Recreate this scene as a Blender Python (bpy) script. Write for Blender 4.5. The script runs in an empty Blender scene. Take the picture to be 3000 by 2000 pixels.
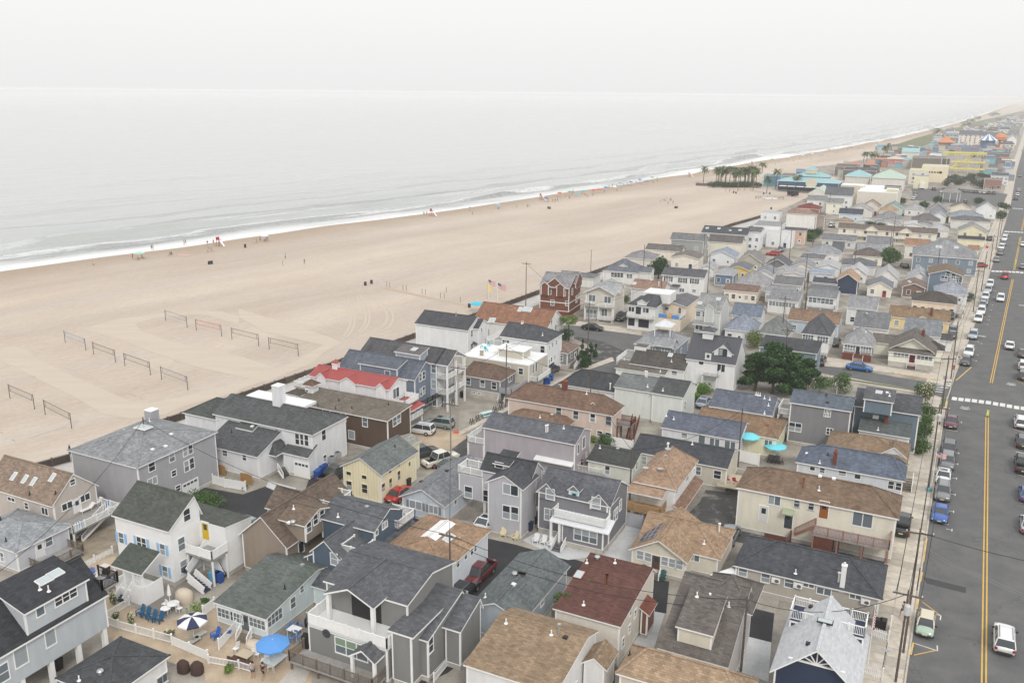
import bpy,math,random
import numpy as np
from mathutils import Matrix,Vector as VX
rdn=math.radians
random.seed(7);rng=np.random.default_rng(7)
S=bpy.context.scene
def DV(n,i,v):n.inputs[i].default_value=v
COL=S.collection
# -- camera
TH,RO,FPX,CH=rdn(15.68),rdn(0.5),2600.0,50.0
cam=bpy.data.objects.new('camera',bpy.data.cameras.new('camera'));COL.objects.link(cam)
cam.data.sensor_width=36.0;cam.data.lens=36.0*FPX/3000.0
cam.data.clip_start=1.0;cam.data.clip_end=60000.0
RM=Matrix.Rotation(math.pi/2-TH,3,'X')@Matrix.Rotation(RO,3,'Z')
cam.matrix_world=Matrix.Translation((0,0,CH))@RM.to_4x4()
S.camera=cam
S.cycles.volume_bounces=12;S.cycles.max_bounces=12
S.render.resolution_x,S.render.resolution_y=1024,682
# -- sky, sun
W=bpy.data.worlds.new('World');S.world=W;W.use_nodes=True
wn=W.node_tree;bg=wn.nodes['Background']
sky=wn.nodes.new('ShaderNodeTexSky');sky.sky_type='NISHITA';sky.sun_disc=False
SUN_EL,SUN_AZ=42.0,170.0
sky.sun_elevation=rdn(SUN_EL);sky.sun_rotation=rdn(SUN_AZ)
sky.dust_density=6.0;sky.air_density=2.0
mx=wn.nodes.new('ShaderNodeMix');mx.data_type='RGBA'
DV(mx,0,0.93)
wn.links.new(sky.outputs[0],mx.inputs[6]);tg=wn.nodes.new('ShaderNodeTexCoord');sx=wn.nodes.new('ShaderNodeSeparateXYZ');wn.links.new(tg.outputs['Generated'],sx.inputs[0])
mr=wn.nodes.new('ShaderNodeMapRange');DV(mr,1,-.02);DV(mr,2,.9);wn.links.new(sx.outputs[2],mr.inputs[0])
ra=wn.nodes.new('ShaderNodeValToRGB');wn.links.new(mr.outputs[0],ra.inputs[0])
ra.color_ramp.elements[0].color=(.885,.886,.886,1);ra.color_ramp.elements[1].color=(1.28,1.28,1.28,1)
for q_,c_ in((.022,(.89,.891,.89)),(.14,(.985,.985,.98)),(.4,(1.12,1.12,1.12))):
 e_=ra.color_ramp.elements.new(q_);e_.color=(*c_,1)
sc_=wn.nodes.new('ShaderNodeVectorMath');sc_.operation='SCALE';DV(sc_,'Scale',10.3)
wn.links.new(ra.outputs[0],sc_.inputs[0]);wn.links.new(sc_.outputs[0],mx.inputs[7])
wn.links.new(mx.outputs[2],bg.inputs[0]);DV(bg,1,0.1)
sun=bpy.data.objects.new('sun',bpy.data.lights.new('sun','SUN'));COL.objects.link(sun)
sun.data.energy=1.5;sun.data.angle=rdn(14);sun.data.color=(1.0,0.965,0.92)
az=rdn(SUN_AZ)
sd=VX((math.sin(az)*math.cos(rdn(SUN_EL)),math.cos(az)*math.cos(rdn(SUN_EL)),math.sin(rdn(SUN_EL))))
sun.rotation_euler=sd.to_track_quat('Z','Y').to_euler()
S.view_settings.view_transform='Standard';S.view_settings.look='None'
S.view_settings.exposure=0.0;S.view_settings.gamma=1.0
# -- helpers
def ray(px,py):return RM@VX(((px-1500)/FPX,-(py-1000)/FPX,-1.0))
def P(px,py,z=0.0):
 d=ray(px,py);t=(z-CH)/d.z
 return VX((d.x*t,d.y*t,z))
FR=[0.0,0.0,1.0]
def F(ox,oy,s):FR[:]=[ox,oy,s]
def fx(p):return(FR[0]+p[0]/FR[2],FR[1]+p[1]/FR[2])
def G(x,y,z=0.0):q=fx((x,y));return P(q[0],q[1],z)
def zat(top,base):
 b=fx(base);g=P(b[0],b[1]);d=ray(*fx(top))
 return CH+d.z*math.hypot(g.x,g.y)/math.hypot(d.x,d.y)
def lin(c):return tuple(((x/255)/12.92 if x/255<=.04045 else((x/255+.055)/1.055)**2.4)for x in c)
class MB:
 def __init__(s):s.v=[];s.f=[];s.m=[]
 def poly(s,pts,m=0):
  b=len(s.v);s.v+=[tuple(p)for p in pts];s.f.append(tuple(range(b,b+len(pts))));s.m.append(m)
 def box(s,x0,y0,z0,x1,y1,z1,m=0,skip=''):
  b=len(s.v)
  s.v+=[(x0,y0,z0),(x1,y0,z0),(x1,y1,z0),(x0,y1,z0),(x0,y0,z1),(x1,y0,z1),(x1,y1,z1),(x0,y1,z1)]
  fs={'b':(0,3,2,1),'t':(4,5,6,7),'f':(0,1,5,4),'r':(1,2,6,5),'k':(2,3,7,6),'l':(3,0,4,7)}
  for k,f in fs.items():
   if k not in skip:s.f.append(tuple(b+i for i in f));s.m.append(m)
 def bar(s,p,q,w,h=None,m=0):
  h=h or w;p=VX(p);q=VX(q);d=(q-p)
  if d.length<1e-6:return
  d.normalize();up=VX((0,0,1))if abs(d.z)<.95 else VX((1,0,0))
  a=d.cross(up).normalized()*w/2;c=d.cross(a).normalized()*h/2
  b=len(s.v)
  for o in(p,q):
   for k in((-1,-1),(1,-1),(1,1),(-1,1)):s.v.append(tuple(o+a*k[0]+c*k[1]))
  for f in((0,1,2,3),(7,6,5,4),(0,4,5,1),(1,5,6,2),(2,6,7,3),(3,7,4,0)):
   s.f.append(tuple(b+i for i in f));s.m.append(m)
 def tube(s,p,q,r0,r1=None,n=8,m=0,cap=True):
  r1=r0 if r1 is None else r1;p=VX(p);q=VX(q);d=(q-p).normalized()
  up=VX((0,0,1))if abs(d.z)<.95 else VX((1,0,0))
  a=d.cross(up).normalized();c=d.cross(a).normalized();b=len(s.v)
  for o,r in((p,r0),(q,r1)):
   for i in range(n):
    t=2*math.pi*i/n;s.v.append(tuple(o+a*r*math.cos(t)+c*r*math.sin(t)))
  for i in range(n):
   j=(i+1)%n;s.f.append((b+i,b+j,b+n+j,b+n+i));s.m.append(m)
  if cap:s.f.append(tuple(b+i for i in range(n))[::-1]);s.f.append(tuple(b+n+i for i in range(n)));s.m+=[m,m]
 def lathe(s,c,prof,n=12,m=0):
  b=len(s.v)
  for r,z in prof:
   for i in range(n):
    t=2*math.pi*i/n;s.v.append((c[0]+r*math.cos(t),c[1]+r*math.sin(t),c[2]+z))
  for k in range(len(prof)-1):
   for i in range(n):
    j=(i+1)%n;s.f.append((b+k*n+i,b+k*n+j,b+(k+1)*n+j,b+(k+1)*n+i));s.m.append(m)
 def mesh(s,name,mats,smooth=False,uv=True):
  me=bpy.data.meshes.new(name);me.from_pydata(s.v,[],s.f)
  for mt in(mats if isinstance(mats,(list,tuple))else[mats]):me.materials.append(mt)
  if max(s.m,default=0):me.polygons.foreach_set('material_index',s.m)
  if smooth:me.polygons.foreach_set('use_smooth',[True]*len(s.f))
  if uv and s.f:
   co=np.array(s.v,dtype=float);L=me.uv_layers.new(name='UVMap');out=np.empty((len(me.loops),2));k=0
   for f in s.f:
    a,b_,c=co[f[0]],co[f[1]],co[f[2]]
    n=np.cross(b_-a,c-a);ln=np.linalg.norm(n);n=n/ln if ln>1e-12 else np.array([0,0,1.])
    if n[2]<0 and abs(n[2])>.05:n=-n
    t=np.array([-n[1],n[0],0.]);lt=np.linalg.norm(t)
    t=t/lt if lt>.02 else np.array([1.,0,0]);sv=np.cross(n,t)
    p=co[list(f)];out[k:k+len(f),0]=p@t;out[k:k+len(f),1]=p@sv;k+=len(f)
   L.data.foreach_set('uv',out.ravel())
  me.validate();return me
 def bd(s,name,mats,parent=None,smooth=False,loc=None):
  return link(name,s.mesh(name,mats,smooth),parent,loc)
def link(name,me,parent=None,loc=None,rz=0.0):
 o=bpy.data.objects.new(name,me);COL.objects.link(o)
 if parent is not None:o.parent=parent
 if loc is not None:o.location=loc
 if rz:o.rotation_euler=(0,0,rz)
 return o
def tag(o,label=None,cat=None,group=None,kind=None):
 if label:o['label']=label
 if cat:o['category']=cat
 if group:o['group']=group
 if kind:o['kind']=kind
 return o
def TG(name,label,cat,loc=(0,0,0),rz=0.0,group=None):
 o=bpy.data.objects.new(name,None);COL.objects.link(o);o.empty_display_size=.2
 o.location=loc;o.rotation_euler=(0,0,rz);return tag(o,label,cat,group)
 # -- materials
MC={}
def mat(name,col,rough=.7,metal=0.0,spec=.3,noise=0.0,nscale=2.0,bump=0.0,bscale=40.0,key=None,obj=False):
 k=key or(name,col,rough,metal,noise)
 if k in MC:return MC[k]
 m=bpy.data.materials.new(name);m.use_nodes=True;nt=m.node_tree;b=nt.nodes['Principled BSDF']
 DV(b,'Base Color',(*col,1));DV(b,'Roughness',rough)
 DV(b,'Metallic',metal);DV(b,'Specular IOR Level',spec)
 if noise or bump:
  tc=nt.nodes.new('ShaderNodeTexCoord')
 if noise:
  n=nt.nodes.new('ShaderNodeTexNoise');DV(n,'Scale',nscale);DV(n,'Detail',6)
  nt.links.new(tc.outputs['Object'],n.inputs['Vector'])
  r=nt.nodes.new('ShaderNodeMapRange');DV(r,1,.3);DV(r,2,.7)
  DV(r,3,1-noise);DV(r,4,1+noise*.7)
  nt.links.new(n.outputs[0],r.inputs[0])
  v=nt.nodes.new('ShaderNodeVectorMath');v.operation='SCALE';DV(v,0,col)
  nt.links.new(r.outputs[0],v.inputs['Scale']);nt.links.new(v.outputs[0],b.inputs['Base Color'])
 if bump:
  n=nt.nodes.new('ShaderNodeTexNoise');DV(n,'Scale',bscale);DV(n,'Detail',4)
  nt.links.new(tc.outputs['Object'],n.inputs['Vector'])
  bp=nt.nodes.new('ShaderNodeBump');DV(bp,'Strength',bump);DV(bp,'Distance',.05)
  nt.links.new(n.outputs[0],bp.inputs['Height']);nt.links.new(bp.outputs[0],b.inputs['Normal'])
 MC[k]=m;return m
def N(nt,t,**kw):
 n=nt.nodes.new(t)
 for k,v in kw.items():setattr(n,k,v)
 return n
def shg(c,var=.22,stain=.28,green=0.0):
 """asphalt shingle roof: tabs in courses (UV in metres), blotches, faint run-off streaks"""
 k=('sh',c,var,green)
 if k in MC:return MC[k]
 m=bpy.data.materials.new('shingle_roof');m.use_nodes=True;nt=m.node_tree;b=nt.nodes['Principled BSDF'];L=nt.links.new
 DV(b,'Roughness',.92);DV(b,'Specular IOR Level',.25)
 tc=N(nt,'ShaderNodeTexCoord');uv=tc.outputs['UV']
 br=N(nt,'ShaderNodeTexBrick');br.offset=.37;br.offset_frequency=2;br.squash=1.0
 c=tuple(c);var=var*(.45 if sum(c)>1.1 else 1);stain=stain*(.35 if sum(c)>1.1 else 1);mo=.85 if sum(c)>1.1 else.62
 DV(br,'Color1',(*[x*(1+var)for x in c],1));DV(br,'Color2',(*[x*(1-var)for x in c],1))
 DV(br,'Mortar',(*[x*mo for x in c],1))
 DV(br,'Scale',1);DV(br,'Brick Width',.46);DV(br,'Row Height',.21)
 DV(br,'Mortar Size',.016);DV(br,'Mortar Smooth',.6);DV(br,'Bias',0)
 L(uv,br.inputs['Vector'])
 n1=N(nt,'ShaderNodeTexNoise');DV(n1,'Scale',.45);DV(n1,'Detail',5);L(tc.outputs['Object'],n1.inputs['Vector'])
 mp=N(nt,'ShaderNodeMapping');DV(mp,'Scale',(1.6,.22,1));L(uv,mp.inputs['Vector'])
 n2=N(nt,'ShaderNodeTexNoise');DV(n2,'Scale',1.0);DV(n2,'Detail',4);L(mp.outputs[0],n2.inputs['Vector'])
 n3=N(nt,'ShaderNodeTexNoise');DV(n3,'Scale',9);DV(n3,'Detail',3);L(uv,n3.inputs['Vector'])
 a=N(nt,'ShaderNodeMath',operation='ADD');L(n1.outputs[0],a.inputs[0]);L(n2.outputs[0],a.inputs[1])
 a2=N(nt,'ShaderNodeMath',operation='MULTIPLY_ADD');L(n3.outputs[0],a2.inputs[0]);DV(a2,1,.5);L(a.outputs[0],a2.inputs[2])
 r=N(nt,'ShaderNodeMapRange');DV(r,1,.85);DV(r,2,1.65);DV(r,3,1-stain);DV(r,4,1+stain*.8)
 L(a2.outputs[0],r.inputs[0])
 v=N(nt,'ShaderNodeVectorMath',operation='SCALE');L(br.outputs['Color'],v.inputs[0]);L(r.outputs[0],v.inputs['Scale'])
 out=v.outputs[0]
 if green:
  gm=N(nt,'ShaderNodeMix',data_type='RGBA');gr=N(nt,'ShaderNodeMapRange');DV(gr,1,.45);DV(gr,2,.75);DV(gr,4,green)
  L(n2.outputs[0],gr.inputs[0]);L(gr.outputs[0],gm.inputs[0]);L(out,gm.inputs[6]);DV(gm,7,(.035,.055,.03,1));out=gm.outputs[2]
 L(out,b.inputs['Base Color'])
 bp=N(nt,'ShaderNodeBump');DV(bp,'Strength',.5);DV(bp,'Distance',.02)
 L(br.outputs['Fac'],bp.inputs['Height']);bp.invert=True;L(bp.outputs[0],b.inputs['Normal'])
 MC[k]=m;return m
def sdg(c,row=.17,vert=False,dirt=.08):
 k=('sd',c,row,vert)
 if k in MC:return MC[k]
 m=bpy.data.materials.new('siding');m.use_nodes=True;nt=m.node_tree;b=nt.nodes['Principled BSDF'];L=nt.links.new
 DV(b,'Roughness',.62);DV(b,'Specular IOR Level',.3)
 tc=N(nt,'ShaderNodeTexCoord');sp=N(nt,'ShaderNodeSeparateXYZ');L(tc.outputs['UV'],sp.inputs[0])
 md=N(nt,'ShaderNodeMath',operation='DIVIDE');L(sp.outputs[0 if vert else 1],md.inputs[0]);DV(md,1,row)
 fr=N(nt,'ShaderNodeMath',operation='FRACT');L(md.outputs[0],fr.inputs[0])
 g=N(nt,'ShaderNodeMapRange');DV(g,1,0);DV(g,2,.14);DV(g,3,.6);DV(g,4,1.0)  # thin dark line at each lap: the boards' shadow line painted into the colour
 L(fr.outputs[0],g.inputs[0])
 n1=N(nt,'ShaderNodeTexNoise');DV(n1,'Scale',1);DV(n1,'Detail',6);mp=N(nt,'ShaderNodeMapping');DV(mp,'Scale',(1.5,1.5,.35));L(tc.outputs['Object'],mp.inputs['Vector']);L(mp.outputs[0],n1.inputs['Vector'])
 r=N(nt,'ShaderNodeMapRange');DV(r,1,.3);DV(r,2,.7);DV(r,3,1-dirt);DV(r,4,1+dirt*.6);L(n1.outputs[0],r.inputs[0])
 mm=N(nt,'ShaderNodeMath',operation='MULTIPLY');L(g.outputs[0],mm.inputs[0]);L(r.outputs[0],mm.inputs[1])
 v=N(nt,'ShaderNodeVectorMath',operation='SCALE');DV(v,0,c);L(mm.outputs[0],v.inputs['Scale']);L(v.outputs[0],b.inputs['Base Color'])
 bp=N(nt,'ShaderNodeBump');DV(bp,'Strength',.5);DV(bp,'Distance',.02);L(fr.outputs[0],bp.inputs['Height']);L(bp.outputs[0],b.inputs['Normal'])
 MC[k]=m;return m
def smt(c):
 k=('sm',c)
 if k in MC:return MC[k]
 m=mat('painted_metal_roof',c,.45,.0,.5,.06,.6,key=k);return m
def gmt(name,c1,c2,scale,detail=8,rough=.95,bump=.2,fine=25.0,stretch=None,cracks=0.0,lo=.35,hi=.65,finev=.12):
 k=(name,c1)
 if k in MC:return MC[k]
 m=bpy.data.materials.new(name);m.use_nodes=True;nt=m.node_tree;b=nt.nodes['Principled BSDF'];L=nt.links.new
 DV(b,'Roughness',rough);DV(b,'Specular IOR Level',.2)
 tc=N(nt,'ShaderNodeTexCoord');vec=tc.outputs['Object']
 if stretch:
  mp=N(nt,'ShaderNodeMapping');DV(mp,'Rotation',(0,0,stretch[0]));DV(mp,'Scale',(stretch[1],stretch[2],1))
  L(vec,mp.inputs['Vector']);vs=mp.outputs[0]
 else:vs=vec
 n1=N(nt,'ShaderNodeTexNoise');DV(n1,'Scale',scale);DV(n1,'Detail',detail);DV(n1,'Roughness',.6);L(vs,n1.inputs['Vector'])
 n2=N(nt,'ShaderNodeTexNoise');DV(n2,'Scale',fine);DV(n2,'Detail',4);L(vec,n2.inputs['Vector'])
 r=N(nt,'ShaderNodeMapRange');DV(r,1,lo);DV(r,2,hi);L(n1.outputs[0],r.inputs[0])
 mxx=N(nt,'ShaderNodeMix',data_type='RGBA');L(r.outputs[0],mxx.inputs[0]);DV(mxx,6,(*c1,1));DV(mxx,7,(*c2,1))
 r2=N(nt,'ShaderNodeMapRange');DV(r2,1,.3);DV(r2,2,.7);DV(r2,3,1-finev);DV(r2,4,1+finev);L(n2.outputs[0],r2.inputs[0])
 v=N(nt,'ShaderNodeVectorMath',operation='SCALE');L(mxx.outputs[2],v.inputs[0]);L(r2.outputs[0],v.inputs['Scale']);out=v.outputs[0]
 if cracks:
  vo=N(nt,'ShaderNodeTexVoronoi',feature='DISTANCE_TO_EDGE');DV(vo,'Scale',.09)
  dn=N(nt,'ShaderNodeTexNoise');DV(dn,'Scale',.5);DV(dn,'Detail',6);L(vec,dn.inputs['Vector'])
  ad=N(nt,'ShaderNodeVectorMath',operation='MULTIPLY_ADD');L(dn.outputs['Color'],ad.inputs[0]);DV(ad,1,(5,5,0));L(vec,ad.inputs[2]);L(ad.outputs[0],vo.inputs['Vector'])
  cr=N(nt,'ShaderNodeMapRange');DV(cr,1,0);DV(cr,2,.006);DV(cr,3,1-cracks);DV(cr,4,1);L(vo.outputs['Distance'],cr.inputs[0])
  v2=N(nt,'ShaderNodeVectorMath',operation='SCALE');L(out,v2.inputs[0]);L(cr.outputs[0],v2.inputs['Scale']);out=v2.outputs[0]
 L(out,b.inputs['Base Color'])
 if bump:
  bp=N(nt,'ShaderNodeBump');DV(bp,'Strength',bump);DV(bp,'Distance',.05);L(n2.outputs[0],bp.inputs['Height']);L(bp.outputs[0],b.inputs['Normal'])
 MC[k]=m;return m
WT=mat('white_trim',(.79,.79,.78),.5,noise=.05)
GLD=mat('dark_glass',(.03,.04,.05),.12,0,.6)
GLE=mat('window_blind',(.30,.33,.35),.3,0,.5)
GLC=mat('curtained_glass',(.13,.16,.18),.2,0,.5)
GLASSG=mat('green_blind_glass',(.2,.28,.2),.3,0,.5)
BLACK=mat('black_paint',(.02,.02,.022),.5)
CONC=gmt('concrete',(.38,.36,.33),(.52,.49,.44),.6,fine=8)
WOODD=mat('weathered_wood',(.17,.14,.11),.9,noise=.25,nscale=3)
WOODL=mat('tan_timber',(.36,.23,.12),.8,noise=.2,nscale=3)
BRICKM=mat('red_brick',(.16,.055,.04),.9,noise=.25,nscale=8)
STEEL=mat('galvanised_steel',(.45,.46,.46),.4,.6)
RUST=mat('rusty_metal',(.25,.08,.03),.8,noise=.3)
# -- haze
hz=MB();hz.box(-3500,-60,-3,6500,9000,CH+1.2)
me=hz.mesh('haze',[],uv=False);hm=bpy.data.materials.new('haze');hm.use_nodes=True
for n in list(hm.node_tree.nodes):
 if n.type=='BSDF_PRINCIPLED':hm.node_tree.nodes.remove(n)
pv=hm.node_tree.nodes.new('ShaderNodeVolumePrincipled');DV(pv,'Color',(.925,.93,.935,1));DV(pv,'Density',.0002)
hm.node_tree.links.new(pv.outputs[0],hm.node_tree.nodes['Material Output'].inputs['Volume'])
me.materials.append(hm);hz=link('haze',me);tag(hz,kind='stuff')
# -- ground
TOWN=gmt('town_ground',(.20,.185,.165),(.36,.33,.285),.22,fine=5,lo=.38,hi=.62,finev=.1)
ASPH=gmt('asphalt',(.104,.105,.108),(.146,.145,.143),.35,fine=14,cracks=.28,lo=.3,hi=.7,rough=.9)
ASPN=gmt('fresh_asphalt',(.034,.034,.038),(.050,.049,.052),.5,fine=10,lo=.3,hi=.7)
ASPO=gmt('patched_asphalt',(.075,.075,.075),(.24,.225,.20),.5,fine=6,lo=.52,hi=.68,cracks=.3)
GRVL=gmt('gravel',(.26,.24,.21),(.36,.33,.28),.5,fine=18,finev=.25)
PATIO=gmt('tan_patio',(.36,.28,.20),(.48,.39,.29),.4,fine=9)
SIDEW=gmt('pavement_concrete',(.40,.365,.31),(.55,.50,.43),.8,fine=7,finev=.08)
PALEC=gmt('pale_concrete',(.44,.45,.46),(.54,.545,.55),.5,fine=7)
SEAWP=gmt('walkway_pavers',(.42,.40,.385),(.52,.50,.48),.5,fine=6)
g=MB();g.box(-900,-60,-2.0,7500,9800,-1.4);tag(g.bd('ground',TOWN),kind='structure')
def sheet(name,pts,z,m,kind='structure',fr=True):
 w=[G(p[0],p[1],z)if fr else VX((p[0],p[1],z))for p in pts];b=MB();b.poly(w);o=b.bd(name,m)
 if sum((w[i].x*w[(i+1)%len(w)].y-w[(i+1)%len(w)].x*w[i].y)for i in range(len(w)))<0:o.data.flip_normals()
 return tag(o,kind=kind)
 # shoreline and seawall, read off the photo
shore_px=[(0,796),(136,777),(289,753),(391,739),(578,716),(800,687),(936,663),(1106,643),(1276,621),(1446,597),(1600,576.5),(1950,519),(2065,501),(2180,481),(2348,454),(2450,437),(2577,413),(2705,386),(2790,366),(2870,340),(2930,318)]
SH=[P(x,y)for x,y in shore_px];SH=[SH[0]+(SH[0]-SH[1]).normalized()*1200]+SH
dl=(P(2930,318)-P(2790,366)).normalized();SH=SH+[SH[-1]+dl*900,SH[-1]+dl*5500,SH[-1]+dl*26000]
def resample(pts,ss):
 L=[0]
 for a,b in zip(pts,pts[1:]):L.append(L[-1]+(b-a).length)
 X=np.interp(ss,L,[p.x for p in pts]);Y=np.interp(ss,L,[p.y for p in pts]);return X,Y,L[-1]
def smooth(a,k):
 for _ in range(k):a=np.concatenate([a[:1],(a[:-2]+2*a[1:-1]+a[2:])/4,a[-1:]])
 return a
s_near=np.arange(1000,2300,3.0);ss=np.concatenate([np.linspace(0,1000,40,endpoint=False),s_near,2300*1.03**np.arange(0,90)])
_,_,LT=resample(SH,[0]);ss=ss[ss<LT]
X,Y,_=resample(SH,ss);X,Y=smooth(X,14),smooth(Y,14)
nz=rng.normal(size=len(ss));nz=smooth(nz,40)*6
nz[:40]=0
tx,ty=np.gradient(X,ss),np.gradient(Y,ss);ln=np.hypot(tx,ty);nx,ny=-ty/ln,tx/ln
nx,ny=smooth(nx,30),smooth(ny,30)
def gridmesh(name,ds,zf,mtl,off=None,uvs=True):
 n,k=len(ss),len(ds);D,SS=np.meshgrid(ds,ss);sh=(nz if off is None else off)[:,None]
 PX=X[:,None]+nx[:,None]*(D+sh);PY=Y[:,None]+ny[:,None]*(D+sh);PZ=zf(SS,D)
 v=np.stack([PX,PY,PZ],-1).reshape(-1,3);i=np.arange(n-1)[:,None]*k+np.arange(k-1)[None,:];i=i.ravel()
 f=np.stack([i,i+k,i+k+1,i+1],-1)[:,::-1]
 me=bpy.data.meshes.new(name);me.vertices.add(len(v));me.vertices.foreach_set('co',v.ravel());me.loops.add(f.size);me.loops.foreach_set('vertex_index',f.ravel())
 me.polygons.add(len(f));me.polygons.foreach_set('loop_start',np.arange(0,f.size,4));me.polygons.foreach_set('loop_total',np.full(len(f),4));me.update(calc_edges=True)
 uv=me.uv_layers.new(name='UVMap');U=np.stack([SS,D],-1).reshape(-1,2)[f.ravel()];uv.data.foreach_set('uv',U.ravel().astype(float))
 me.polygons.foreach_set('use_smooth',[True]*len(f));me.materials.append(mtl)
 if me.polygons[0].normal.z<0:me.flip_normals()
 return tag(link(name,me),kind='structure')
 # sea material: pale water, foam near the shore (UV = metres along and off the shore)
def sea_material():
 m=bpy.data.materials.new('sea_water');m.use_nodes=True;nt=m.node_tree;b=nt.nodes['Principled BSDF'];L=nt.links.new
 tc=N(nt,'ShaderNodeTexCoord');sp=N(nt,'ShaderNodeSeparateXYZ');L(tc.outputs['UV'],sp.inputs[0]);d=sp.outputs[1]
 def noise(scx,scy,sc,det=5,ro=.55):
  mp=N(nt,'ShaderNodeMapping');DV(mp,'Scale',(scx,scy,1));L(tc.outputs['UV'],mp.inputs['Vector'])
  n=N(nt,'ShaderNodeTexNoise');DV(n,'Scale',sc);DV(n,'Detail',det);DV(n,'Roughness',ro);L(mp.outputs[0],n.inputs['Vector']);return n.outputs[0]
 def mr(x,a,c,o0=0.,o1=1.):
  r=N(nt,'ShaderNodeMapRange');DV(r,1,a);DV(r,2,c);DV(r,3,o0);DV(r,4,o1);L(x,r.inputs[0]);return r.outputs[0]
 def mt(op,a,c,e=None):
  r=N(nt,'ShaderNodeMath',operation=op)
  for i,q in enumerate((a,c,e)):
   if q is None:continue
   if isinstance(q,(int,float)):DV(r,i,q)
   else:L(q,r.inputs[i])
  return r.outputs[0]
 n1=noise(.012,.05,1,6);n2=noise(.05,.22,1,6);n3=noise(.3,.6,1,5,.65)
 # wash: solid white by the shore, breaking up seaward
 edge=mt('ADD',d,mt('MULTIPLY',mt('SUBTRACT',n1,.5),46));edge=mt('ADD',edge,mt('MULTIPLY',mt('SUBTRACT',n3,.5),16))
 f1=mt('MULTIPLY',mr(edge,3,19,1,0),mr(n3,.3,.6,.72,1))
 lines=mr(mt('ADD',mt('SINE',mt('ADD',mt('MULTIPLY',d,.30),mt('MULTIPLY',n1,14)),0),mt('MULTIPLY',n3,1.2)),1.3,1.7);f2=mt('MULTIPLY',lines,mr(d,60,18,0,.75))
 foam=mt('MAXIMUM',f1,f2);foam=mt('MINIMUM',foam,1)
 deep=mr(d,10,160);mxc=N(nt,'ShaderNodeMix',data_type='RGBA');L(deep,mxc.inputs[0]);DV(mxc,6,(.33,.345,.33,1));DV(mxc,7,(.385,.395,.395,1))
 v=N(nt,'ShaderNodeVectorMath',operation='SCALE');L(mxc.outputs[2],v.inputs[0]);turb=mt('MULTIPLY',mr(mt('SINE',mt('ADD',mt('MULTIPLY',d,.19),mt('MULTIPLY',n1,9)),0),.55,.97),mr(d,150,22,0,.5));L(mt('SUBTRACT',mr(n2,.3,.7,.93,1.05),turb),v.inputs['Scale'])  # turb: shaded wave faces painted into the water colour as dark bands
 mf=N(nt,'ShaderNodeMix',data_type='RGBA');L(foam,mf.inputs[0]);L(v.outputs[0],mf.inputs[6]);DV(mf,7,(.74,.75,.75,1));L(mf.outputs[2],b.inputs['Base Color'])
 L(mr(foam,0,1,.22,.8),b.inputs['Roughness']);DV(b,'IOR',1.75);DV(b,'Specular IOR Level',.5)
 hsum=mt('ADD',mt('MULTIPLY',n1,3.2),mt('ADD',mt('MULTIPLY',n2,1.2),mt('MULTIPLY',n3,.35)))
 bp=N(nt,'ShaderNodeBump');DV(bp,'Strength',.8);DV(bp,'Distance',.5);L(hsum,bp.inputs['Height']);L(bp.outputs[0],b.inputs['Normal'])
 return m
_k=rng.uniform(0,6.28,16)
def wobble(s,a=1.0):
 return sum(np.sin(s/l+_k[i])*w for i,(l,w)in enumerate(((61,1),(23,.7),(140,1.2),(9.5,.35))))*a
def seaz(s,d):
 z=-.30+0*s
 ph=wobble(s,2.2)
 crest=lambda d0,w,h,i:h*np.exp(-((d-d0-ph*(1+.4*i)-4*np.sin(s/170+i))/w)**2)*np.clip(.25+.8*np.sin(s/(58+17*i)+i*2.1+1)+.45*np.sin(s/(19+3*i)+i),0,1.2)
 z=z+crest(19,1.9,1.3,0)+crest(34,2.6,1.9,1)+crest(60,3.6,1.2,2)+crest(98,5,1.0,3)+crest(145,6,.9,4)+crest(205,7,.8,5)+crest(290,9,.8,6)
 z=z+.10*np.sin(d/7+ph*.5)*(d>20)*(d<600)
 return z
ds=np.concatenate([np.arange(-4,90,1.1),90*1.035**np.arange(0,60),[1200,2000,3500,6000,12000,26000]]);ds=np.unique(ds)
gridmesh('sea',ds,seaz,sea_material())
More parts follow.
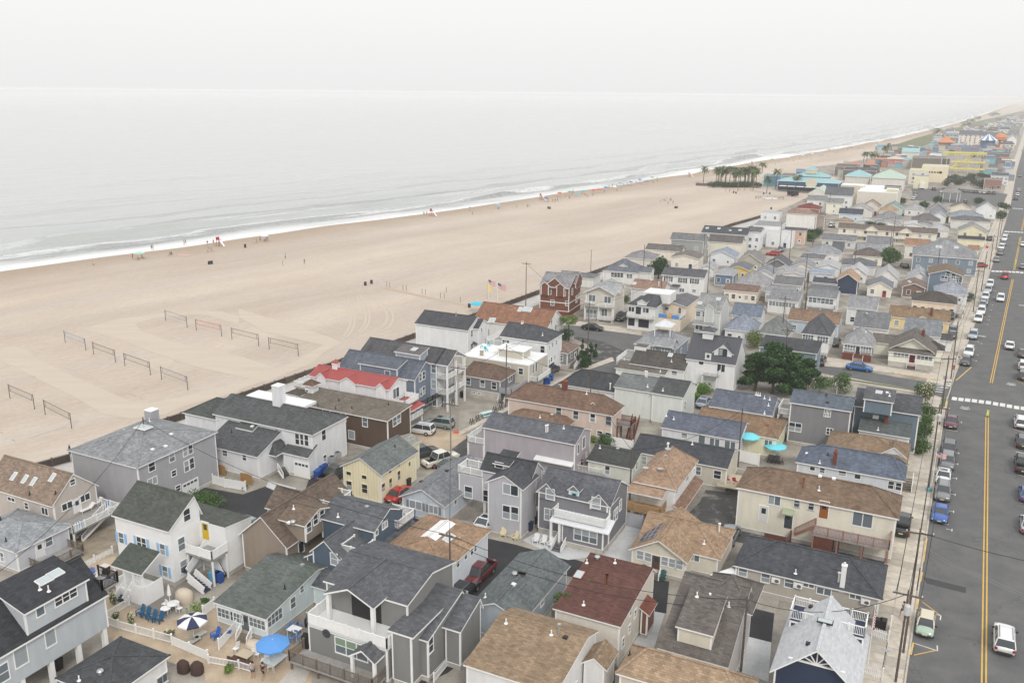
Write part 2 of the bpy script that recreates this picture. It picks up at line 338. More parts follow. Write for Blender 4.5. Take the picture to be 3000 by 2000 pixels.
# sand
def sand_material():
 m=bpy.data.materials.new('beach_sand');m.use_nodes=True;nt=m.node_tree;b=nt.nodes['Principled BSDF'];L=nt.links.new
 DV(b,'Roughness',.95);DV(b,'Specular IOR Level',.15)
 tc=N(nt,'ShaderNodeTexCoord');sp=N(nt,'ShaderNodeSeparateXYZ');L(tc.outputs['UV'],sp.inputs[0]);d=sp.outputs[1]
 def noise(vx,vy,sc,det=6):
  mp=N(nt,'ShaderNodeMapping');DV(mp,'Scale',(vx,vy,1));L(tc.outputs['UV'],mp.inputs['Vector'])
  n=N(nt,'ShaderNodeTexNoise');DV(n,'Scale',sc);DV(n,'Detail',det);L(mp.outputs[0],n.inputs['Vector']);return n.outputs[0]
 n1=noise(.006,.045,1,4);n2=noise(.05,.05,1,7);n3=noise(1.2,1.2,1,4);n4=noise(.004,.16,1,5)
 def mix(f,a,c):
  x=N(nt,'ShaderNodeMix',data_type='RGBA');L(f,x.inputs[0])
  for i,q in((6,a),(7,c)):
   if isinstance(q,tuple):DV(x,i,(*q,1))
   else:L(q,x.inputs[i])
  return x.outputs[2]
 def mr(x,a,c,o0=0.,o1=1.):
  r=N(nt,'ShaderNodeMapRange');DV(r,1,a);DV(r,2,c);DV(r,3,o0);DV(r,4,o1);L(x,r.inputs[0]);return r.outputs[0]
 c=mix(mr(n1,.35,.65),(.425,.358,.300),(.535,.460,.380))
 c=mix(mr(n4,.45,.72,0,.55),c,(.475,.433,.395))
 c=mix(mr(n2,.4,.75,0,.4),c,(.42,.34,.27))
 wet=N(nt,'ShaderNodeMath',operation='MULTIPLY_ADD');L(n2,wet.inputs[0]);DV(wet,1,14);L(d,wet.inputs[2])
 c=mix(mr(wet.outputs[0],-16,4),c,(.36,.285,.22))
 n5=noise(.35,.9,1,6);wr=N(nt,'ShaderNodeMath',operation='MULTIPLY_ADD');L(n2,wr.inputs[0]);DV(wr,1,9);L(d,wr.inputs[2]);c=mix(mr(wr.outputs[0],-13.2,-12.6,0,.45),mix(mr(wr.outputs[0],-13.9,-13.3,.45,0),c,c),c)
 v=N(nt,'ShaderNodeVectorMath',operation='SCALE');L(c,v.inputs[0]);sc=N(nt,'ShaderNodeMath',operation='MULTIPLY');L(mr(n3,.3,.7,.95,1.04),sc.inputs[0]);L(mr(n5,.35,.65,.955,1.03),sc.inputs[1]);L(sc.outputs[0],v.inputs['Scale']);L(v.outputs[0],b.inputs['Base Color'])
 bp=N(nt,'ShaderNodeBump');DV(bp,'Strength',.5);DV(bp,'Distance',.25);L(n3,bp.inputs['Height']);L(bp.outputs[0],b.inputs['Normal'])
 return m
SANDM=sand_material()
def beachz(s,d):
 return-.03-.25*np.clip((d+14)/16,0,1)+.25*np.sin(s/31+1)*np.exp(-((d+16)/7)**2)*np.clip(np.sin(s/47),0,1)
 # seawall line (top edge in the photo)
wall_px=[(-200,1440),(111,1354),(222,1324),(482,1225),(700,1152),(910,1081),(1060,1030),(1213,976),(1330,938),(1505,876),(1584,847),(1704,805),(1776,780),(2142,655),(2228,631)]
WL=[P(x,y,1.1)for x,y in wall_px]
for p in WL:p.z=0
# the beach fills from the shoreline grid inland; its inland border is covered by the town ground sheet
gridmesh('beach',np.concatenate([np.arange(-60,3,2.0),[-75,-95,-120,-160,-220,-300]])[np.argsort(np.concatenate([np.arange(-60,3,2.0),[-75,-95,-120,-160,-220,-300]]))],lambda s,d:beachz(s,d),SANDM,off=nz*0.9)
wl2=[VX((p.x,p.y,0))for p in WL]
inland=wl2+[P(2330,595,0),P(2395,563,0),P(2480,520,0),P(2385,505,0),P(2385,489,0),P(2460,481,0),P(2590,455,0),P(2632,442,0),P(2640,420,0),P(2700,405,0),P(2800,382,0),P(2900,357,0),P(3000,338,0)]
end=inland[-1]+dl*6000;end.z=.33
b=MB();b.poly(inland+[end,VX((7400,6000,0)),VX((7400,-50,0)),VX((inland[0].x+50,-50,0)),VX((inland[0].x,inland[0].y-10,0))]);o=b.bd('town_ground',TOWN);tag(o,kind='structure')
if o.data.polygons[0].normal.z<0:o.data.flip_normals()
GZ=0
# -- building kit
GRID=-26.0
ZUP=VX((0,0,1))
WMC={}
def win_mesh(kind,w,h,fr,gl):
 """window casing and its panes, centred, facing local -y"""
 k=(kind,round(w,2),round(h,2),fr.name,gl.name)
 if k in WMC:return WMC[k]
 c=.09;f=MB();panes=[]
 f.box(-w/2-c,-.07,-h/2-c-.03,w/2+c,0,-h/2);f.box(-w/2-c,-.06,h/2,w/2+c,0,h/2+c)
 f.box(-w/2-c,-.055,-h/2,-w/2,0,h/2);f.box(w/2,-.055,-h/2,w/2+c,0,h/2)
 def pane(x0,z0,x1,z1):
  p=MB();p.box(x0,-.02,z0,x1,-.006,z1);panes.append(p)
 n={'dh':1,'fx':1,'sl':2,'tr':3,'qd':4,'pt':2,'oct':1,'six':6}.get(kind,1)
 for i in range(n):
  x0=-w/2+w*i/n;x1=x0+w/n
  if i:f.box(x0-.045,-.05,-h/2,x0+.045,0,h/2)
  if kind in('dh','pt','tr','qd'):
   f.box(x0+.045*(i>0),-.04,-.03,x1-.045*(i<n-1),0,.03)
   pane(x0+.05*(i>0)+.0,-h/2,x1-.05*(i<n-1),-.035);pane(x0+.05*(i>0),.035,x1-.05*(i<n-1),h/2)
  else:pane(x0+.05*(i>0),-h/2,x1-.05*(i<n-1),h/2)
 if kind=='grid':
  for q in range(1,4):f.box(-w/2+w*q/4-.02,-.045,-h/2,-w/2+w*q/4+.02,0,h/2)
  f.box(-w/2,-.044,-.02,w/2,0,.02)
 r=(f.mesh('window',fr,uv=False),[p.mesh('pane',gl,uv=False)for p in panes]);WMC[k]=r;return r
def door_mesh(kind,w,h,fr,gl,dc):
 k=(kind,round(w,2),round(h,2),fr.name,gl.name,dc)
 if k in WMC:return WMC[k]
 dm=mat('painted_door',dc,.45);c=.08;f=MB();panes=[]
 f.box(-w/2-c,-.06,0,-w/2,0,h+c);f.box(w/2,-.06,0,w/2+c,0,h+c);f.box(-w/2,-.06,h,w/2,0,h+c)
 l=MB();l.box(-w/2,-.035,.02,w/2,-.004,h)
 if kind=='garage':
  for q in range(4):l.box(-w/2+.05,-.05,.06+q*(h-.05)/4,w/2-.05,-.036,(q+1)*(h-.05)/4-.03)
  for q in range(4):
   g=MB();g.box(-w/2+.15+q*(w-.2)/4,-.06,h-.5,-w/2+(q+1)*(w-.2)/4,-.051,h-.15);panes.append(g)
 elif kind=='patio':
  g=MB();g.box(-w/2+.06,-.05,.1,-.04,-.036,h-.06);panes.append(g)
  g=MB();g.box(.04,-.05,.1,w/2-.06,-.036,h-.06);panes.append(g)
 else:
  g=MB();g.box(-w/4,-.05,h*.55,w/4,-.036,h-.25);panes.append(g)
  l.box(-w/3,-.045,.15,w/3,-.036,h*.45)
 r=(l.mesh('door',[dm],uv=False),f.mesh('door_frame',fr,uv=False),[p.mesh('pane',gl,uv=False)for p in panes]);WMC[k]=r;return r
class Block:
 """one rectangular volume under one roof, in the local frame of its house"""
 def __init__(b,x,y,w,d,e,typ,rise,base,ov,ovg,th,ends,rf):
  b.x,b.y,b.w,b.d,b.e,b.typ,b.rise,b.base,b.ov,b.ovg,b.th,b.ends,b.rf=x,y,w,d,e,typ,rise,base,ov,ovg,th,ends,rf
  if typ in('gx','hx')or(typ in('gy','hy')):pass
 def rz(b,X,Y):
  x,y,w,d=X-b.x,Y-b.y,b.w,b.d;t=b.typ;e,r=b.e,b.rise
  if t=='gx':q=y/(d*b.rf)if y<d*b.rf else(d-y)/(d*(1-b.rf));return e+r*q
  if t=='gy':q=x/(w*b.rf)if x<w*b.rf else(w-x)/(w*(1-b.rf));return e+r*q
  if t=='hx':q=min(y,d-y)/(d/2);q=min(q,x/b.ends[0]if b.ends[0]else 9,(w-x)/b.ends[1]if b.ends[1]else 9);return e+r*q
  if t=='hy':q=min(x,w-x)/(w/2);q=min(q,y/b.ends[0]if b.ends[0]else 9,(d-y)/b.ends[1]if b.ends[1]else 9);return e+r*q
  if t=='sf':return e+r*y/d
  if t=='sk':return e+r*(1-y/d)
  if t=='sl':return e+r*x/w
  if t=='sr':return e+r*(1-x/w)
  return e+(r if t=='flat' else 0)
 def planes(b):
  w,d,e,r=b.w,b.d,b.e,b.e+b.rise;t=b.typ
  if t=='gx':m=d*b.rf;return[[(0,0,e),(w,0,e),(w,m,r),(0,m,r)],[(w,d,e),(0,d,e),(0,m,r),(w,m,r)]]
  if t=='gy':m=w*b.rf;return[[(0,d,e),(0,0,e),(m,0,r),(m,d,r)],[(w,0,e),(w,d,e),(m,d,r),(m,0,r)]]
  if t=='hx':
   a,c=b.ends;L=(a,d/2,r);Q=(w-c,d/2,r)
   o=[[(0,0,e),(w,0,e),Q,L],[(w,d,e),(0,d,e),L,Q]]
   if w-c-a<.02:o=[[(0,0,e),(w,0,e),L],[(w,d,e),(0,d,e),L]]
   if a:o.append([(0,d,e),(0,0,e),L])
   if c:o.append([(w,0,e),(w,d,e),Q])
   return o
  if t=='hy':
   a,c=b.ends;L=(w/2,a,r);Q=(w/2,d-c,r)
   o=[[(0,d,e),(0,0,e),L,Q],[(w,0,e),(w,d,e),Q,L]]
   if d-c-a<.02:o=[[(0,d,e),(0,0,e),L],[(w,0,e),(w,d,e),L]]
   if a:o.append([(0,0,e),(w,0,e),L])
   if c:o.append([(w,d,e),(0,d,e),Q])
   return o
  z=lambda x,y:b.rz(b.x+x,b.y+y)
  return[[(0,0,z(0,0)),(w,0,z(w,0)),(w,d,z(w,d)),(0,d,z(0,d))]]
class HS:
 def __init__(h,A,B,C,label,cat='house',name='house',e=3.2,ang=None,group=None,wall=(.5,.5,.5),roof=(.1,.1,.1),K=.83,**kw):
  """A, B, C: front-left, front-right and back-right eave corners as read off the photo, at height e"""
  h.fr=list(FR);h.ang=rdn(GRID if ang is None else ang);h.K=K
  h.u=VX((math.cos(h.ang),math.sin(h.ang),0));h.v=VX((-math.sin(h.ang),math.cos(h.ang),0))
  pb=G(*B,e*K);pa=G(*A,e*K);w=(pb-pa).dot(h.u)
  o=pb-h.u*w;o.z=0;h.o=o
  h.e0=TG(name,label,cat,o,h.ang,group);h.e0.scale=(1,1,K);h.bk=[];h.defw=wall;h.defr=roof
  h.add(A,B,C,e,**kw)
 def L(h,p):q=p-h.o;return VX((q.dot(h.u),q.dot(h.v),p.z/h.K))
 def lp(h,x,y,z):return h.L(G(x,y,z*h.K))
 def add(h,A=None,B=None,C=None,e=3.2,typ='gx',base=0.0,rise=1.6,R=None,ov=.3,ovg=.18,th=.17,ends=None,rf=.5,wall=None,roof=None,trim=WT,box=None,fnd=.5,corner=True,rmat=None,wmat=None,green=0.0,open_=False,cap=True,fascia=None,seams=0.0,D=None,Wd=None,dx=0,dy=0,Rf=0.0):
  if box is None:
   pa,pb,pc=(h.lp(*q,e)for q in(A,B,C));w=pb.x-pa.x;d=pc.y-pb.y;x,y=pb.x-w,pb.y
   if len(h.bk)and abs(pa.y-pb.y)<1.0:y=(pa.y+pb.y)/2;d=pc.y-y
  else:x,y,w,d=box
  if Wd:x,w=x+w-Wd,Wd
  if D:d=D
  x+=dx;y+=dy;w=max(w,.6);d=max(d,.6)
  if R is not None:
   q=fx(R);dr=ray(*q);du,dv=dr.dot(h.u),dr.dot(h.v);cx,cy=VX((0,0,CH)).dot(h.u)-h.o.dot(h.u),-h.o.dot(h.v)
   py_=y+d*rf if typ in('gx','hx')else y+min(d,w/2*(ends[0]if ends else 1))if typ=='hy' else y+d*Rf
   t=(py_-cy)/dv;mn=d if typ in('gx','hx')else w
   if typ=='hx':mn=min(d,w)
   if typ=='hy':mn=min(w,2*d)
   rise=max(.12*mn,min(.52*mn*(1.3 if rf>.6 else 1),(CH+dr.z*t)/h.K-e))
  if typ in('hx','hy'):
   m=min(w,d)/2
   if ends is None:ends=(1,1)
   lng=w if typ=='hx' else d
   ends=tuple(min(m*k,lng/2)if k else 0 for k in ends)
  b=Block(x,y,w,d,e,typ,rise,base,ov,ovg,th,ends,rf);h.bk.append(b)
  rm=rmat or(shg(roof or h.defr,green=green));wm=wmat or sdg(wall or h.defw);fm=fascia or trim
  # roof
  r=MB()
  for pl in b.planes():
   top=[(b.x+p[0],b.y+p[1],p[2])for p in pl];bot=[(p[0],p[1],p[2]-th)for p in top]
   r.poly(top,0);r.poly(bot[::-1],1);n=len(top)
   for i in range(n):j=(i+1)%n;r.poly([bot[i],bot[j],top[j],top[i]],1)
  ro=r.bd('roof',[rm,fm],h.e0);b.ro=ro
  if cap and typ[0]in 'gh':
   cm=MB();pls=b.planes();seen=[]
   for pl in pls:
    for i in range(len(pl)):
     p,q=pl[i],pl[(i+1)%len(pl)]
     if p[2]+q[2]<=2*b.e+.01 or(p in seen and q in seen and False):continue
     if p[2]<b.e+.01 or q[2]<b.e+.01:
      if typ[0]=='g':continue
     kk=tuple(sorted((tuple(round(v,2)for v in p),tuple(round(v,2)for v in q))))
     if kk in seen:continue
     seen.append(kk);cm.bar((b.x+p[0],b.y+p[1],p[2]+.005),(b.x+q[0],b.y+q[1],q[2]+.005),.26,.05)
   if cm.f:cm.bd('ridge_cap',[rm],ro)
  if seams:
   sm=MB()
   for pl in b.planes():
    p=[VX((b.x+a[0],b.y+a[1],a[2]))for a in pl];ev=p[1]-p[0];n=max(2,int(ev.length/seams));nn=ev.cross(p[-1]-p[0]).normalized()
    up=nn.cross(ev.normalized());
    for i in range(1,n):
     a=p[0]+ev*i/n;best=0
     for j in range(1,len(p)):
      s0,s1=p[j],p[(j+1)%len(p)];e0=ev.normalized();x0,x1=(s0-p[0]).dot(e0),(s1-p[0]).dot(e0);xa=(a-p[0]).dot(e0)
      if abs(x1-x0)>1e-6 and min(x0,x1)-1e-6<=xa<=max(x0,x1)+1e-6:
       y0,y1=(s0-p[0]).dot(up),(s1-p[0]).dot(up);best=max(best,y0+(y1-y0)*(xa-x0)/(x1-x0))
     if best>.2:sm.bar(a+nn*.02,a+up*best+nn*.02,.05,.06)
   if sm.f:tag(sm.bd('standing_seams',[rm],ro),kind='stuff')
   # walls
  ox,oy=(ovg,ov)if typ in('gx','sf','sk')else(ov,ovg)if typ in('gy','sl','sr')else(ov,ov)
  ox=min(ox,w*.2);oy=min(oy,d*.2)
  X0,X1,Y0,Y1=x+ox,x+w-ox,y+oy,y+d-oy;b.X0,b.X1,b.Y0,b.Y1=X0,X1,Y0,Y1
  if typ=='flat':X0,X1,Y0,Y1=x+.02,x+w-.02,y+.02,y+d-.02;b.X0,b.X1,b.Y0,b.Y1=X0,X1,Y0,Y1
  b.ridx=x+w*rf;b.ridy=y+d*rf
  if open_:return b
  wb=MB();tr=MB();fd=MB();z0=base+(fnd if base==0 else 0)
  def side(p,q,brk):
   pts=[p]+brk+[q];hs=[b.rz(*a)-th-.01 for a in pts]
   wb.poly([(p[0],p[1],z0),(q[0],q[1],z0)]+[(a[0],a[1],z)for a,z in list(zip(pts,hs))[::-1]])
  kx=[(b.ridx,Y0)]if typ=='gy' else[];ky=[(X1,b.ridy)]if typ=='gx' else[]
  side((X0,Y0),(X1,Y0),kx);side((X1,Y0),(X1,Y1),ky)
  side((X1,Y1),(X0,Y1),[(p[0],Y1)for p in kx]);side((X0,Y1),(X0,Y0),[(X0,p[1])for p in ky])
  wo=wb.bd('wall',[wm],h.e0);b.wo=wo
  if fnd and base==0:
   fd.box(X0+.04,Y0+.04,-.05,X1-.04,Y1-.04,z0+.001,skip='b');fd.bd('foundation',[CONC],h.e0)
  if corner and trim is not None:
   c=.13
   for cx,cy in((X0,Y0),(X1,Y0),(X1,Y1),(X0,Y1)):
    zt=b.rz(cx,cy)-th-.02;sx=-.02 if cx==X0 else c;sy=-.02 if cy==Y0 else c
    tr.box(cx-(.02 if cx==X0 else c),cy-(.02 if cy==Y0 else c),z0,cx+(c if cx==X0 else.02),cy+(c if cy==Y0 else.02),zt)
   if base==0:tr.box(X0-.015,Y0-.015,z0,X1+.015,Y1+.015,z0+.1)
   tr.bd('corner_trim',[trim],h.e0)
  return b
 def face_pt(h,f,b,p):
  q=fx(p);dr=ray(*q);du,dv=dr.dot(h.u),dr.dot(h.v);c=h.L(VX((0,0,CH)))
  if f=='f':t=(b.Y0-c.y)/dv
  else:t=((b.X1 if f=='r' else b.X0)-c.x)/du
  return VX((c.x+du*t,c.y+dv*t,(CH+dr.z*t)/h.K))
 def put(h,f,b,x,z,meshes,name,subs=()):
  M_={'f':Matrix.Translation((x,b.Y0,z)),'r':Matrix.Translation((b.X1,x,z))@Matrix.Rotation(math.pi/2,4,'Z'),'l':Matrix.Translation((b.X0,x,z))@Matrix.Rotation(-math.pi/2,4,'Z'),'k':Matrix.Translation((x,b.Y1,z))@Matrix.Rotation(math.pi,4,'Z')}[f]
  o=link(name,meshes,h.e0);o.matrix_local=M_
  for nm,m_ in subs:link(nm,m_,o)
  return o
 def win(h,lst,blk=0,kind='dh',w=.85,hh=1.3,fr=WT,gl=None,shut=None):
  """lst: (face, x, y[, w, h[, kind]]) windows read off the photo by their centres"""
  b=h.bk[blk]
  for i,t in enumerate(lst):
   f,px,py=t[:3];ww,wh=(t[3],t[4])if len(t)>4 else(w,hh);k=t[5]if len(t)>5 else kind
   g=gl or random.choice([GLD,GLD,GLC,GLE])
   q=h.face_pt(f,b,(px,py));x=q.x if f=='f' else q.y
   lo,hi=(b.X0,b.X1)if f=='f' else(b.Y0,b.Y1);x=min(max(x,lo+ww/2+.1),hi-ww/2-.1)
   yy=b.Y0 if f=='f' else x;xx=x if f=='f' else(b.X1 if f=='r' else b.X0);q.z=min(q.z,b.rz(xx,yy)-b.th-wh/2-.18);q.z=max(q.z,b.base+wh/2+.15)
   m_,ps=win_mesh(k,ww,wh,fr,g);o=h.put(f,b,x,q.z,m_,'window',[('pane',p if q_%2 else p2)for q_,(p,p2)in enumerate(zip(ps,win_mesh(k,ww,wh,fr,random.choice([g,g,GLE,GLC]))[1]))])
   if shut:
    kk=('shut',wh,shut)
    if kk not in WMC:s_=MB();s_.box(-.17,-.05,-wh/2,.17,0,wh/2);[s_.box(-.14,-.06,-wh/2+.06+j*.2,.14,-.05,-wh/2+.18+j*.2)for j in range(int(wh/.2)-0)];WMC[kk]=s_.mesh('shutter',mat('shutter_paint',shut,.5),uv=False)
    for sg in(-1,1):link('shutter',WMC[kk],o,(sg*(ww/2+.28),0,0))
 def door(h,f,px,py,w=.95,hh=2.05,col=(.7,.7,.7),kind='door',blk=0,fr=WT,gl=None,z=None):
  b=h.bk[blk];q=h.face_pt(f,b,(px,py));l,fm,ps=door_mesh(kind,w,hh,fr,gl or GLD,col)
  return h.put(f,b,q.x if f=='f' else q.y,q.z-hh/2 if z is None else z,l,'garage_door' if kind=='garage' else 'door',[('door_frame',fm)]+[('pane',p)for p in ps])
 def auto(h,spec='f2r1',blk=0,floors=None,w=.85,hh=1.25,kind='dh',fr=WT,gl=None,door=True):
  b=h.bk[blk];n=floors or max(1,int((b.e-b.base-.4)//2.6))
  for f,c in zip(spec[::2],spec[1::2]):
   lo,hi=(b.X0,b.X1)if f in 'fk' else(b.Y0,b.Y1)
   for fl in range(n):
    for i in range(int(c)):
     x=lo+(hi-lo)*(i+.5+random.uniform(-.08,.08))/int(c);z=b.base+(.5 if b.base==0 else 0)+1.5+fl*2.7
     if fl==0 and b.base==0 and door and f==spec[0]and i==int(c)//2:
      l,fm,ps=door_mesh('door',.95,2.05,fr,GLD,random.choice([(.6,.6,.6),(.3,.05,.05),(.05,.08,.15),(.7,.7,.68)]))
      h.put(f,b,x,.5,l,'door',[('door_frame',fm)]+[('pane',p)for p in ps]);continue
     if z+hh/2>b.e:z=b.e-hh/2-.25
     m_,ps=win_mesh(kind,min(w,(hi-lo)*.4),hh,fr,gl or random.choice([GLD,GLC,GLE]));h.put(f,b,x,z,m_,'window',[('pane',p)for p in ps])
 def onr(h,px,py,blk=None):
  q=fx((px,py));dr=ray(*q);c=h.L(VX((0,0,CH)));d=VX((dr.dot(h.u),dr.dot(h.v),dr.z/h.K))
  bs=h.bk if blk is None else[h.bk[blk]];t=10/abs(dr.z)if 0 else 0
  t0=(30-CH)/dr.z*0;t=(24-CH)/dr.z if CH>24 else 0
  for i in range(4000):
   p=c+d*t
   for b in bs:
    if b.x-.1<=p.x<=b.x+b.w+.1 and b.y-.1<=p.y<=b.y+b.d+.1 and p.z<=b.rz(p.x,p.y)+.01:return VX((p.x,p.y,b.rz(p.x,p.y))),b
   t+=.04/abs(dr.z)
   if p.z<0:break
  b=bs[0];return VX((b.x+b.w/2,b.y+b.d/2,b.rz(b.x+b.w/2,b.y+b.d/2))),b
 def bits(h,lst,blk=None):
  """lst: (kind, x, y) small things standing on the roof, read off the photo"""
  for t in lst:
   k,px,py=t[:3];p,b=h.onr(px,py,blk);m=MB();x,y,z=p
   if k=='pipe':m.tube((x,y,z-.1),(x,y,z+.55),.06,n=8);m.lathe((x,y,z-.02),[(.2,0),(.1,.12),(.07,.16)],8);m.bd('vent_pipe',WT,h.e0)
   elif k=='bpipe':m.tube((x,y,z-.1),(x,y,z+.5),.06,n=8);m.lathe((x,y,z-.02),[(.18,0),(.1,.1),(.07,.14)],8);m.bd('vent_pipe',BLACK,h.e0)
   elif k=='tpipe':m.tube((x,y,z-.1),(x,y,z+1.1),.09,n=8);m.tube((x,y,z+1.1),(x,y,z+1.25),.16,n=8);m.bd('flue_pipe',t[3]if len(t)>3 else STEEL,h.e0)
   elif k=='cap':m.box(x-.2,y-.2,z-.05,x+.2,y+.2,z+.16);m.bd('roof_vent',t[3]if len(t)>3 else WT,h.e0)
   elif k=='turb':m.tube((x,y,z-.1),(x,y,z+.2),.14,n=10);m.lathe((x,y,z+.2),[(.15,0),(.26,.06),(.3,.18),(.22,.32),(.05,.38)],12);m.bd('turbine_vent',STEEL,h.e0)
   elif k=='dish':
    m.tube((x,y,z-.1),(x,y,z+.5),.03,n=6);m.lathe((x,y,z+.5),[(.0,.0),(.25,.05),(.38,.14),(.36,.15),(.0,.03)],14);o=m.bd('satellite_dish',STEEL,h.e0)
   elif k=='ac':m.box(x-.4,y-.18,z+.1,x+.4,y+.18,z+.75);m.bar((x-.3,y,z-.2),(x-.3,y,z+.1),.05);m.bar((x+.3,y,z-.2),(x+.3,y,z+.1),.05);m.bd('condenser',WT,h.e0)
   elif k=='sky':
    ww,dd=(t[3],t[4])if len(t)>4 else(.6,1.0)
    e_=.4;gx_=(b.rz(min(x+e_,b.x+b.w),y)-b.rz(max(x-e_,b.x),y))/(min(x+e_,b.x+b.w)-max(x-e_,b.x));gy_=(b.rz(x,min(y+e_,b.y+b.d))-b.rz(x,max(y-e_,b.y)))/(min(y+e_,b.y+b.d)-max(y-e_,b.y))
    nrm=VX((-gx_,-gy_,1)).normalized();q=ZUP.rotation_difference(nrm).to_matrix().to_4x4()
    m.box(-ww/2,-dd/2,-.05,ww/2,dd/2,.1);g=MB();g.box(-ww/2+.07,-dd/2+.07,.1,ww/2-.07,dd/2-.07,.125)
    o=m.bd('skylight',t[5]if len(t)>5 else WT,h.e0);o.matrix_local=Matrix.Translation(p)@q;g.bd('pane',SKYG,o)
   elif k in('chim','wchim'):
    ww,hh=(t[3],t[4])if len(t)>4 else(.5,1.5);cm_=BRICKM if k=='chim' else(sdg(h.defw)if len(t)<6 else t[5])
    m.box(x-ww/2,y-ww/2,z-.8,x+ww/2,y+ww/2,z+hh);o=m.bd('chimney',cm_,h.e0)
    c2=MB();c2.box(x-ww/2-.05,y-ww/2-.05,z+hh,x+ww/2+.05,y+ww/2+.05,z+hh+.1);c2.tube((x,y,z+hh+.1),(x,y,z+hh+.4),.11,n=8);c2.bd('chimney_cap',WT if k=='wchim' else RUST,o)
   elif k=='solar':
    pass
 def deck(h,A,B,C,z,rail=1.0,col=WT,floor=None,post=1.5,base=0.0,sides='flrk',legs=True,solid=False,box=None,name='deck',gap=None):
  """platform whose floor corners (front-left, front-right, back-right) were read at height z"""
  if box is None:
   pa,pb,pc=(h.lp(*q,z)for q in(A,B,C));x0,x1,y0,y1=pa.x,pb.x,pb.y,pc.y
   if y1<y0:y0,y1=y1,y0
  else:x0,y0,x1,y1=box
  fl=MB();fl.box(x0,y0,z-.2,x1,y1,z);d=fl.bd(name,floor or mat('deck_boards',(.3,.29,.28),.8,noise=.15),h.e0)
  segs={'f':((x0,y0),(x1,y0)),'r':((x1,y0),(x1,y1)),'k':((x1,y1),(x0,y1)),'l':((x0,y1),(x0,y0))}
  r=MB();pm=MB();pm.box(-.06,-.06,0,.06,.06,rail+.08);pm.box(-.08,-.08,rail+.08,.08,.08,rail+.12);pmesh=pm.mesh('post',col,uv=False)
  for s in sides:
   (ax,ay),(bx,by)=segs[s];L_=math.hypot(bx-ax,by-ay);n=max(1,round(L_/post))
   for i in range(n+1):
    link('post',pmesh,d,(ax+(bx-ax)*i/n,ay+(by-ay)*i/n,z))
   r.bar((ax,ay,z+rail),(bx,by,z+rail),.1,.06);r.bar((ax,ay,z+.1),(bx,by,z+.1),.06,.05)
   if solid:r.bar((ax,ay,z+rail/2),(bx,by,z+rail/2),.05,rail-.1)
   else:
    nb=int(L_/.14)
    for i in range(1,nb):r.bar((ax+(bx-ax)*i/nb,ay+(by-ay)*i/nb,z+.1),(ax+(bx-ax)*i/nb,ay+(by-ay)*i/nb,z+rail),.04)
  if r.f:r.bd('railing',[col],d)
  if legs and z-base>.6:
   lm=MB();lm.box(-.08,-.08,base,.08,.08,z-.2);lg=lm.mesh('deck_leg',col if col is not WT else WT,uv=False)
   n=max(1,round((x1-x0)/3))
   for i in range(n+1):
    for yy in(y0+.1,y1-.1):link('deck_leg',lg,d,(x0+.1+(x1-x0-.2)*i/n,yy,0))
  return(x0,y0,x1,y1,z)
 def dk(h,z,**k):return h.deck(None,None,None,z,**k)
 def sta(h,T,zt,Bm,zb=0.0,w=1.0,tread=None,side=WT,rail=.9,solid=False,n=None):
  """flight from the photo point T at height zt down to Bm at height zb"""
  a=h.lp(*T,zt);b=h.lp(*Bm,zb);run=VX((b.x-a.x,b.y-a.y,0))
  if abs(run.x)>abs(run.y):run.y=0
  else:run.x=0
  L_=run.length;
  if L_<.6:run=VX((0,-1,0))*1.5;L_=1.5
  dr=run/L_;pr=VX((-dr.y,dr.x,0));n=n or max(2,round((zt-zb)/.19));f=MB()
  for s in(-1,1):
   p=a+pr*s*w/2;q=a+run+pr*s*w/2;q.z=zb;f.bar((p.x,p.y,zt-.15),(q.x,q.y,zb+.05),.05,.3)
   if rail:
    if solid:f.bar((p.x,p.y,zt+rail*.5),(q.x,q.y,zb+rail*.5),.06,rail*.9)
    else:
     f.bar((p.x,p.y,zt+rail),(q.x,q.y,zb+rail),.07,.07);f.bar((p.x,p.y,zt+.12),(q.x,q.y,zb+.12),.05,.05)
     m_=int(L_/.15)
     for i in range(m_+1):k=i/max(1,m_);o=p.lerp(q,k);zz=zt+(zb-zt)*k;f.bar((o.x,o.y,zz+.1),(o.x,o.y,zz+rail),.035 if 0<i<m_ else.09)
  st=f.bd('stairs',side,h.e0);sm=MB();dx=L_/n
  sm.box(-.0,-w/2+.03,-.05,dx+.03,w/2-.03,0);me=sm.mesh('step',tread or WOODD,uv=False)
  for i in range(n):
   k=(i)/n;o=a+run*k;s_=link('step',me,st,(o.x,o.y,zt+(zb-zt)*(i+1)/(n+1)),math.atan2(dr.y,dr.x))
 def awn(h,f,px,py,w=1.2,d=.8,col=(.25,.35,.25),blk=0):
  b=h.bk[blk];q=h.face_pt(f,b,(px,py));m=MB()
  m.poly([(-w/2,0,.35),(-w/2,-d,0),(w/2,-d,0),(w/2,0,.35)]);m.poly([(-w/2,-d,0),(-w/2,-d,-.15),(w/2,-d,-.15),(w/2,-d,0)]);m.poly([(-w/2,0,.35),(-w/2,0,.1),(-w/2,-d,-.15),(-w/2,-d,0)]);m.poly([(w/2,0,.35),(w/2,-d,0),(w/2,-d,-.15),(w/2,0,.1)])
  h.put(f,b,q.x if f=='f' else q.y,q.z,m.mesh('awning',mat('awning_cloth',col,.9),uv=False),'awning')
def RC(r,g,b):
 c=lin((r,g,b));m=sum(c)/3;c=(c[0]*.95,c[1]*1.03,c[2]*.96)if c[0]>c[2]*1.25 else c;return tuple((x*.74+m*.26)/1.18 for x in c)
def WC(r,g,b):
 c=lin((r,g,b));m=sum(c)/3;c=[(x*.76+m*.24)/.93 for x in c];k=min(1,.78/max(c));return tuple(x*k for x in c)
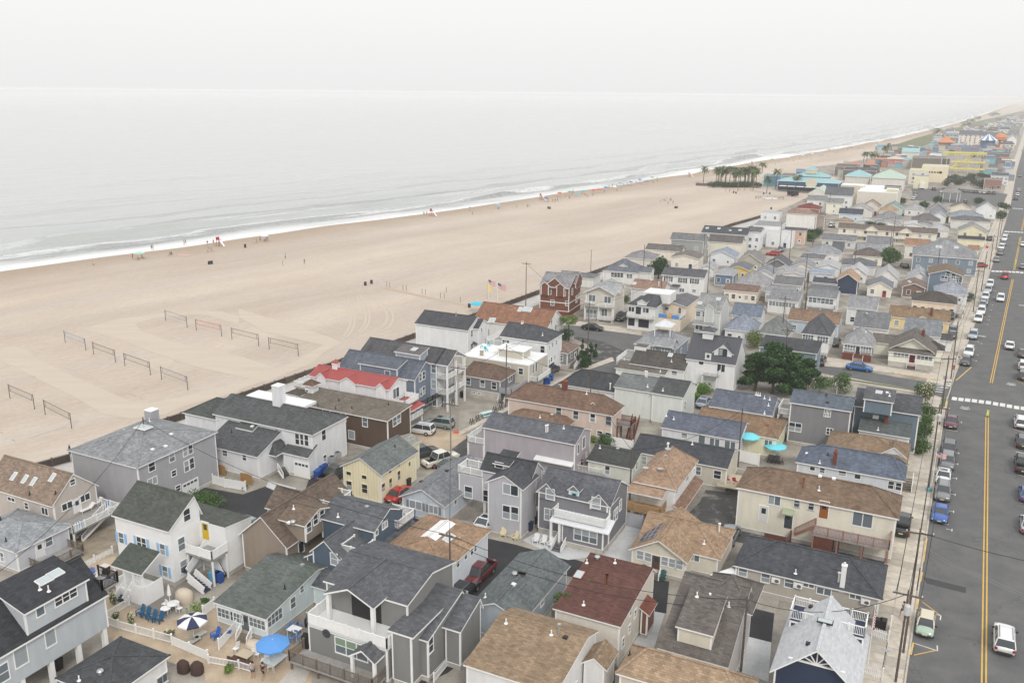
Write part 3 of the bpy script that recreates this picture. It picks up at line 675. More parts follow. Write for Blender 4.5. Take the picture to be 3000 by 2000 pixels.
SKYG=mat('skylight_glass',(.42,.47,.48),.12,0,.6)
MEMB=mat('white_membrane',(.72,.73,.73),.6,noise=.06,nscale=.7)
GRAVEL=gmt('rolled_roofing',(.26,.25,.25),(.34,.33,.32),1.2)
# -- roads, pavements, lots
YEL=mat('yellow_paint',(.62,.38,.07),.7,noise=.15,nscale=1.5);WPT=mat('white_road_paint',(.62,.62,.60),.7,noise=.15,nscale=1.5);YKERB=mat('yellow_kerb_paint',(.6,.42,.16),.8,noise=.25,nscale=1.0)
kerb_px=[(2666,1916),(2715,1575),(2772,1183),(2797,1106),(2861,938),(2889,837),(2934,690),(2960,607),(2979,500),(2998,434)]
KB=[P(*p)for p in kerb_px];d0=(KB[1]-KB[0]).normalized();KB=[KB[0]-d0*70]+KB
d1=(KB[-1]-KB[-3]).normalized();KB.append(KB[-1]+d1*5000)
KB=[KB[0],KB[1],KB[3],KB[4]]+KB[5:]
def offs(line,o):
 out=[]
 for i,p in enumerate(line):
  a=line[max(0,i-1)];c=line[min(len(line)-1,i+1)];t=(c-a).normalized();out.append(p+VX((t.y,-t.x,0))*o)
 return out
def strip(name,line,a,b_,z,m,kind='structure',h=None,parent=None):
 A,B_=offs(line,a),offs(line,b_);q=MB()
 for i in range(len(line)-1):
  if h is None:q.poly([VX((v.x,v.y,z))for v in(A[i],B_[i],B_[i+1],A[i+1])][::(1 if b_>a else-1)])
  else:
   t=[VX((v.x,v.y,z+h))for v in(A[i],B_[i],B_[i+1],A[i+1])];l=[VX((v.x,v.y,z-.02))for v in(A[i],B_[i],B_[i+1],A[i+1])]
   q.poly(t);q.poly([l[0],l[1],t[1],t[0]]);q.poly([l[1],l[2],t[2],t[1]]);q.poly([l[2],l[3],t[3],t[2]]);q.poly([l[3],l[0],t[0],t[3]])
 o=q.bd(name,m,parent)
 if kind and parent is None:tag(o,kind=kind)
 return o
strip('main_road',KB,0,16.6,.02,ASPH)
strip('pavement_far_side',KB,16.6,20.5,.012,SIDEW)
kerb=strip('kerb',KB,-.16,0,0,SIDEW,h=.13);strip('kerb',KB,16.6,16.76,0,SIDEW,h=.13)
strip('pavement_bed',KB[:4]+KB[4:],-4.3,-.16,.008,SIDEW)
# pavement slabs (near stretch), each its own piece
sw=TG('pavement',None,None);tag(sw,kind='structure')
def walk(line,s):
 for a,b in zip(line,line[1:]):
  l=(b-a).length
  if s<=l:t=(b-a).normalized();return a+t*s,t
  s-=l
 t=(line[-1]-line[-2]).normalized();return line[-1],t
sb=MB();sb.box(-.73,-.86,0,.73,.86,.05);slab=sb.mesh('slab',SIDEW)
SM_=[slab]+[slab.copy()for _ in range(2)]
for i_,c_ in enumerate(((.36,.33,.28),(.50,.45,.38))):SM_[i_+1].materials[0]=gmt('pavement_concrete_b%d'%i_,c_,tuple(x*1.15 for x in c_),.8,fine=7,finev=.08)
for i in range(92):
 s=8+1.5*i;p,t=walk(KB,s);a=math.atan2(t.y,t.x)
 if 116<s<131:continue
 for o in(-1.15,-2.95):
  if random.random()<.02:continue
  q=p+VX((t.y,-t.x,0))*o;link('slab',random.choice(SM_),sw,(q.x,q.y,.0+random.uniform(0,.012)),a)
def kpt(s,o,z=0):p,t=walk(KB,s);q=p+VX((t.y,-t.x,0))*o;q.z=z;return q,t
def sof(px,py):
 g_=P(px,py);best=min(range(0,6000),key=lambda k:(walk(KB,k*.25)[0]-g_).length);return best*.25
def paint(name,pts,m=WPT,z=.032,parent=None):
 b=MB();b.poly([VX((p.x,p.y,z))for p in pts]);o=b.bd(name,m,parent)
 if o.data.polygons[0].normal.z<0:o.data.flip_normals()
 if parent is None:tag(o,kind='structure')
 return o
def dbl(p0,p1,m=YEL,name='centre_line'):
 d=(p1-p0).normalized();n=VX((d.y,-d.x,0))
 for k in(-.17,.17):paint(name,[p0+n*(k-.07),p0+n*(k+.07),p1+n*(k+.07),p1+n*(k-.07)],m)
dbl(P(2882,2010),P(2892,1217));dbl(P(2903.6,1122),P(2967,818));dbl(P(2971,791),P(2990,694));dbl(P(2993,676),P(3010,600))
for s0 in(330,420,520,640):a,_=kpt(s0,8.3);b_,_=kpt(s0+80,8.3);dbl(a,b_)
# crossings
def crossing(pts,L=2.0,w=.85,ang=None):
 t=TG('crosswalk',None,None);tag(t,kind='structure')
 for(x,y)in pts:
  p=P(x,y);_,tt=walk(KB,sof(x,y))if ang is None else(0,VX((math.cos(ang),math.sin(ang),0)));n=VX((tt.y,-tt.x,0))
  paint('crosswalk_bar',[p+tt*L/2+n*w/2,p+tt*L/2-n*w/2,p-tt*L/2-n*w/2,p-tt*L/2+n*w/2],parent=t)
fr=lambda x,y,a=2250,b=850,s=2.613:(a+x/s,b+y/s)
crossing([fr(*p)for p in((1427,830),(1477,836),(1528,841),(1580,847),(1633,854),(1687,860),(1742,870),(1795,878),(1848,888),(1903,898),(1955,905))],1.9,.8)
crossing([fr(x,y,2450,600,3.92)for x,y in((1802,762),(1848,764),(1893,766),(1940,768),(1988,770),(2036,772),(2083,774),(2130,779))],2.6,.9)
crossing([fr(x,y,2450,600,3.92)for x,y in((1950,307),(1985,309),(2020,311),(2056,313),(2094,315),(2132,318))],2.6,.9);crossing([fr(x,y,2450,600,3.92)for x,y in((2040,42),(2070,44),(2100,46),(2130,48))],2.4,.9)
crossing([fr(*p)for p in((1342,697),(1330,712),(1318,727),(1304,743),(1290,758),(1277,774))],2.6,.35,rdn(-24));crossing([fr(*p)for p in((1382,702),(1372,716),(1360,730),(1352,744))],1.3,.35,rdn(-24))
paint('stop_line',[P(*fr(*p))for p in((1163,714),(1187,718),(1184,756),(1160,752))])
# side streets
F(2250,850,2.613)
sheet('side_street',[(-560,445),(330,540),(640,600),(960,660),(1300,715),(1420,745),(1360,830),(1150,765),(640,680),(385,625),(-100,570),(-640,500)],.012,ASPH)
sheet('pavement_north',[(-60,470),(385,500),(950,590),(1330,655),(1350,690),(1300,685),(950,632),(420,578),(-60,530)],.03,SIDEW);sheet('pavement_south',[(380,655),(640,700),(850,735),(1170,790),(1180,770),(850,712),(640,672),(385,640)],.03,SIDEW)
sheet('verge',[(560,668),(850,715),(1150,765),(1150,772),(850,726),(560,680)],.045,mat('verge_grass',(.09,.12,.04),.95,noise=.3,nscale=3))
sheet('verge',[(1330,828),(1372,828),(1360,905),(1325,900)],.02,mat('verge_grass',(.09,.12,.04),.95,noise=.3,nscale=3))
b=MB()
for pts in(((950,632),(1330,690)),((1440,690),(1556,588)),((1362,905),(1372,850))):
 a,c=G(*pts[0],.05),G(*pts[1],.05);b.bar(a,c,.2,.12 if pts[0][0]!=1440 else.02)
tag(b.bd('yellow_kerb_paint',YKERB),kind='structure')
for pts in(((800,1700),(870,1400)),):
 pass
F(1500,600,3.92)
sheet('side_street',[(560,1370),(800,1395),(1080,1440),(1440,1495),(1900,1560),(2300,1640),(2300,1760),(1700,1700),(1420,1740),(1050,1568),(680,1500)],.014,ASPH);sheet('forecourt',[(420,1300),(800,1340),(1000,1370),(1500,1430),(1480,1495),(1050,1440),(760,1385),(430,1380)],.028,SIDEW)
F(1200,850,2.613)
sheet('parking_lot',[(1240,290),(1568,350),(1780,390),(1850,430),(1560,560),(1250,640),(1300,560),(1420,440),(1260,370)],.01,ASPO)
sheet('lane',[(1568,545),(1870,425),(1900,480),(1700,600),(1300,790),(1000,960),(700,1120),(440,1290),(330,1250),(460,1090),(720,925),(900,820),(1240,640)],.018,ASPH)
sheet('pavement_lane',[(1550,510),(1568,540),(1230,655),(740,925),(380,1110),(360,1090),(720,905),(1000,760),(1130,690),(1260,620)],.03,SIDEW)
sheet('gravel_lot',[(130,850),(560,790),(700,880),(540,985),(380,1090),(140,1080)],.022,GRVL);sheet('sandy_forecourt',[(10,1080),(150,1060),(380,1090),(450,1120),(300,1230),(160,1260),(0,1180)],.026,PATIO)
sheet('parking_bay',[(20,1180),(300,1230),(240,1340),(0,1420)],.018,GRVL)
sheet('rear_lot',[(330,1180),(450,1130),(460,1300),(420,1420),(200,1420),(240,1300)],.024,ASPO)
F(600,1300,2.24)
sheet('asphalt_lot',[(-80,270),(250,330),(420,270),(760,330),(900,250),(700,520),(300,640),(-60,720),(-120,500)],.012,ASPN)
sheet('driveway',[(700,180),(900,150),(880,330),(1050,400),(1250,480),(1450,500),(1400,600),(900,500),(650,330)],.016,ASPN)
sheet('front_path',[(420,240),(600,290),(560,350),(400,280)],.03,PALEC)
sheet('patio',[(0,1180),(300,1280),(720,1330),(700,1568),(0,1568)],.014,PATIO)
sheet('concrete_path',[(650,1568),(480,1568),(715,1320),(760,1360)],.025,CONC)
F(0,1300,2.24)
sheet('patio',[(560,760),(760,700),(760,1040),(1100,1150),(1400,1050),(1700,1300),(1568,1568),(1300,1500),(650,1250),(640,1000),(500,830)],.012,PATIO);sheet('yard',[(380,500),(760,560),(760,720),(470,820),(420,780),(200,900),(150,820)],.016,gmt('damp_sand_yard',(.20,.17,.13),(.33,.28,.21),.6,fine=7))
F(1200,1300,2.24)
sheet('driveway',[(0,470),(450,600),(700,660),(900,720),(1100,760),(1400,860),(1350,900),(1000,860),(760,800),(450,1200),(380,1400),(250,1500),(100,1568),(-40,1568),(240,1000),(450,780),(420,700),(0,560)],.014,ASPN)
sheet('carport_paving',[(250,480),(580,540),(600,580),(760,620),(700,660),(430,600),(250,540)],.024,GRVL);sheet('front_terrace',[(740,630),(870,560),(1060,640),(1300,700),(1400,480),(1568,540),(1568,790),(1400,790),(1280,730),(1040,760),(960,740)],.026,PALEC);sheet('side_yard',[(830,1180),(960,960),(930,1080),(930,1280)],.018,CONC)
F(1800,1300,2.24)
sheet('driveway',[(180,880),(360,900),(340,1110),(160,1080)],.02,ASPN);sheet('concrete_yard',[(180,1080),(330,1110),(260,1340),(80,1330)],.018,PALEC);sheet('driveway',[(820,1055),(1050,1110),(1030,1300),(790,1240)],.02,ASPN);sheet('gravel_bed',[(820,940),(1090,1000),(1060,1110),(820,1050)],.016,GRVL);sheet('pale_roof_deck',[(790,1240),(1030,1300),(1010,1560),(760,1470)],.024,PALEC)
sheet('patched_lot',[(600,300),(900,340),(840,530),(460,480),(560,380)],.012,ASPO);sheet('lane',[(430,470),(840,520),(1000,600),(1568,720),(2100,830),(2080,960),(1900,960),(1500,800),(800,640),(700,600)],.014,ASPO);sheet('concrete_apron',[(880,360),(950,370),(990,580),(830,530)],.022,CONC)
F(2300,1300,2.24)
sheet('side_lot',[(640,780),(780,810),(750,990),(640,960)],.022,ASPO);sheet('side_lot',[(760,440),(850,460),(820,600),(770,600)],.022,ASPO);sheet('side_lot',[(460,1230),(690,1300),(660,1480),(450,1420)],.022,ASPO);sheet('front_walk',[(600,980),(760,1010),(700,1320),(520,1290),(500,1150)],.016,SIDEW);sheet('path',[(800,150),(920,170),(870,430),(770,440)],.016,CONC)
for a,c in(((930,615),(908,770)),((900,840),(888,900)),((875,1010),(866,1080)),((842,1300),(825,1380))):
 b=MB();b.bar(G(*a,.135),G(*c,.135),.17,.02);tag(b.bd('yellow_kerb_paint',YKERB),kind='structure')
sheet('road_patch',[(905,870),(1190,940),(1185,978),(930,915)],.026,mat('dark_tar_patch',(.062,.062,.064),.9,noise=.1))
for seg in(((935,690),(1150,810),(1330,880),(1568,985)),((940,715),(1160,830),(1320,895),(1568,1002))):
 b=MB()
 for a,c in zip(seg,seg[1:]):b.bar(G(*a,.024),G(*c,.024),.07,.008)
 tag(b.bd('sealed_crack',mat('crack_sealer',(.19,.19,.19),.9)),kind='structure')
 # bay markings
def tmark(px,py,side=1,full=True):
 s=sof(px,py);p,t=walk(KB,s);n=VX((t.y,-t.x,0))
 if side>0:c=p+n*2.55;q=p+n*1.9
 else:c=p+n*14.0;q=p+n*14.7
 paint('bay_mark',[c-t*.35-n*.05,c-t*.35+n*.05,c+t*.35+n*.05,c+t*.35-n*.05]);paint('bay_mark',[q-t*.05,q+t*.05,c+t*.05,c-t*.05]if side>0 else[c-t*.05,c+t*.05,q+t*.05,q-t*.05],z=.034)
for y in(1315.6,1347,1387,1434,1483,1536):tmark(2780-(y-1316)*.14-45,y)
for px,py in((2885,947),(2880,933),(2876,922),(2869,1002),(2857,1035),(2849,1052),(2805,1231),(2900,905),(2905,890),(2911,868),(2915,850)):tmark(px-25,py)
for y in(1319,1392,1421,1473,1512,1567,1110,1160,1280):tmark(2740+(1400-y)*.12,y,-1)
F(2300,1300,2.24)
def pl(a,c,m=WPT,w=.11):
 A,B_=G(*a),G(*c);d=(B_-A).normalized();n=VX((d.y,-d.x,0))*w/2;paint('bay_line',[A-n,A+n,B_+n,B_-n],m,z=.030+random.uniform(0,.006))
pl((850,1308),(1000,1357));pl((1000,1357),(998,1322));pl((845,1385),(1000,1352),YEL);pl((900,1035),(1015,1122),YEL);pl((970,1115),(1022,1125));pl((1022,1125),(1018,1155));pl((962,512),(1075,530));pl((1515,50),(1568,62));pl((1525,200),(1568,215));pl((1537,385),(1568,392))
F(2250,850,2.613);pl((1600,390),(1618,396));pl((1545,388),(1617,397));pl((1582,250),(1660,256));pl((1360,1066),(1455,1082));pl((590,598),(612,600));pl((785,625),(808,630));pl((1905,690),(1960,720),YEL);pl((1885,1065),(1960,1090));pl((1895,1235),(1960,1250));pl((1900,690),(1960,700))
def sharrow(px,py):
 p=G(px,py,.034);s=sof(*fx((px,py)));_,t=walk(KB,s);n=VX((t.y,-t.x,0));b=MB()
 for sx in(-.42,.42):
  for i in range(12):
   a0,a1=2*math.pi*i/12,2*math.pi*(i+1)/12;c=p+n*sx
   b.poly([c+(n*math.cos(a)+t*math.sin(a))*r for a,r in((a0,.26),(a1,.26),(a1,.36),(a0,.36))])
 for(a,c)in(((-.42,0),(0,.35)),((.42,0),(0,.35)),((-.3,.4),(.3,.4)),((-.5,-.8),(0,-.45)),((.5,-.8),(0,-.45)),((-.5,-1.1),(0,-.75)),((.5,-1.1),(0,-.75))):
  A=p-n*a[0]*1.2-t*a[1];C_=p-n*c[0]*1.2-t*c[1];d=(C_-A).normalized();m_=VX((d.y,-d.x,0))*.06;b.poly([A-m_,A+m_,C_+m_,C_-m_])
 o=b.bd('cycle_symbol',WPT);o.data.validate();tag(o,kind='structure')
sharrow(1508,905);sharrow(1862,722);sharrow(1640,355)
F(2450,600,3.92);sharrow(2130,1155);sharrow(1660,1510)
# -- seawall
t=TG('seawall','long dark brown timber seawall between the houses and the sand','seawall')
WB=[mat('seawall_timber',(.085,.065,.055),.9,noise=.2,nscale=2),mat('seawall_timber_b',(.11,.085,.07),.9,noise=.2,nscale=2),mat('seawall_timber_c',(.065,.052,.046),.9,noise=.2,nscale=2)]
wb=MB();wb.box(-1.18,-.06,-.3,1.18,.06,1.1);WP=[]
for m_ in WB:me=wb.mesh('plank_panel',m_);WP.append(me)
pb_=MB();pb_.box(-.09,-.14,-.3,.09,.14,1.25);PST=pb_.mesh('post',WB[1]);cb=MB();cb.box(-1.22,-.13,1.1,1.22,.13,1.17);CAPM=cb.mesh('cap_rail',mat('grey_cap',(.24,.21,.19),.9))
Ltot=sum((b-a).length for a,b in zip(WL,WL[1:]));k=0
while k*2.4<min(Ltot,300*2.4-3):
 p,d=walk(WL,k*2.4+1.2);a=math.atan2(d.y,d.x)
 link('plank_panel',random.choice(WP),t,(p.x,p.y,0),a);link('cap_rail',CAPM,t,(p.x,p.y,0),a);q=p-d*1.2;link('post',PST,t,(q.x,q.y,0),a);k+=1
def wallstrip(line,a,b_,z,m):
 strip('beach_walk',line,a,b_,z,m)
wallstrip(WL,.5,5.5,.006,SEAWP)
# -- volleyball courts
F(0,800,2.613)
def net(A,B_,col,label):
 a,b=G(*A,0),G(*B_,0);d=b-a;L_=d.length;t=TG('volleyball_net',label,'volleyball net',(a.x,a.y,-.05),math.atan2(d.y,d.x),'beach volleyball nets')
 m=MB();m.tube((0,0,0),(0,0,2.55),.06,n=8);pm=m.mesh('post',mat('dark_net_post',(.06,.06,.065),.6),uv=False);link('post',pm,t);link('post',pm,t,(L_,0,0))
 n=MB();cm=mat('net_tape',col,.8)
 n.bar((.1,0,2.43),(L_-.1,0,2.43),.05,.07);n.bar((.1,0,1.45),(L_-.1,0,1.45),.04,.06)
 for x in(.5,L_-.5):n.bar((x,0,1.45),(x,0,2.43),.05)
 k=int(L_/.45)
 for i in range(k):n.bar((.1+i*.45,0,1.47),(.1+i*.45,0,2.42),.008)
 for z in(1.7,1.95,2.2):n.bar((.1,0,z),(L_-.1,0,z),.008)
 n.bd('net',cm,t)
net((500,530),(658,592),(.20,.30,.38),'blue taped volleyball net, furthest left of the middle row');net((717,620),(885,683),(.05,.05,.055),'black volleyball net second from the left in the middle row');net((957,708),(1152,778),(.05,.05,.06),'black volleyball net third from the left in the middle row');net((1238,815),(1438,893),(.12,.17,.24),'dark blue volleyball net at the right end of the middle row')
net((77,957),(265,1040),(.10,.09,.09),'dark volleyball net at the left edge of the beach');net((347,1080),(549,1187),(.12,.10,.09),'brown black volleyball net closest to the big grey hip roofed house')
net((1269,363),(1433,416),(.18,.22,.28),'grey blue volleyball net at the left end of the far row');net((1503,437),(1697,484),(.45,.06,.05),'red taped volleyball net in the far row');net((1776,505),(1981,557),(.09,.08,.08),'black volleyball net just right of the red one')
F(700,850,2.613);net((232,452),(455,503),(.10,.09,.09),'dark volleyball net at the right end of the far row');F(0,800,2.613)
ROPE=mat('court_rope',(.16,.12,.09),.9)
for pts in(((0,985),(280,900)),((0,1100),(120,1065)),((30,1180),(230,1120)),((160,1285),(520,1170)),((580,1145),(730,1105)),((0,1215),(120,1290)),((725,990),(850,1048)),((430,870),(495,893)),((210,775),(300,812)),((0,680),(60,710)),((300,590),(380,570)),((250,615),(330,650)),((490,725),(560,748)),((700,805),(820,853)),((830,750),(890,735)),((1010,890),(1125,860)),((1420,770),(1510,742)),((1380,690),(1300,655)),((1090,410),(1150,400)),((1560,575),(1700,612)),((960,910),(1130,980)),((810,960),(600,900))):
 b=MB();p,q=G(*pts[0],-.06),G(*pts[1],-.06);p.z=q.z=-.045;n=max(2,int((q-p).length/1.2))
 for i in range(n):
  if random.random()<.3:continue
  b.bar(p.lerp(q,i/n),p.lerp(q,(i+.9)/n),.07,.03)
 if b.f:tag(b.bd('court_boundary_rope',ROPE),'dark boundary rope half buried in the sand of a volleyball court','rope','court boundary ropes')
 # raked bands between the courts: paler dry sand
RAK=gmt('raked_sand',(.47,.405,.335),(.505,.44,.365),.25,fine=3,stretch=(rdn(26),.3,2.0),finev=.03)
SZ=[-.022]
def sandsheet(pts,m=RAK):
 SZ[0]+=.005;sheet('raked_sand',pts,SZ[0],m)
sandsheet([(0,570),(110,560),(215,590),(260,640),(480,750),(700,850),(1000,980),(1150,990),(1420,940),(1829,830),(1829,905),(1400,1020),(1260,1080),(1000,1110),(800,1080),(560,940),(330,830),(120,720),(0,660)])
sandsheet([(620,430),(900,350),(1250,305),(1500,285),(1700,295),(1829,330),(1829,395),(1600,325),(1450,315),(1180,345),(1040,390),(1080,440),(1300,520),(1829,630),(2150,740),(2200,770),(2050,830),(1829,790),(1500,715),(1150,600),(900,500)])
F(700,850,2.613)
sandsheet([(0,142),(300,230),(700,360),(790,400),(660,470),(560,560),(300,660),(0,760),(0,700),(400,560),(640,420),(200,320),(0,207)])
TYRE=mat('tyre_track_sand',(.49,.425,.355),.95,noise=.05)
for pts in(((800,80),(845,160),(860,230),(840,300),(800,350)),((830,70),(880,160),(890,240),(865,310),(825,360)),((900,50),(950,120),(975,190),(965,260),(915,320)),((930,40),(985,120),(1005,200),(990,270),(930,330)),((1040,80),(1110,140),(1145,200),(1110,280),(1010,320)),((1080,80),(1160,150),(1190,210),(1150,290),(1060,320))):
 b=MB()
 P_=[G(*p,0)for p in pts];Q_=[]
 for i in range(len(P_)-1):
  for k_ in range(5):Q_.append(P_[i].lerp(P_[i+1],k_/5))
 Q_.append(P_[-1]);Qs=Q_[:]
 for _ in range(4):Qs=[Qs[0]]+[(a+b2*2+c)/4 for a,b2,c in zip(Qs,Qs[1:],Qs[2:])]+[Qs[-1]]
 for a,c in zip(Qs,Qs[1:]):a.z=c.z=-.001;b.bar(a,c,.5,.012)
 tag(b.bd('tyre_track',TYRE),kind='structure')
F(2450,250,3.92)
sheet('dune_grass',[(405,775),(560,700),(720,670),(900,610),(1120,550),(1300,500),(1500,440),(1800,375),(2156,290),(2250,270),(2156,380),(1700,490),(1420,560),(1250,600),(1020,690),(720,790),(530,790)],.03,gmt('dune_grass',(.11,.125,.06),(.18,.19,.11),.08,fine=.8,finev=.2),kind='stuff')
sheet('car_park',[(860,1190),(1400,1180),(1850,1230),(1970,1250),(1900,1400),(1500,1370),(900,1320)],.02,ASPH);sheet('car_park',[(1660,820),(1930,830),(1930,1010),(1640,1000)],.02,ASPH)
# -- houses near the camera
DG=RC(84,87,92);LGREY=RC(128,130,134);TAN=RC(163,130,102);BRN=RC(128,100,84);CHAR=RC(62,64,70);GRN=RC(84,90,84);SLATE=RC(92,102,118)
NAVYTREAD=mat('navy_tread',(.02,.035,.08),.6)
F(0,1300,2.24)
h=HS((-150,290),(340,412),(632,268),'beige left edge cottage with four skylights in its tan roof and a raised white deck',K=0.85,e=5.2,R=(490,195),wall=WC(186,176,166),roof=RC(150,122,106))
h.win([('r',475,250,.6,.8),('r',440,405,1.3,.9,'sl'),('r',556,352,1.3,.9,'sl'),('f',75,362,1.2,.5,'sl'),('f',175,405,.6,.9),('f',295,440,1.0,1.0,'sl')],gl=GLD)
h.door('r',507,405,.9,2.0,(.7,.7,.7));h.bits([('sky',92,212,.6,1.2),('sky',165,230,.6,1.2),('sky',222,248,.6,1.2),('sky',345,220,.6,1.2),('bpipe',195,335),('bpipe',365,330)])
h.deck((355,545),(480,585),(745,420),2.3,sides='frk');h.sta((700,440),2.3,(615,665))
h=HS((-300,605),(100,712),(440,522),'light grey hip roofed cottage at the left edge beside a wooden deck',e=3.5,typ='hx',rise=1.7,wall=WC(188,192,200),roof=RC(150,155,160))
h.win([('r',255,660,.7,1.1),('r',318,625,.8,1.3),('f',15,740,.5,1.2)]);h.door('r',262,695);h.bits([('bpipe',40,638),('bpipe',5,500)])
h.deck((150,790),(300,830),(510,690),.7,col=WOODD)
# black roofed house on pillars
h=HS((-560,1390),(-120,1470),(655,965),'pale blue grey three storey house with black roof standing on pillars at the bottom left',K=1.0,e=5.8,typ='gy',rise=3.0,base=2.5,wall=WC(178,186,192),roof=CHAR,fnd=0)
h.add((-90,1040),(180,1105),(550,868),8.3,typ='sr',rise=1.2,base=5.2,fnd=0)
h.win([('r',430,988,2.1,.8,'tr'),('r',263,1092,.7,.8,'fx')],1);h.win([('r',327,1250,.9,1.7,'fx'),('r',135,1385,1.1,1.8,'fx'),('r',20,1500,.9,1.5)],0)
h.bits([('sky',290,898,.9,1.3),('sky',365,855,.9,1.3),('pipe',262,955),('pipe',320,965)],1)
b=h.bk[0];m=MB();m.box(-.2,-.2,0,.2,.2,2.5);pm=m.mesh('pillar',WT)
for i in range(5):link('pillar',pm,h.e0,(b.X1-.25,b.Y0+.4+(b.Y1-b.Y0-.8)*i/4,0));link('pillar',pm,h.e0,(b.X0+.3,b.Y0+.4+(b.Y1-b.Y0-.8)*i/4,0))
h.dk(6.2,box=(b.X1-2.6,b.Y1-.1,b.X1-.1,b.Y1+1.6),sides='frk',col=BLACK,legs=False)
# white house
h=HS((715,472),(1105,577),(1300,330),'tall white stucco house with green shingle roof, pale blue shutters and a yellow side door',K=1.0,e=6.5,typ='gx',D=4.7,rf=.8,R=(1255,335),wall=(.76,.76,.75),roof=RC(88,92,86),wmat=mat('white_stucco',(.76,.76,.76),.8,noise=.05,nscale=.8),green=.4)
h.bk[0].wo.data.materials[0]=mat('white_stucco',(.76,.76,.76),.8,noise=.05,nscale=.8)
h.win([('f',797,615,.7,1.2),('f',1068,690,.7,1.2),('f',1085,835,.7,1.2)],shut=(.28,.48,.72),gl=GLC);h.win([('f',930,648,1.3,1.25,'pt')],shut=(.28,.48,.72),gl=GLD)
h.win([('r',1225,465,.85,1.3),('r',1190,655,.85,1.4),('r',1205,800,.85,1.3)])
STUC=mat('white_stucco',(.76,.76,.76),.8,noise=.05,nscale=.8)
h.add((720,797),(930,857),(1042,738),3.7,typ='sf',rise=1.3,roof=RC(84,92,84),green=.5,open_=True,D=2.6)
b=h.bk[1];m=MB();m.box(-.09,-.09,1.3,.09,.09,3.55);pm=m.mesh('porch_post',WT,uv=False)
for i in range(4):link('porch_post',pm,h.e0,(b.x+.25+(b.w-.5)*i/3,b.y+.3,0))
m=MB();m.box(b.x+.1,b.y+.2,0,b.x+b.w-.1,b.y+b.d,1.25);m.box(b.x+b.w*.55,b.y+.2,1.25,b.x+b.w-.1,b.y+.32,2.1);m.box(b.x+.1,b.y+.2,1.25,b.x+.22,b.y+b.d,2.1);m.box(b.x+b.w-.2,b.y+.3,1.25,b.x+b.w-.1,b.y+b.d,2.1);m.bd('porch_base',STUC,h.e0)
h.sta((868,915),1.25,(800,1040),w=1.1,tread=NAVYTREAD,solid=True)
m0=h.bk[0]
h.add(typ='sk',box=(m0.X0,m0.Y1-.1,m0.X1-m0.X0+3.6,4.0),e=5.3,rise=.5,ov=.05,ovg=.05,wmat=STUC,corner=False)
h.door('f',1350,568,.95,2.05,(.62,.42,.02),blk=2);h.win([('f',1303,572,.6,1.0)],2)
h.dk(3.1,box=(m0.X1+.1,m0.Y1-2.3,m0.X1+3.7,m0.Y1-.1),sides='fr',solid=True)
h.sta((1335,655),3.1,(1245,860),1.1,w=1.0,tread=NAVYTREAD,solid=True);h.sta((1255,875),1.1,(1340,985),0,w=1.0,tread=NAVYTREAD,solid=True)
h.sta((1435,780),1.4,(1500,860),0,w=1.0,tread=NAVYTREAD,solid=True)
# dark roof at the bottom
h=HS((310,1568),(700,1680),(1205,1415),'dark roofed house cut by the bottom edge with white roof cap and corner windows',e=3.4,typ='hx',rise=1.3,wall=(.7,.7,.7),roof=RC(78,82,86))
h.win([('r',1140,1490,1.0,1.0,'sl'),('r',1080,1530,1.0,1.0,'sl')]);h.bits([('turb',660,1510),('pipe',520,1550)])
# ---- big grey hip house by the seawall
F(0,800,2.613)
h=HS((490,1362),(1048,1492),(1582,1192),'three storey grey house with broad pale hip roof and twin chimneys beside the seawall',K=0.8,e=8.6,typ='hx',R=(1030,1165),ends=(1,1),wall=WC(160,160,166),roof=RC(142,146,150))
b=h.bk[0]
h.win([('r',1313,1380,.8,1.4),('r',1418,1335,.8,1.5),('r',1450,1315,.8,1.5),('r',1430,1475,.8,1.7),('r',1465,1455,.8,1.7),('r',1330,1530,.7,.9),('r',1160,1470,.9,1.4)])
h.bits([('sky',1035,1140,2.0,1.4),('cap',950,1202,STEEL),('cap',1108,1175,STEEL),('pipe',1145,1135),('cap',1310,1235),('cap',1268,1328),('cap',1168,1352),('wchim',1165,1110,1.3,1.5)])
F(0,1300,2.24)
h.door('r',1248,262,2.6,2.3,(.7,.7,.7),kind='garage',z=.1);h.win([('r',1000,245,1.3,1.1,'sl'),('r',1168,290,.7,.9)])
# ---- white complex with dark roofs
F(700,850,2.613)
WW=(.72,.73,.75)
h=HS((165,1040),(560,1108),(775,985),'large white house with dark grey hip roofs, garage and side steps behind the asphalt lot',K=0.93,e=6.6,typ='hx',D=8.0,ends=(0,1),rise=1.9,wall=WW,roof=RC(88,91,93),Wd=17.5)
h.win([('f',450,1138,.75,1.6),('f',483,1142,.75,1.6),('f',515,1148,.75,1.6),('f',290,1072,.7,.4,'fx'),('r',648,1105,.8,1.6),('r',657,1285,.6,1.0)],gl=GLD)
b=h.bk[0]
F(500,1200,3.92)
h.add((365,400),(1000,540),(1175,265),4.0,typ='sf',rise=2.4,D=6.0,roof=RC(86,88,92));c1=h.bk[1]
h.win([('f',625,495,.8,.9),('f',848,545,.6,.9)],1,gl=GLD)
h.add((735,205),(945,242),(1100,60),5.7,typ='sf',rise=1.9,base=3.9,D=4.6,fnd=0);h.win([('f',820,255,.5,.5,'fx'),('f',862,265,.5,.5,'fx'),('f',905,272,.5,.5,'fx')],2,gl=GLD)
h.add((1255,490),(1585,550),(1630,462),3.5,typ='sf',rise=1.2,D=2.2);h.door('f',1510,690,2.5,2.3,(.74,.74,.74),kind='garage',blk=3,z=.1)
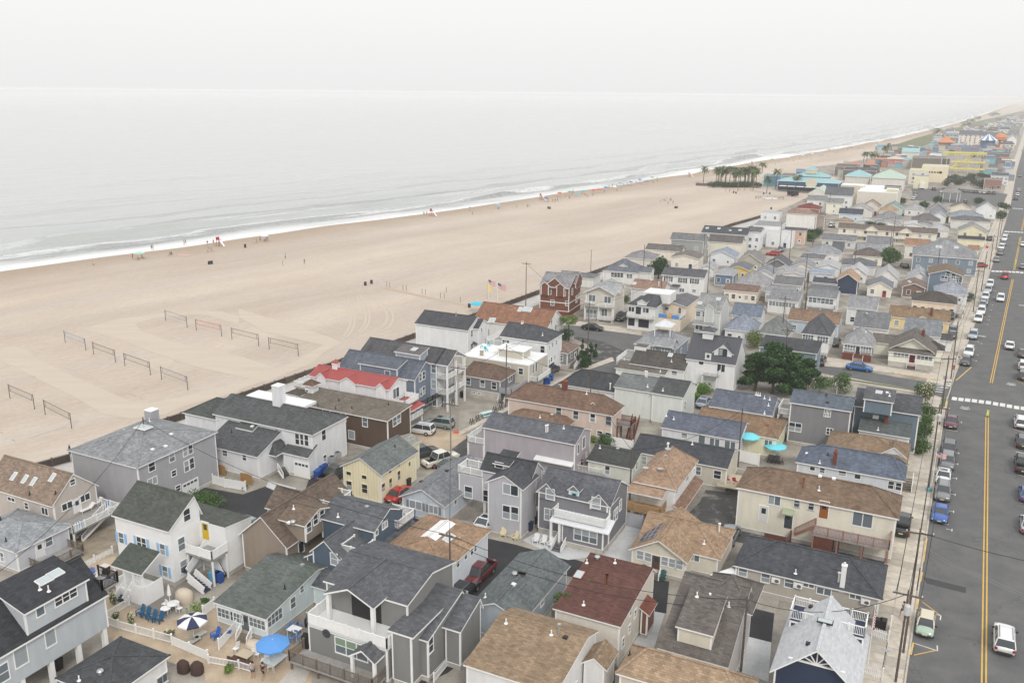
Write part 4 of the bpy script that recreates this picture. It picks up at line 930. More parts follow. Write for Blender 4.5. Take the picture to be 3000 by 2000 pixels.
h.add((1058,500),(1210,530),(1290,400),3.4,typ='hy',rise=1.5,D=3.4,open_=True);h.sta((1270,660),1.3,(1330,770),w=1.3,tread=mat('dark_tread',(.06,.06,.07),.7))
h.bits([('wchim',460,190,1.3,2.8,sdg(WW)),('bpipe',700,265),('cap',938,195)])
F(700,850,2.613)
m=MB();m.box(b.x+2.5,b.y+b.d*.53,b.e+b.rise-.3,b.x+b.w-4.6,b.y+b.d*.86,b.e+b.rise+.1);m.bd('flat_roof',MEMB,h.e0)
h.add(box=(b.x-6.2,b.y+.3,7.0,7.0),typ='hx',e=5.6,rise=1.9,ends=(1,0),roof=RC(82,88,84));h.auto('f2',5)
# ---- brown shingled house and the red roofed white house
h=HS((345,853),(1135,1002),(1280,905),'long brown shingled house with flat brown roof between the white houses',e=6.3,typ='sf',rise=.5,D=6.6,wall=WC(92,72,58),roof=RC(122,108,98),ov=.35)
h.win([('f',800,955,.8,1.4,'dh'),('f',965,992,.8,1.6,'dh'),('f',670,925,1.3,.7,'fx'),('f',863,1105,1.0,1.5,'fx'),('r',1192,990,.9,1.5),('r',1222,970,.9,1.5)],gl=GLC)
h.bits([('bpipe',520,860),('bpipe',605,885),('bpipe',765,850),('bpipe',865,905),('bpipe',1145,880),('bpipe',740,910)])
b=h.bk[0];h.add(box=(b.x-2.0,b.y+2.2,3.0,3.0),typ='hx',e=6.6,rise=.6,roof=RC(96,84,76));h.add(box=(b.x+.2,b.y+3.8,2.0,2.0),typ='hx',e=8.1,rise=.9,base=6.2,fnd=0,wall=WW,roof=RC(120,84,70));h.win([('f',370,742,.5,.4,'fx')],2)
REDM=smt(RC(182,52,46))
h=HS((525,655),(1150,762),(1250,670),'white beach house with bright red standing seam roof, red skirt roofs and a small cupola',e=8.4,typ='gx',R=(1210,668),D=5.2,wall=(.75,.75,.76),rmat=REDM,seams=.45)
h.win([('f',637,680,.9,1.2,'grid'),('f',1090,757,.9,1.2,'grid'),('f',822,785,.5,.7,'fx'),('f',863,765,.5,.7,'fx'),('r',1202,785,1.6,1.8,'sl')],gl=GLD)
b=h.bk[0];REDK=dict(rmat=REDM,seams=.45,fnd=0)
for(x0,ww)in((1.3,2.2),(5.4,3.4),(11.6,2.2)):
 h.add(box=(b.x+x0*b.w/14,b.y-.25,ww,3.1),typ='gy',e=8.35,rise=1.15,base=5.8,**REDK)
h.add(box=(b.x-.2,b.Y0-1.6,b.w*.42,1.9),typ='sf',e=5.5,rise=.7,**REDK,open_=True);h.add(box=(b.x+b.w*.5,b.Y0-1.6,b.w*.62,1.9),typ='sf',e=5.3,rise=.7,**REDK,open_=True)
h.add(box=(b.x+b.w+.4,b.Y0-1.6,2.9,6.0),typ='sr',e=4.6,rise=1.1,**REDK,open_=True)
h.add(box=(b.x,b.Y0-.6,b.w+.3,5.0),typ='flat',e=5.4,rise=.1,cap=False)
h.add(box=(b.x+3.0,b.y+2.0,1.0,1.0),typ='hx',e=b.e+b.rise+.9,rise=.8,base=b.e+b.rise-.5,ov=.1,rmat=REDM,fnd=0,cap=False)
h.dk(2.6,box=(b.x+b.w+.6,b.Y0-1.4,b.x+b.w+3.0,b.Y0+4.2),sides='frk');h.dk(5.5,box=(b.x+b.w+.1,b.Y0+.2,b.x+b.w+2.4,b.Y0+4.0),sides='frk',solid=True,legs=False);h.dk(5.6,box=(b.x-3.2,b.Y0,b.x,b.Y0+4),sides='flk')
h.sta((1262,1040),2.6,(1305,1150),w=1.1)
# ---- slate blue house and triple balcony house
BLU=WC(112,126,146)
h=HS((1135,630),(1345,690),(1470,612),'slate blue two and a half storey gabled house beside the red roofed house',e=7.6,typ='gx',R=(1410,540),wall=BLU,roof=RC(98,106,120),D=7.0,Wd=15)
h.win([('r',1388,665,.7,1.5),('r',1414,650,.7,1.5),('r',1395,780,.7,1.4),('r',1413,765,.7,1.4)]);b=h.bk[0]
h.add((905,560),(1215,605),(1270,520),9.2,typ='sf',base=7,fnd=0,D=3.2,rise=1.0);h.win([('f',1137,635,.9,.9,'fx')],1);h.dk(2.5,box=(b.X1,b.Y0,b.X1+1.3,b.Y1),sides='frk',col=BLACK)
F(1200,850,2.613)
h=HS((0,525),(205,565),(380,490),'light blue grey house with two stacked white balconies on its street end above a carport',K=0.92,e=8.6,typ='gx',R=(318,452),wall=WC(158,168,182),roof=RC(90,90,94),Wd=15,D=6.4);b=h.bk[0]
F(700,850,2.613);h.add((1190,465),(1380,500),(1430,420),10.2,typ='sf',base=8.6,fnd=0,D=3,rise=.6,roof=RC(112,108,108));h.bits([('sky',1343,452,.9,1.1)],1);F(1200,850,2.613)
for z in(3.1,5.9):
 h.dk(z,box=(b.X1,b.Y0,b.X1+2.0,b.Y1),sides='frk',legs=False)
m=MB();m.box(-.14,-.14,0,.14,.14,8.45);pm=m.mesh('balcony_post',WT,uv=False)
for y in(b.Y0+.05,(b.Y0+b.Y1)/2,b.Y1-.05):link('balcony_post',pm,h.e0,(b.X1+1.95,y,0))
h.add(box=(b.X1-.2,b.y,2.5,b.d),typ='gx',e=8.6,rise=b.rise,open_=True,cap=False)
h.win([('f',232,605,.8,1.6),('f',232,725,.8,1.6),('f',228,850,.7,1.9,'fx')]);[h.put('r',b,(b.Y0+b.Y1)/2+q,z+1.1,door_mesh('patio',2.2,2.1,WT,GLD,(.7,.7,.7))[0],'door')for z in(2.1,4.9)for q in(-1.4,1.4)]
# ---- white tall house, rust hip cottage, flat white house
h=HS((25,257),(445,310),(512,205),'tall white house with charcoal gable roof backing onto the seawall',K=0.8,e=7.4,typ='gx',R=(505,200),D=7.2,rf=.55,wall=(.74,.75,.76),roof=RC(80,82,88))
h.add((490,292),(528,296),(595,258),7.3,typ='gx',R=(558,222),Wd=3.8,D=4.6);b=h.bk[0];h.win([('r',475,330,.7,1.6)]);h.win([('r',550,303,.4,1.0)],1);h.awn('r',495,400,1.5,.9,(.06,.06,.07));h.bits([('tpipe',355,205)]);h.win([('r',475,435,1.0,1.8)])
h=HS((385,655),(700,697),(795,612),'grey cottage with rust brown hip roof at the corner of the gravel lot',e=4.6,typ='hx',R=(610,560),ends=(.2,1),wall=WC(124,124,130),roof=RC(122,92,80),fnd=1.8)
h.win([('f',450,697,.8,1.4),('f',558,713,.8,1.4),('f',647,730,.8,1.4),('f',492,783,.6,.4,'fx'),('f',533,790,.6,.4,'fx')]);b=h.bk[0]
h.dk(2.2,box=(b.X1,b.Y0-.2,b.X1+2.2,b.Y1),sides='frk',col=mat('grey_deck_paint',WC(150,155,165),.6),solid=True);h.sta((735,765),2.2,(705,870),w=1.2,solid=True)
h.win([('r',770,665,1.2,1.3,'sl')])
h=HS((610,535),(915,580),(1000,440),'pale tan house with flat white roof, roof terrace chairs and a street balcony',e=6.2,typ='flat',rise=.15,wall=WC(188,182,164),rmat=MEMB,fascia=WT,D=8.0,Wd=13)
b=h.bk[0];h.add(box=(b.x+5.5,b.y+2.2,5.5,3.6),typ='hx',e=8.2,rise=.25,base=6.2,rmat=MEMB,fnd=0,cap=False);h.win([('f',852,620,.8,1.3),('r',945,590,.6,2.0,'fx'),('r',968,575,.6,2.0,'fx'),('f',760,590,.5,.5,'fx')]);h.dk(2.9,box=(b.X1,b.Y0+.5,b.X1+1.4,b.Y1-2),sides='frk',legs=False)
h.add(box=(b.x-.2,b.y+3.5,4.5,4.6),typ='flat',e=6.35,rise=.15,rmat=MEMB,cap=False);h.bits([('wchim',552,500,.5,1.2,mat('tan_stucco',(.4,.33,.25),.9))])
h=HS((690,352),(1055,402),(1135,350),'white house with dark hip roof, roof deck and garage on the side street',K=0.95,e=7.2,typ='hx',ends=(.0,1),rise=2.0,wall=(.74,.75,.76),roof=RC(84,86,92),D=7.6)
h.win([('f',1018,452,.8,1.3),('f',708,395,.8,.9),('f',748,400,.8,.9),('r',1093,418,.5,.8),('r',1070,440,.5,.8),('r',1122,400,.5,.8)]);b=h.bk[0]
h.dk(5.2,box=(b.X0-3.4,b.Y0,b.X0,b.Y1),sides='fl',legs=False);h.add(box=(b.X0-3.4,b.Y0,3.4,b.Y1-b.Y0),typ='flat',e=5.1,rise=.05,cap=False);h.door('r',1085,600,2.5,2.2,(.04,.04,.05),kind='fx');h.bits([('pipe',858,258),('pipe',868,258),('pipe',1018,350)]);h.win([('r',1070,545,.5,.9,'fx'),('r',1085,530,.5,.9,'fx'),('r',1110,510,.5,.9,'fx')])
h=HS((515,210),(1050,300),(1155,245),'rust orange roofed clubhouse beside the beach flags with skylights',e=4.8,typ='gx',R=(1095,150),wall=(.72,.72,.7),roof=RC(158,104,78),Wd=17,D=9.5)
h.win([('r',1085,220,.7,1.3),('r',1118,285,.6,1.5),('f',595,320,1.0,1.6,'fx')],gl=GLD);h.bits([('sky',845,147,.8,1.5),('sky',880,148,.8,1.5),('sky',902,149,.8,1.5),('sky',922,150,.8,1.5),('sky',620,230,.8,1.5),('sky',640,232,.8,1.5),('cap',778,125,STEEL)])
h=HS((1045,440),(1215,485),(1325,452),'small grey cottage with brown hip roof and front steps beside the junipers',e=3.9,typ='hx',rise=1.9,wall=WC(130,130,134),roof=RC(142,112,102),fnd=1.0,D=6.2,Wd=7)
h.win([('f',1155,517,.9,1.3),('r',1238,497,.5,1.3)]);h.sta((1265,545),1.0,(1240,600),w=1.4);h.door('r',1268,505)
# ---- the centre: cream, lavender, greys
F(600,1300,2.24)
h=HS((878,150),(1158,208),(1380,42),'cream yellow two storey gabled house with grey roof and dark windows',K=0.68,e=6.0,typ='gy',R=(1020,92),wall=WC(236,222,178),roof=RC(112,120,120),fnd=.2,ov=.3,ovg=.3)
h.bk[0].wo.data.materials[0]=sdg(WC(236,222,178),.45,True)
h.win([('f',945,192,.7,.7,'fx'),('f',1047,217,.7,.7,'fx'),('f',948,270,.8,1.7),('f',1050,292,.8,1.7),('r',1218,255,.6,1.8),('r',1273,205,.6,1.8),('r',1273,135,.5,.6,'fx'),('r',1215,180,.5,.6,'fx'),('r',1342,130,.5,.9,'fx'),('r',1170,285,.7,1.6)],gl=GLD,fr=mat('cream_trim',WC(236,222,178),.5))
b=h.bk[0];h.add(box=(b.x+1.5,b.y+b.d-3,3.4,6.0),typ='gy',e=6.4,rise=1.0,wall=WC(236,222,178),roof=RC(150,150,140));h.bits([('bpipe',1248-0,20)])
F(1200,850,2.613)
h=HS((555,1045),(1270,1182),(1378,1050),'lavender two storey house with dark grey roof and white balcony at its beach end',e=6.4,typ='gx',rise=1.5,wall=WC(166,158,166),roof=RC(100,104,112),D=6.2)
h.win([('r',1332,1165,.9,1.9,'fx'),('r',1290,1215,.5,1.6,'fx'),('r',1352,1260,.4,.8,'fx'),('r',1300,1340,.4,.9,'fx')]);h.bits([('tpipe',1043,1090,WT),('tpipe',1057,1085,WT),('pipe',1180,1060)])
b=h.bk[0];h.dk(3.2,box=(b.X0-2.7,b.Y0,b.X0,b.Y0+4.6),sides='flk');h.add(box=(b.X0-2.6,b.Y0+.1,2.6,4.4),typ='flat',e=3.0,rise=.05,cap=False,fnd=.3)
h.add(box=(b.X0+8,b.Y0-.9,5.6,1.2),typ='sf',e=2.9,rise=.4,open_=True,rmat=MEMB)
h=HS((975,862),(1560,962),(1620,880),'tan two storey house with long brown hip roof, brick chimney and red back stairs',e=5.8,typ='hx',R=(1200,735),wall=WC(206,184,168),roof=RC(132,98,82),Wd=17.5,ends=(1,1))
F(1700,850,2.613);h.win([('f',98,978,.8,1.5),('f',222,1000,.8,1.5),('f',150,1095,.8,.9),('f',293,1122,.8,.9)]);F(1200,850,2.613)
h.win([('f',1142,925,.8,1.3),('f',1273,955,.8,1.5),('f',1400,975,.8,1.5),('f',1528,1000,.8,1.5),('f',1455,1095,.8,.9)]);h.bits([('chim',1410,730,.7,1.4),('pipe',1355,795)])
F(1700,850,2.613);b=h.bk[0];h.sta((425,985),3.2,(370,1150),w=1.1,tread=mat('red_stain',(.14,.045,.03),.7),side=mat('red_stain',(.14,.045,.03),.7));h.dk(3.2,box=(b.X1,b.Y0+2.2,b.X1+2.2,b.Y1),sides='frk',col=mat('red_stain',(.14,.045,.03),.7));h.bits([('cap',262,940,RUST)])
h.add(box=(b.x+b.w*.72,b.y+1.0,2.6,4.0),typ='gy',e=5.9,rise=1.4,base=5.4,fnd=0,wall=WC(225,205,190));h.bk.pop()
F(1200,850,2.613)
h=HS((880,960),(1180,1075),(1385,1045),'low brown hip roof between the lavender house and the tan house',e=3.4,typ='hx',rise=1.5,wall=WC(200,180,164),roof=RC(140,104,84),D=5.6,Wd=10);h.bits([('turb',1090,965),('pipe',998,975)])
F(600,1300,2.24)
F(1200,1300,2.24)
h=HS((-60,335),(232,415),(350,270),'pale blue single storey cottage with grey gable roof, grey shutters and blue bins',e=3.2,typ='gy',R=(90,300),wall=WC(190,200,212),roof=RC(128,132,138),D=12.0,ovg=.35)
h.win([('f',40,400,1.7,1.2,'sl'),('f',157,430,1.2,1.2,'sl')],shut=(.22,.25,.27),gl=GLE);h.win([('r',300,378,.5,.8,'fx')]);h.bits([('cap',155,180,BLACK),('cap',78,248,BLACK)])
# light grey infill with garage
h=HS((445,178),(800,240),(880,165),'light grey three storey house with black roof and a white car in its carport',K=0.85,e=7.4,typ='gx',R=(830,112),wall=WC(178,178,184),roof=RC(72,74,80),base=2.4,fnd=0)
b=h.bk[0]
h.add((575,255),(748,300),(800,235),7.4,typ='gy',rise=1.3,R=(660,215),D=4.5,dy=-.3,Wd=4.9,roof=RC(80,82,88),fnd=0);c1=h.bk[1]
h.add(box=(b.x+1.6,b.Y0-.05,2.3,3.0),typ='sf',e=8.7,rise=.8,base=7.0,fnd=0);h.add(box=(b.x-3.0,b.Y0-.1,3.4,b.d-1.2),typ='flat',e=6.1,rise=.05,base=2.4,fnd=0,cap=False)
h.win([('f',663,300,1.9,1.4,'sl'),('f',638,447,1.0,1.9),('f',688,455,1.0,1.9)],1,gl=GLD);h.win([('f',387,333,1.0,1.7)],3,gl=GLD);h.win([('f',500,357,1.0,1.7)],0,gl=GLD);h.win([('f',537,222,1.0,1.6)],2,gl=GLD)
m=MB();m.box(-.18,-.18,0,.18,.18,2.4);pm=m.mesh('pillar',WT)
for x,y in((b.X0+.3,b.Y0+.3),(b.X0+.3,b.Y1-.3),((b.X0+c1.X0)/2,b.Y1-.3),(c1.X0-.3,b.Y0+.5)):link('pillar',pm,h.e0,(x,y,0))
h.dk(6.25,box=(b.x-3.0,b.Y0-.1,b.X0+.1,b.Y1-1),sides='flk',legs=False);h.sta((572,400),2.4,(565,545),w=.9)
# grey dormered house
GRY=WC(120,120,126)
h=HS((840,300),(1320,415),(1395,300),'charcoal grey house with three dormers, white porch roof, stone base and turquoise balcony door',K=0.78,e=7.0,typ='gx',R=(1345,232),wall=GRY,roof=RC(98,100,108),D=6.6,fnd=.9)
b=h.bk[0];W0=b.w/11.5
for x0,ww,dz in((.0,3.3,0),(8.0,3.4,0)):h.add(box=(b.x+x0*W0,b.y-.12,ww*W0,3.2),typ='gy',e=7.0,rise=1.7,base=6.0,fnd=0)
h.add(box=(b.x+4.7*W0,b.y+.3,1.9*W0,2.6),typ='gy',e=8.1,rise=.9,base=6.8,fnd=0,ov=.15)
h.win([('f',935,318,.95,1.6)],1,gl=GLE);h.win([('f',1225,385,.95,1.6)],2,gl=GLE);h.win([('f',912,462,.95,1.8),('f',948,470,.95,1.8),('r',1345,470,.6,1.8),('r',1357,455,.6,1.8),('r',1382,400,.6,1.6)],gl=GLE);h.win([('f',1155,585,2.7,1.8,'tr')],gl=GLE)
h.door('f',1080,355,.9,2.0,(.30,.60,.62),blk=3)
h.add(box=(b.x+3.1*W0,b.Y0-2.0,9.0*W0,2.1),typ='sf',e=3.9,rise=.9,rmat=smt((.66,.68,.70)),seams=.4,open_=True)
h.dk(4.6,box=(b.x+3.4*W0,b.Y0-1.5,b.x+11.3*W0,b.Y0),sides='flr',legs=False,floor=MEMB);h.sta((1025,580),1.4,(990,715),w=1.2,tread=mat('grey_tread',(.12,.12,.13),.8))
m=MB();m.box(-.13,-.13,0,.13,.13,3.8);pm=m.mesh('porch_post',WT,uv=False)
for q in(3.3,4.6):link('porch_post',pm,h.e0,(b.x+q*W0,b.Y0-1.8,0))
h.add(box=(b.x+4.9*W0,b.Y0-1.7,6.3*W0,1.8),typ='flat',e=3.8,rise=.02,cap=False,fnd=.9);h.win([('f',1155,585,2.7,1.8,'tr')],6 if len(h.bk)>6 else-1,gl=GLE)
# tan flat-top roof house with skylight
h=HS((-210,700),(230,845),(470,548),'pale blue house with tan roof, white membrane strip and skylight beside the red pickup',e=5.2,typ='hy',rise=1.5,ends=(.9,.5),wall=WC(206,214,222),roof=RC(168,128,98),Wd=8.2)
h.win([('r',407,658,.5,1.1),('r',430,632,.5,1.1),('r',367,710,.5,.9),('r',316,775,.5,1.0)],gl=GLD);b=h.bk[0];h.bits([('sky',258,618,.8,1.6),('bpipe',200,820)])
m=MB();xm,zs=b.x+b.w/2,.95*b.rise/(b.w/2);[m.poly([(xm,b.y+3.6,b.e+b.rise+.06),(xm+s*.95,b.y+3.6,b.e+b.rise+.06-zs),(xm+s*.95,b.y+b.d-2.2,b.e+b.rise+.06-zs),(xm,b.y+b.d-2.2,b.e+b.rise+.06)][::s])for s in(1,-1)];m.bd('membrane_strip',MEMB,h.e0)
# grey long gable with power lines
h=HS((360,1085),(742,1172),(970,775),'long grey gabled cottage under the wires with pale blue walls and two open skylights',e=3.6,typ='gy',R=(515,1030),wall=WC(160,172,184),roof=RC(104,112,114),ovg=.3)
h.win([('r',870,990,.7,1.1),('r',775,1135,.7,1.1)],gl=GLD);h.bits([('sky',607,797,.9,.5,STEEL),('sky',548,885,.9,.5,STEEL),('turb',690,865),('pipe',497,1005),('cap',683,925)])
# red brown roof
h=HS((930,1085),(1385,1200),(1490,790),'two storey cream house with oxblood red roof, red skylight and slate hung side',K=0.78,e=6.0,typ='gx',rf=.88,R=(1485,800),wall=WC(214,206,192),roof=RC(112,66,58),D=10.6)
h.bits([('sky',1112,860,.9,1.3,mat('red_frame',(.3,.05,.03),.6)),('turb',1232,755),('pipe',1163,780),('tpipe',1280,735),('pipe',1348,780),('tpipe',1375,750,RUST),('pipe',1142,1055)])
h.win([('r',1450,1090,.5,1.0),('r',1442,1210,.5,1.0),('r',1480,1110,.5,1.0),('r',1400,1300,.5,1.2)],gl=GLD);b=h.bk[0]
RMT=dict(roof=RC(140,72,56),wall=WC(130,80,60));h.add(box=(b.X1-.05,b.Y0+5.6,1.1,2.6),typ='sr',e=3.4,rise=.8,**RMT);h.add(box=(b.X0-1.5,b.Y0+5.4,1.7,3.0),typ='sl',e=3.4,rise=1.2,**RMT)
# tan gable at bottom
h=HS((270,1535),(960,1640),(1085,1305),'large tan shingled house cut by the bottom edge with white gable end',e=5.2,typ='gx',R=(1020,1320),rf=.72,wall=(.72,.72,.72),roof=RC(158,126,98),D=9.6)
b=h.bk[0];h.bits([('pipe',633,1175),('pipe',930,1252),('tpipe',980,1250),('cap',1022,1270,BLACK)]);h.add(box=(b.X1-.1,b.Y0+5.6,2.4,3.0),typ='gy',e=4.0,rise=1.0);h.auto('r3',0)
# brown dormered + navy house + grey balcony house
F(600,1300,2.24)
h=HS((240,580),(538,685),(935,355),'taupe house with steep brown shake roof, long dormer and small roof balcony',e=5.2,typ='gy',R=(372,438),wall=WC(146,130,114),roof=RC(118,96,84),ovg=.3)
h.win([('r',632,675,.8,1.5,'fx')],gl=GLD);b=h.bk[0]
h.add((560,455),(655,540),(795,430),7.7,typ='gx',rise=1.1,base=5.2,D=5.2,Wd=3.6,fnd=0,roof=RC(124,100,86));h.win([('r',678,465,.7,1.3),('r',722,425,.7,1.3),('r',764,390,.7,1.3)],1,gl=GLD)
h.add(box=(b.x-1.6,b.y+6.0,4.2,4.4),typ='gx',e=5.4,rise=2.2);h.bits([('pipe',583,425),('turb',583,575),('cap',555,545)]);h.dk(6.2,box=(b.X1-2.4,b.Y1-4.2,b.X1+.2,b.Y1-.8),sides='frk',legs=False)
h=HS((655,735),(1000,840),(1355,478),'navy blue house with grey cross gabled roofs and two white roof balconies',e=4.4,typ='gy',rise=2.3,wall=WC(76,96,116),roof=RC(98,102,108),D=11.5)
b=h.bk[0]
h.add((770,495),(1118,575),(1225,470),7.2,typ='gx',rise=1.7,base=4.3,D=6.0,Wd=7.2,fnd=0);c1=h.bk[1];h.win([('r',1180,530,.9,.8,'sl'),('r',1127,580,.4,.6,'fx')],1)
h.add((680,740),(930,680),(900,600),5.6,typ='gy',rise=2.0,box=(b.x+1.0,b.y-.25,3.8,7.0),base=3.6,fnd=0);h.win([('f',845,668,.8,1.5)],2,gl=GLE)
h.win([('r',1232,625,.8,1.2),('r',1305,560,.8,1.7),('r',1288,580,.6,1.7)],0);h.dk(5.6,box=(b.X1-2.4,b.Y0+1.0,b.X1-.1,b.Y0+3.2),sides='frl',legs=False);h.dk(5.6,box=(b.X1-3.0,b.Y1-3.2,b.X1-.1,b.Y1),sides='frk',legs=False);h.bits([('cap',1065,415,STEEL),('pipe',875,480),('cap',1295,508,STEEL)])
# mint cottage
h=HS((35,1045),(400,1150),(735,830),'pale mint cottage with worn green grey roof and a glazed front porch on the patio',K=0.85,e=3.1,typ='gx',rise=3.0,R=(640,820),wall=WC(196,214,216),roof=RC(104,112,108),green=.5,D=11.5,rf=.68)
b=h.bk[0]
h.win([('f',128,1110,1.9,1.1,'grid'),('f',210,1137,1.5,1.1,'grid'),('f',345,1175,1.9,1.1,'grid'),('r',440,1150,2.0,1.3,'grid'),('r',632,880,.5,.8),('r',578,1040,.7,1.3)],gl=GLC);h.door('f',268,1170,.9,2.0,(.1,.12,.13));h.sta((275,1235),.8,(245,1305),w=1.3)
h.add(box=(b.X1-.1,b.Y1-4.4,3.6,4.2),typ='gx',e=2.9,rise=1.1,roof=RC(88,92,98));h.bits([('bpipe',525,950),('cap',640,798,STEEL)])
# grey balcony house
GB=WC(128,128,126)
h=HS((775,895),(1330,1060),(1515,840),'big grey house with white upper balcony, porthole and cross gabled roof at the bottom centre',K=1.0,e=6.6,typ='gx',R=(1420,830),wall=GB,roof=RC(96,98,104),D=8.6,ov=.25)
b=h.bk[0]
h.add((815,990),(1105,1080),(1205,990),6.7,typ='gy',R=(950,955),base=6.4,D=6.0,fnd=0,open_=True,Wd=5.4);c1=h.bk[1]
m=MB();m.box(-.17,-.17,3.7,.17,.17,6.6);pm=m.mesh('balcony_post',WT,uv=False)
yf=b.Y0-2.9
for x in(c1.x+.3,c1.x+c1.w-.3):link('balcony_post',pm,h.e0,(x,c1.y+.35,0))
h.add(box=(b.X0,yf,b.X1-b.X0-.3,b.Y0-yf+.02),typ='flat',e=3.5,rise=.12,cap=False,fnd=.4);h.dk(3.75,box=(b.X0,yf,b.X1-.3,b.Y0),sides='flr',solid=True,legs=False,floor=MEMB)
d_=h.bk[2];h.win([('f',960,1290,3.4,1.5,'tr')],2,fr=WT,gl=GLASSG);
m=MB();m.lathe((0,0,0),[(.0,0),(.42,0),(.42,.08),(.3,.1),(.0,.06)],20);q=h.face_pt('f',d_,(800,1240));o=m.bd('round_medallion',mat('dark_bronze',(.05,.055,.06),.4),h.e0);o.matrix_local=Matrix.Translation((q.x,d_.Y0-.01,q.z))@Matrix.Rotation(math.pi/2,4,'X')
h.add(box=(h.lp(1190,1355,3.2).x-2.6,yf-1.5,2.7,2.4),typ='gy',e=3.1,rise=.9,open_=True);c3=h.bk[3]
for x in(c3.x+.2,c3.x+c3.w-.2):m=MB();m.box(x-.13,c3.y+.1,0,x+.13,c3.y+.36,3.1);m.bd('porch_post',WT,h.e0)
h.add((1305,1215),(1410,1245),(1560,970),5.4,typ='sl',rise=-.0,box=(b.X1-.4,b.Y0-2.6,2.6,6.0),base=0);h.bk[4].e
h.bk.pop();
h.add(box=(b.X1-.2,b.Y0-1.2,3.0,7.2),typ='gx',e=4.4,rise=1.6,rf=.85);h.win([('r',1440,1260,.7,1.4)],-1,gl=GLD)
h.add(box=(b.X1+2.6,b.Y0+1.5,1.9,4.4),typ='gx',e=4.2,rise=1.3,rf=.85)
h.deck((690,1400),(1050,1490),(1100,1400),.9,col=WOODD,box=(b.X0-.6,yf-2.0,b.X1-.5,yf),sides='flr');h.sta((1400,1360),1.2,(1290,1500),w=1.6)
h.put('f',b,(b.X0+b.X1)/2,3.75,door_mesh('patio',3.2,2.2,WT,BLACK,(.02,.02,.02))[0],'door')
# -- right-hand near block
F(1800,1300,2.24)
CRM=WC(212,204,184)
h=HS((118,685),(695,760),(770,555),'cream cottage with tan cross hipped roof, solar panels on its slope and porch windows',K=0.8,e=3.2,typ='hx',R=(545,510),ends=(0,1),wall=CRM,roof=RC(172,134,104))
b=h.bk[0]
h.add((118,688),(487,778),(520,520),3.2,typ='gy',R=(300,636),D=9,dy=-.3,Wd=6.6,ovg=.5);c=h.bk[1]
h.win([('f',172,728,.8,1.2),('f',218,740,.8,1.2),('f',332,768,.75,1.2),('f',378,780,.75,1.2),('f',425,792,.75,1.2)],1,gl=GLE);h.door('f',273,775,.9,2.0,(.10,.06,.05),blk=1);h.win([('f',523,745,1.1,.9,'sl')],0,gl=GLC);h.sta((268,845),.7,(262,895),w=1.1);h.bits([('tpipe',687,575,WT),('pipe',588,655)],0)
m=MB()
sl=(c.rise)/(c.w/2);nrm=VX((-sl,0,1)).normalized();q=ZUP.rotation_difference(nrm).to_matrix().to_4x4()
PVM=mat('solar_glass',(.05,.06,.10),.12,0,.8)
m.box(-.98,-.48,.06,.98,.48,.1);pm=m.mesh('solar_panel',PVM);fm=MB();[fm.bar(a,b_,.04,.06)for a,b_ in(((-1,-.5,.08),(1,-.5,.08)),((1,-.5,.08),(1,.5,.08)),((1,.5,.08),(-1,.5,.08)),((-1,.5,.08),(-1,-.5,.08)),((-.33,-.5,.1),(-.33,.5,.1)),((.33,-.5,.1),(.33,.5,.1)))];fme=fm.mesh('panel_frame',STEEL,uv=False)
for i in range(5):
 x=c.x+c.w*.25;y=c.y+1.6+i*1.04;o=link('solar_panel',pm,h.e0);o.matrix_local=Matrix.Translation((x,y,c.rz(x,y)+.02))@q;link('panel_frame',fme,o)
h=HS((285,1330),(748,1468),(830,985),'house with mottled brown roof, wide shed dormer and pyramid peak beside the black driveways',e=4.9,typ='gx',rf=.76,rise=3.9,D=10.5,wall=WC(196,190,184),roof=RC(112,100,98))
b=h.bk[0];h.add((398,1195),(650,1258),(700,945),7.4,typ='sf',rise=1.4,base=5.5,D=4.8,fnd=0,wall=CRM);h.add(box=(b.x+b.w*.32,b.y+b.d*.55,4.8,5.6),typ='hx',e=7.2,rise=2.2,open_=True);h.bits([('pipe',400,905),('pipe',542,1000),('pipe',750,1065)]);h.bits([('wchim',280,1300,.6,1.0)])
F(2300,1300,2.24)
h=HS((-345,793),(640,1022),(612,782),'long single storey cottage with black hip roof, white chimney pipe and three wall air conditioners',K=0.85,e=3.4,typ='hx',R=(200,690),ends=(1,1),wall=WC(176,168,156),roof=RC(80,83,90),fnd=.6)
h.bits([('wchim',375,990-60,.45,2.6,WT),('pipe',68,850),('tpipe',350,905,WT)]);b=h.bk[0]
F(1800,1300,2.24);h.win([('f',843,838,.8,1.1),('f',992,875,.8,1.2),('f',1147,905,.8,1.2),('f',1275,925,1.0,.5,'sl'),('f',1375,965,1.3,.8,'sl')],gl=GLC)
ACM=MB();ACM.box(-.42,-.35,-.3,.42,-.05,.3);ACM.lathe((0,0,0),[(0,0)],3)if False else None;acm=ACM.mesh('air_conditioner',WT);g_=MB();g_.tube((.1,-.36,0),(.1,-.352,0),.22,n=14);gme=g_.mesh('fan_grille',mat('fan_dark',(.12,.12,.12),.6))
for px,py in((1062,888),(1207,922)):q=h.face_pt('f',b,(px,py));o=h.put('f',b,q.x,q.z,acm,'air_conditioner',[('fan_grille',gme)])
F(2300,1300,2.24);q=h.face_pt('f',b,(530,1028));h.put('f',b,min(q.x,b.X1-.6),q.z,acm,'air_conditioner',[('fan_grille',gme)]);h.win([('f',462,998,1.0,.6,'sl')],gl=GLC)
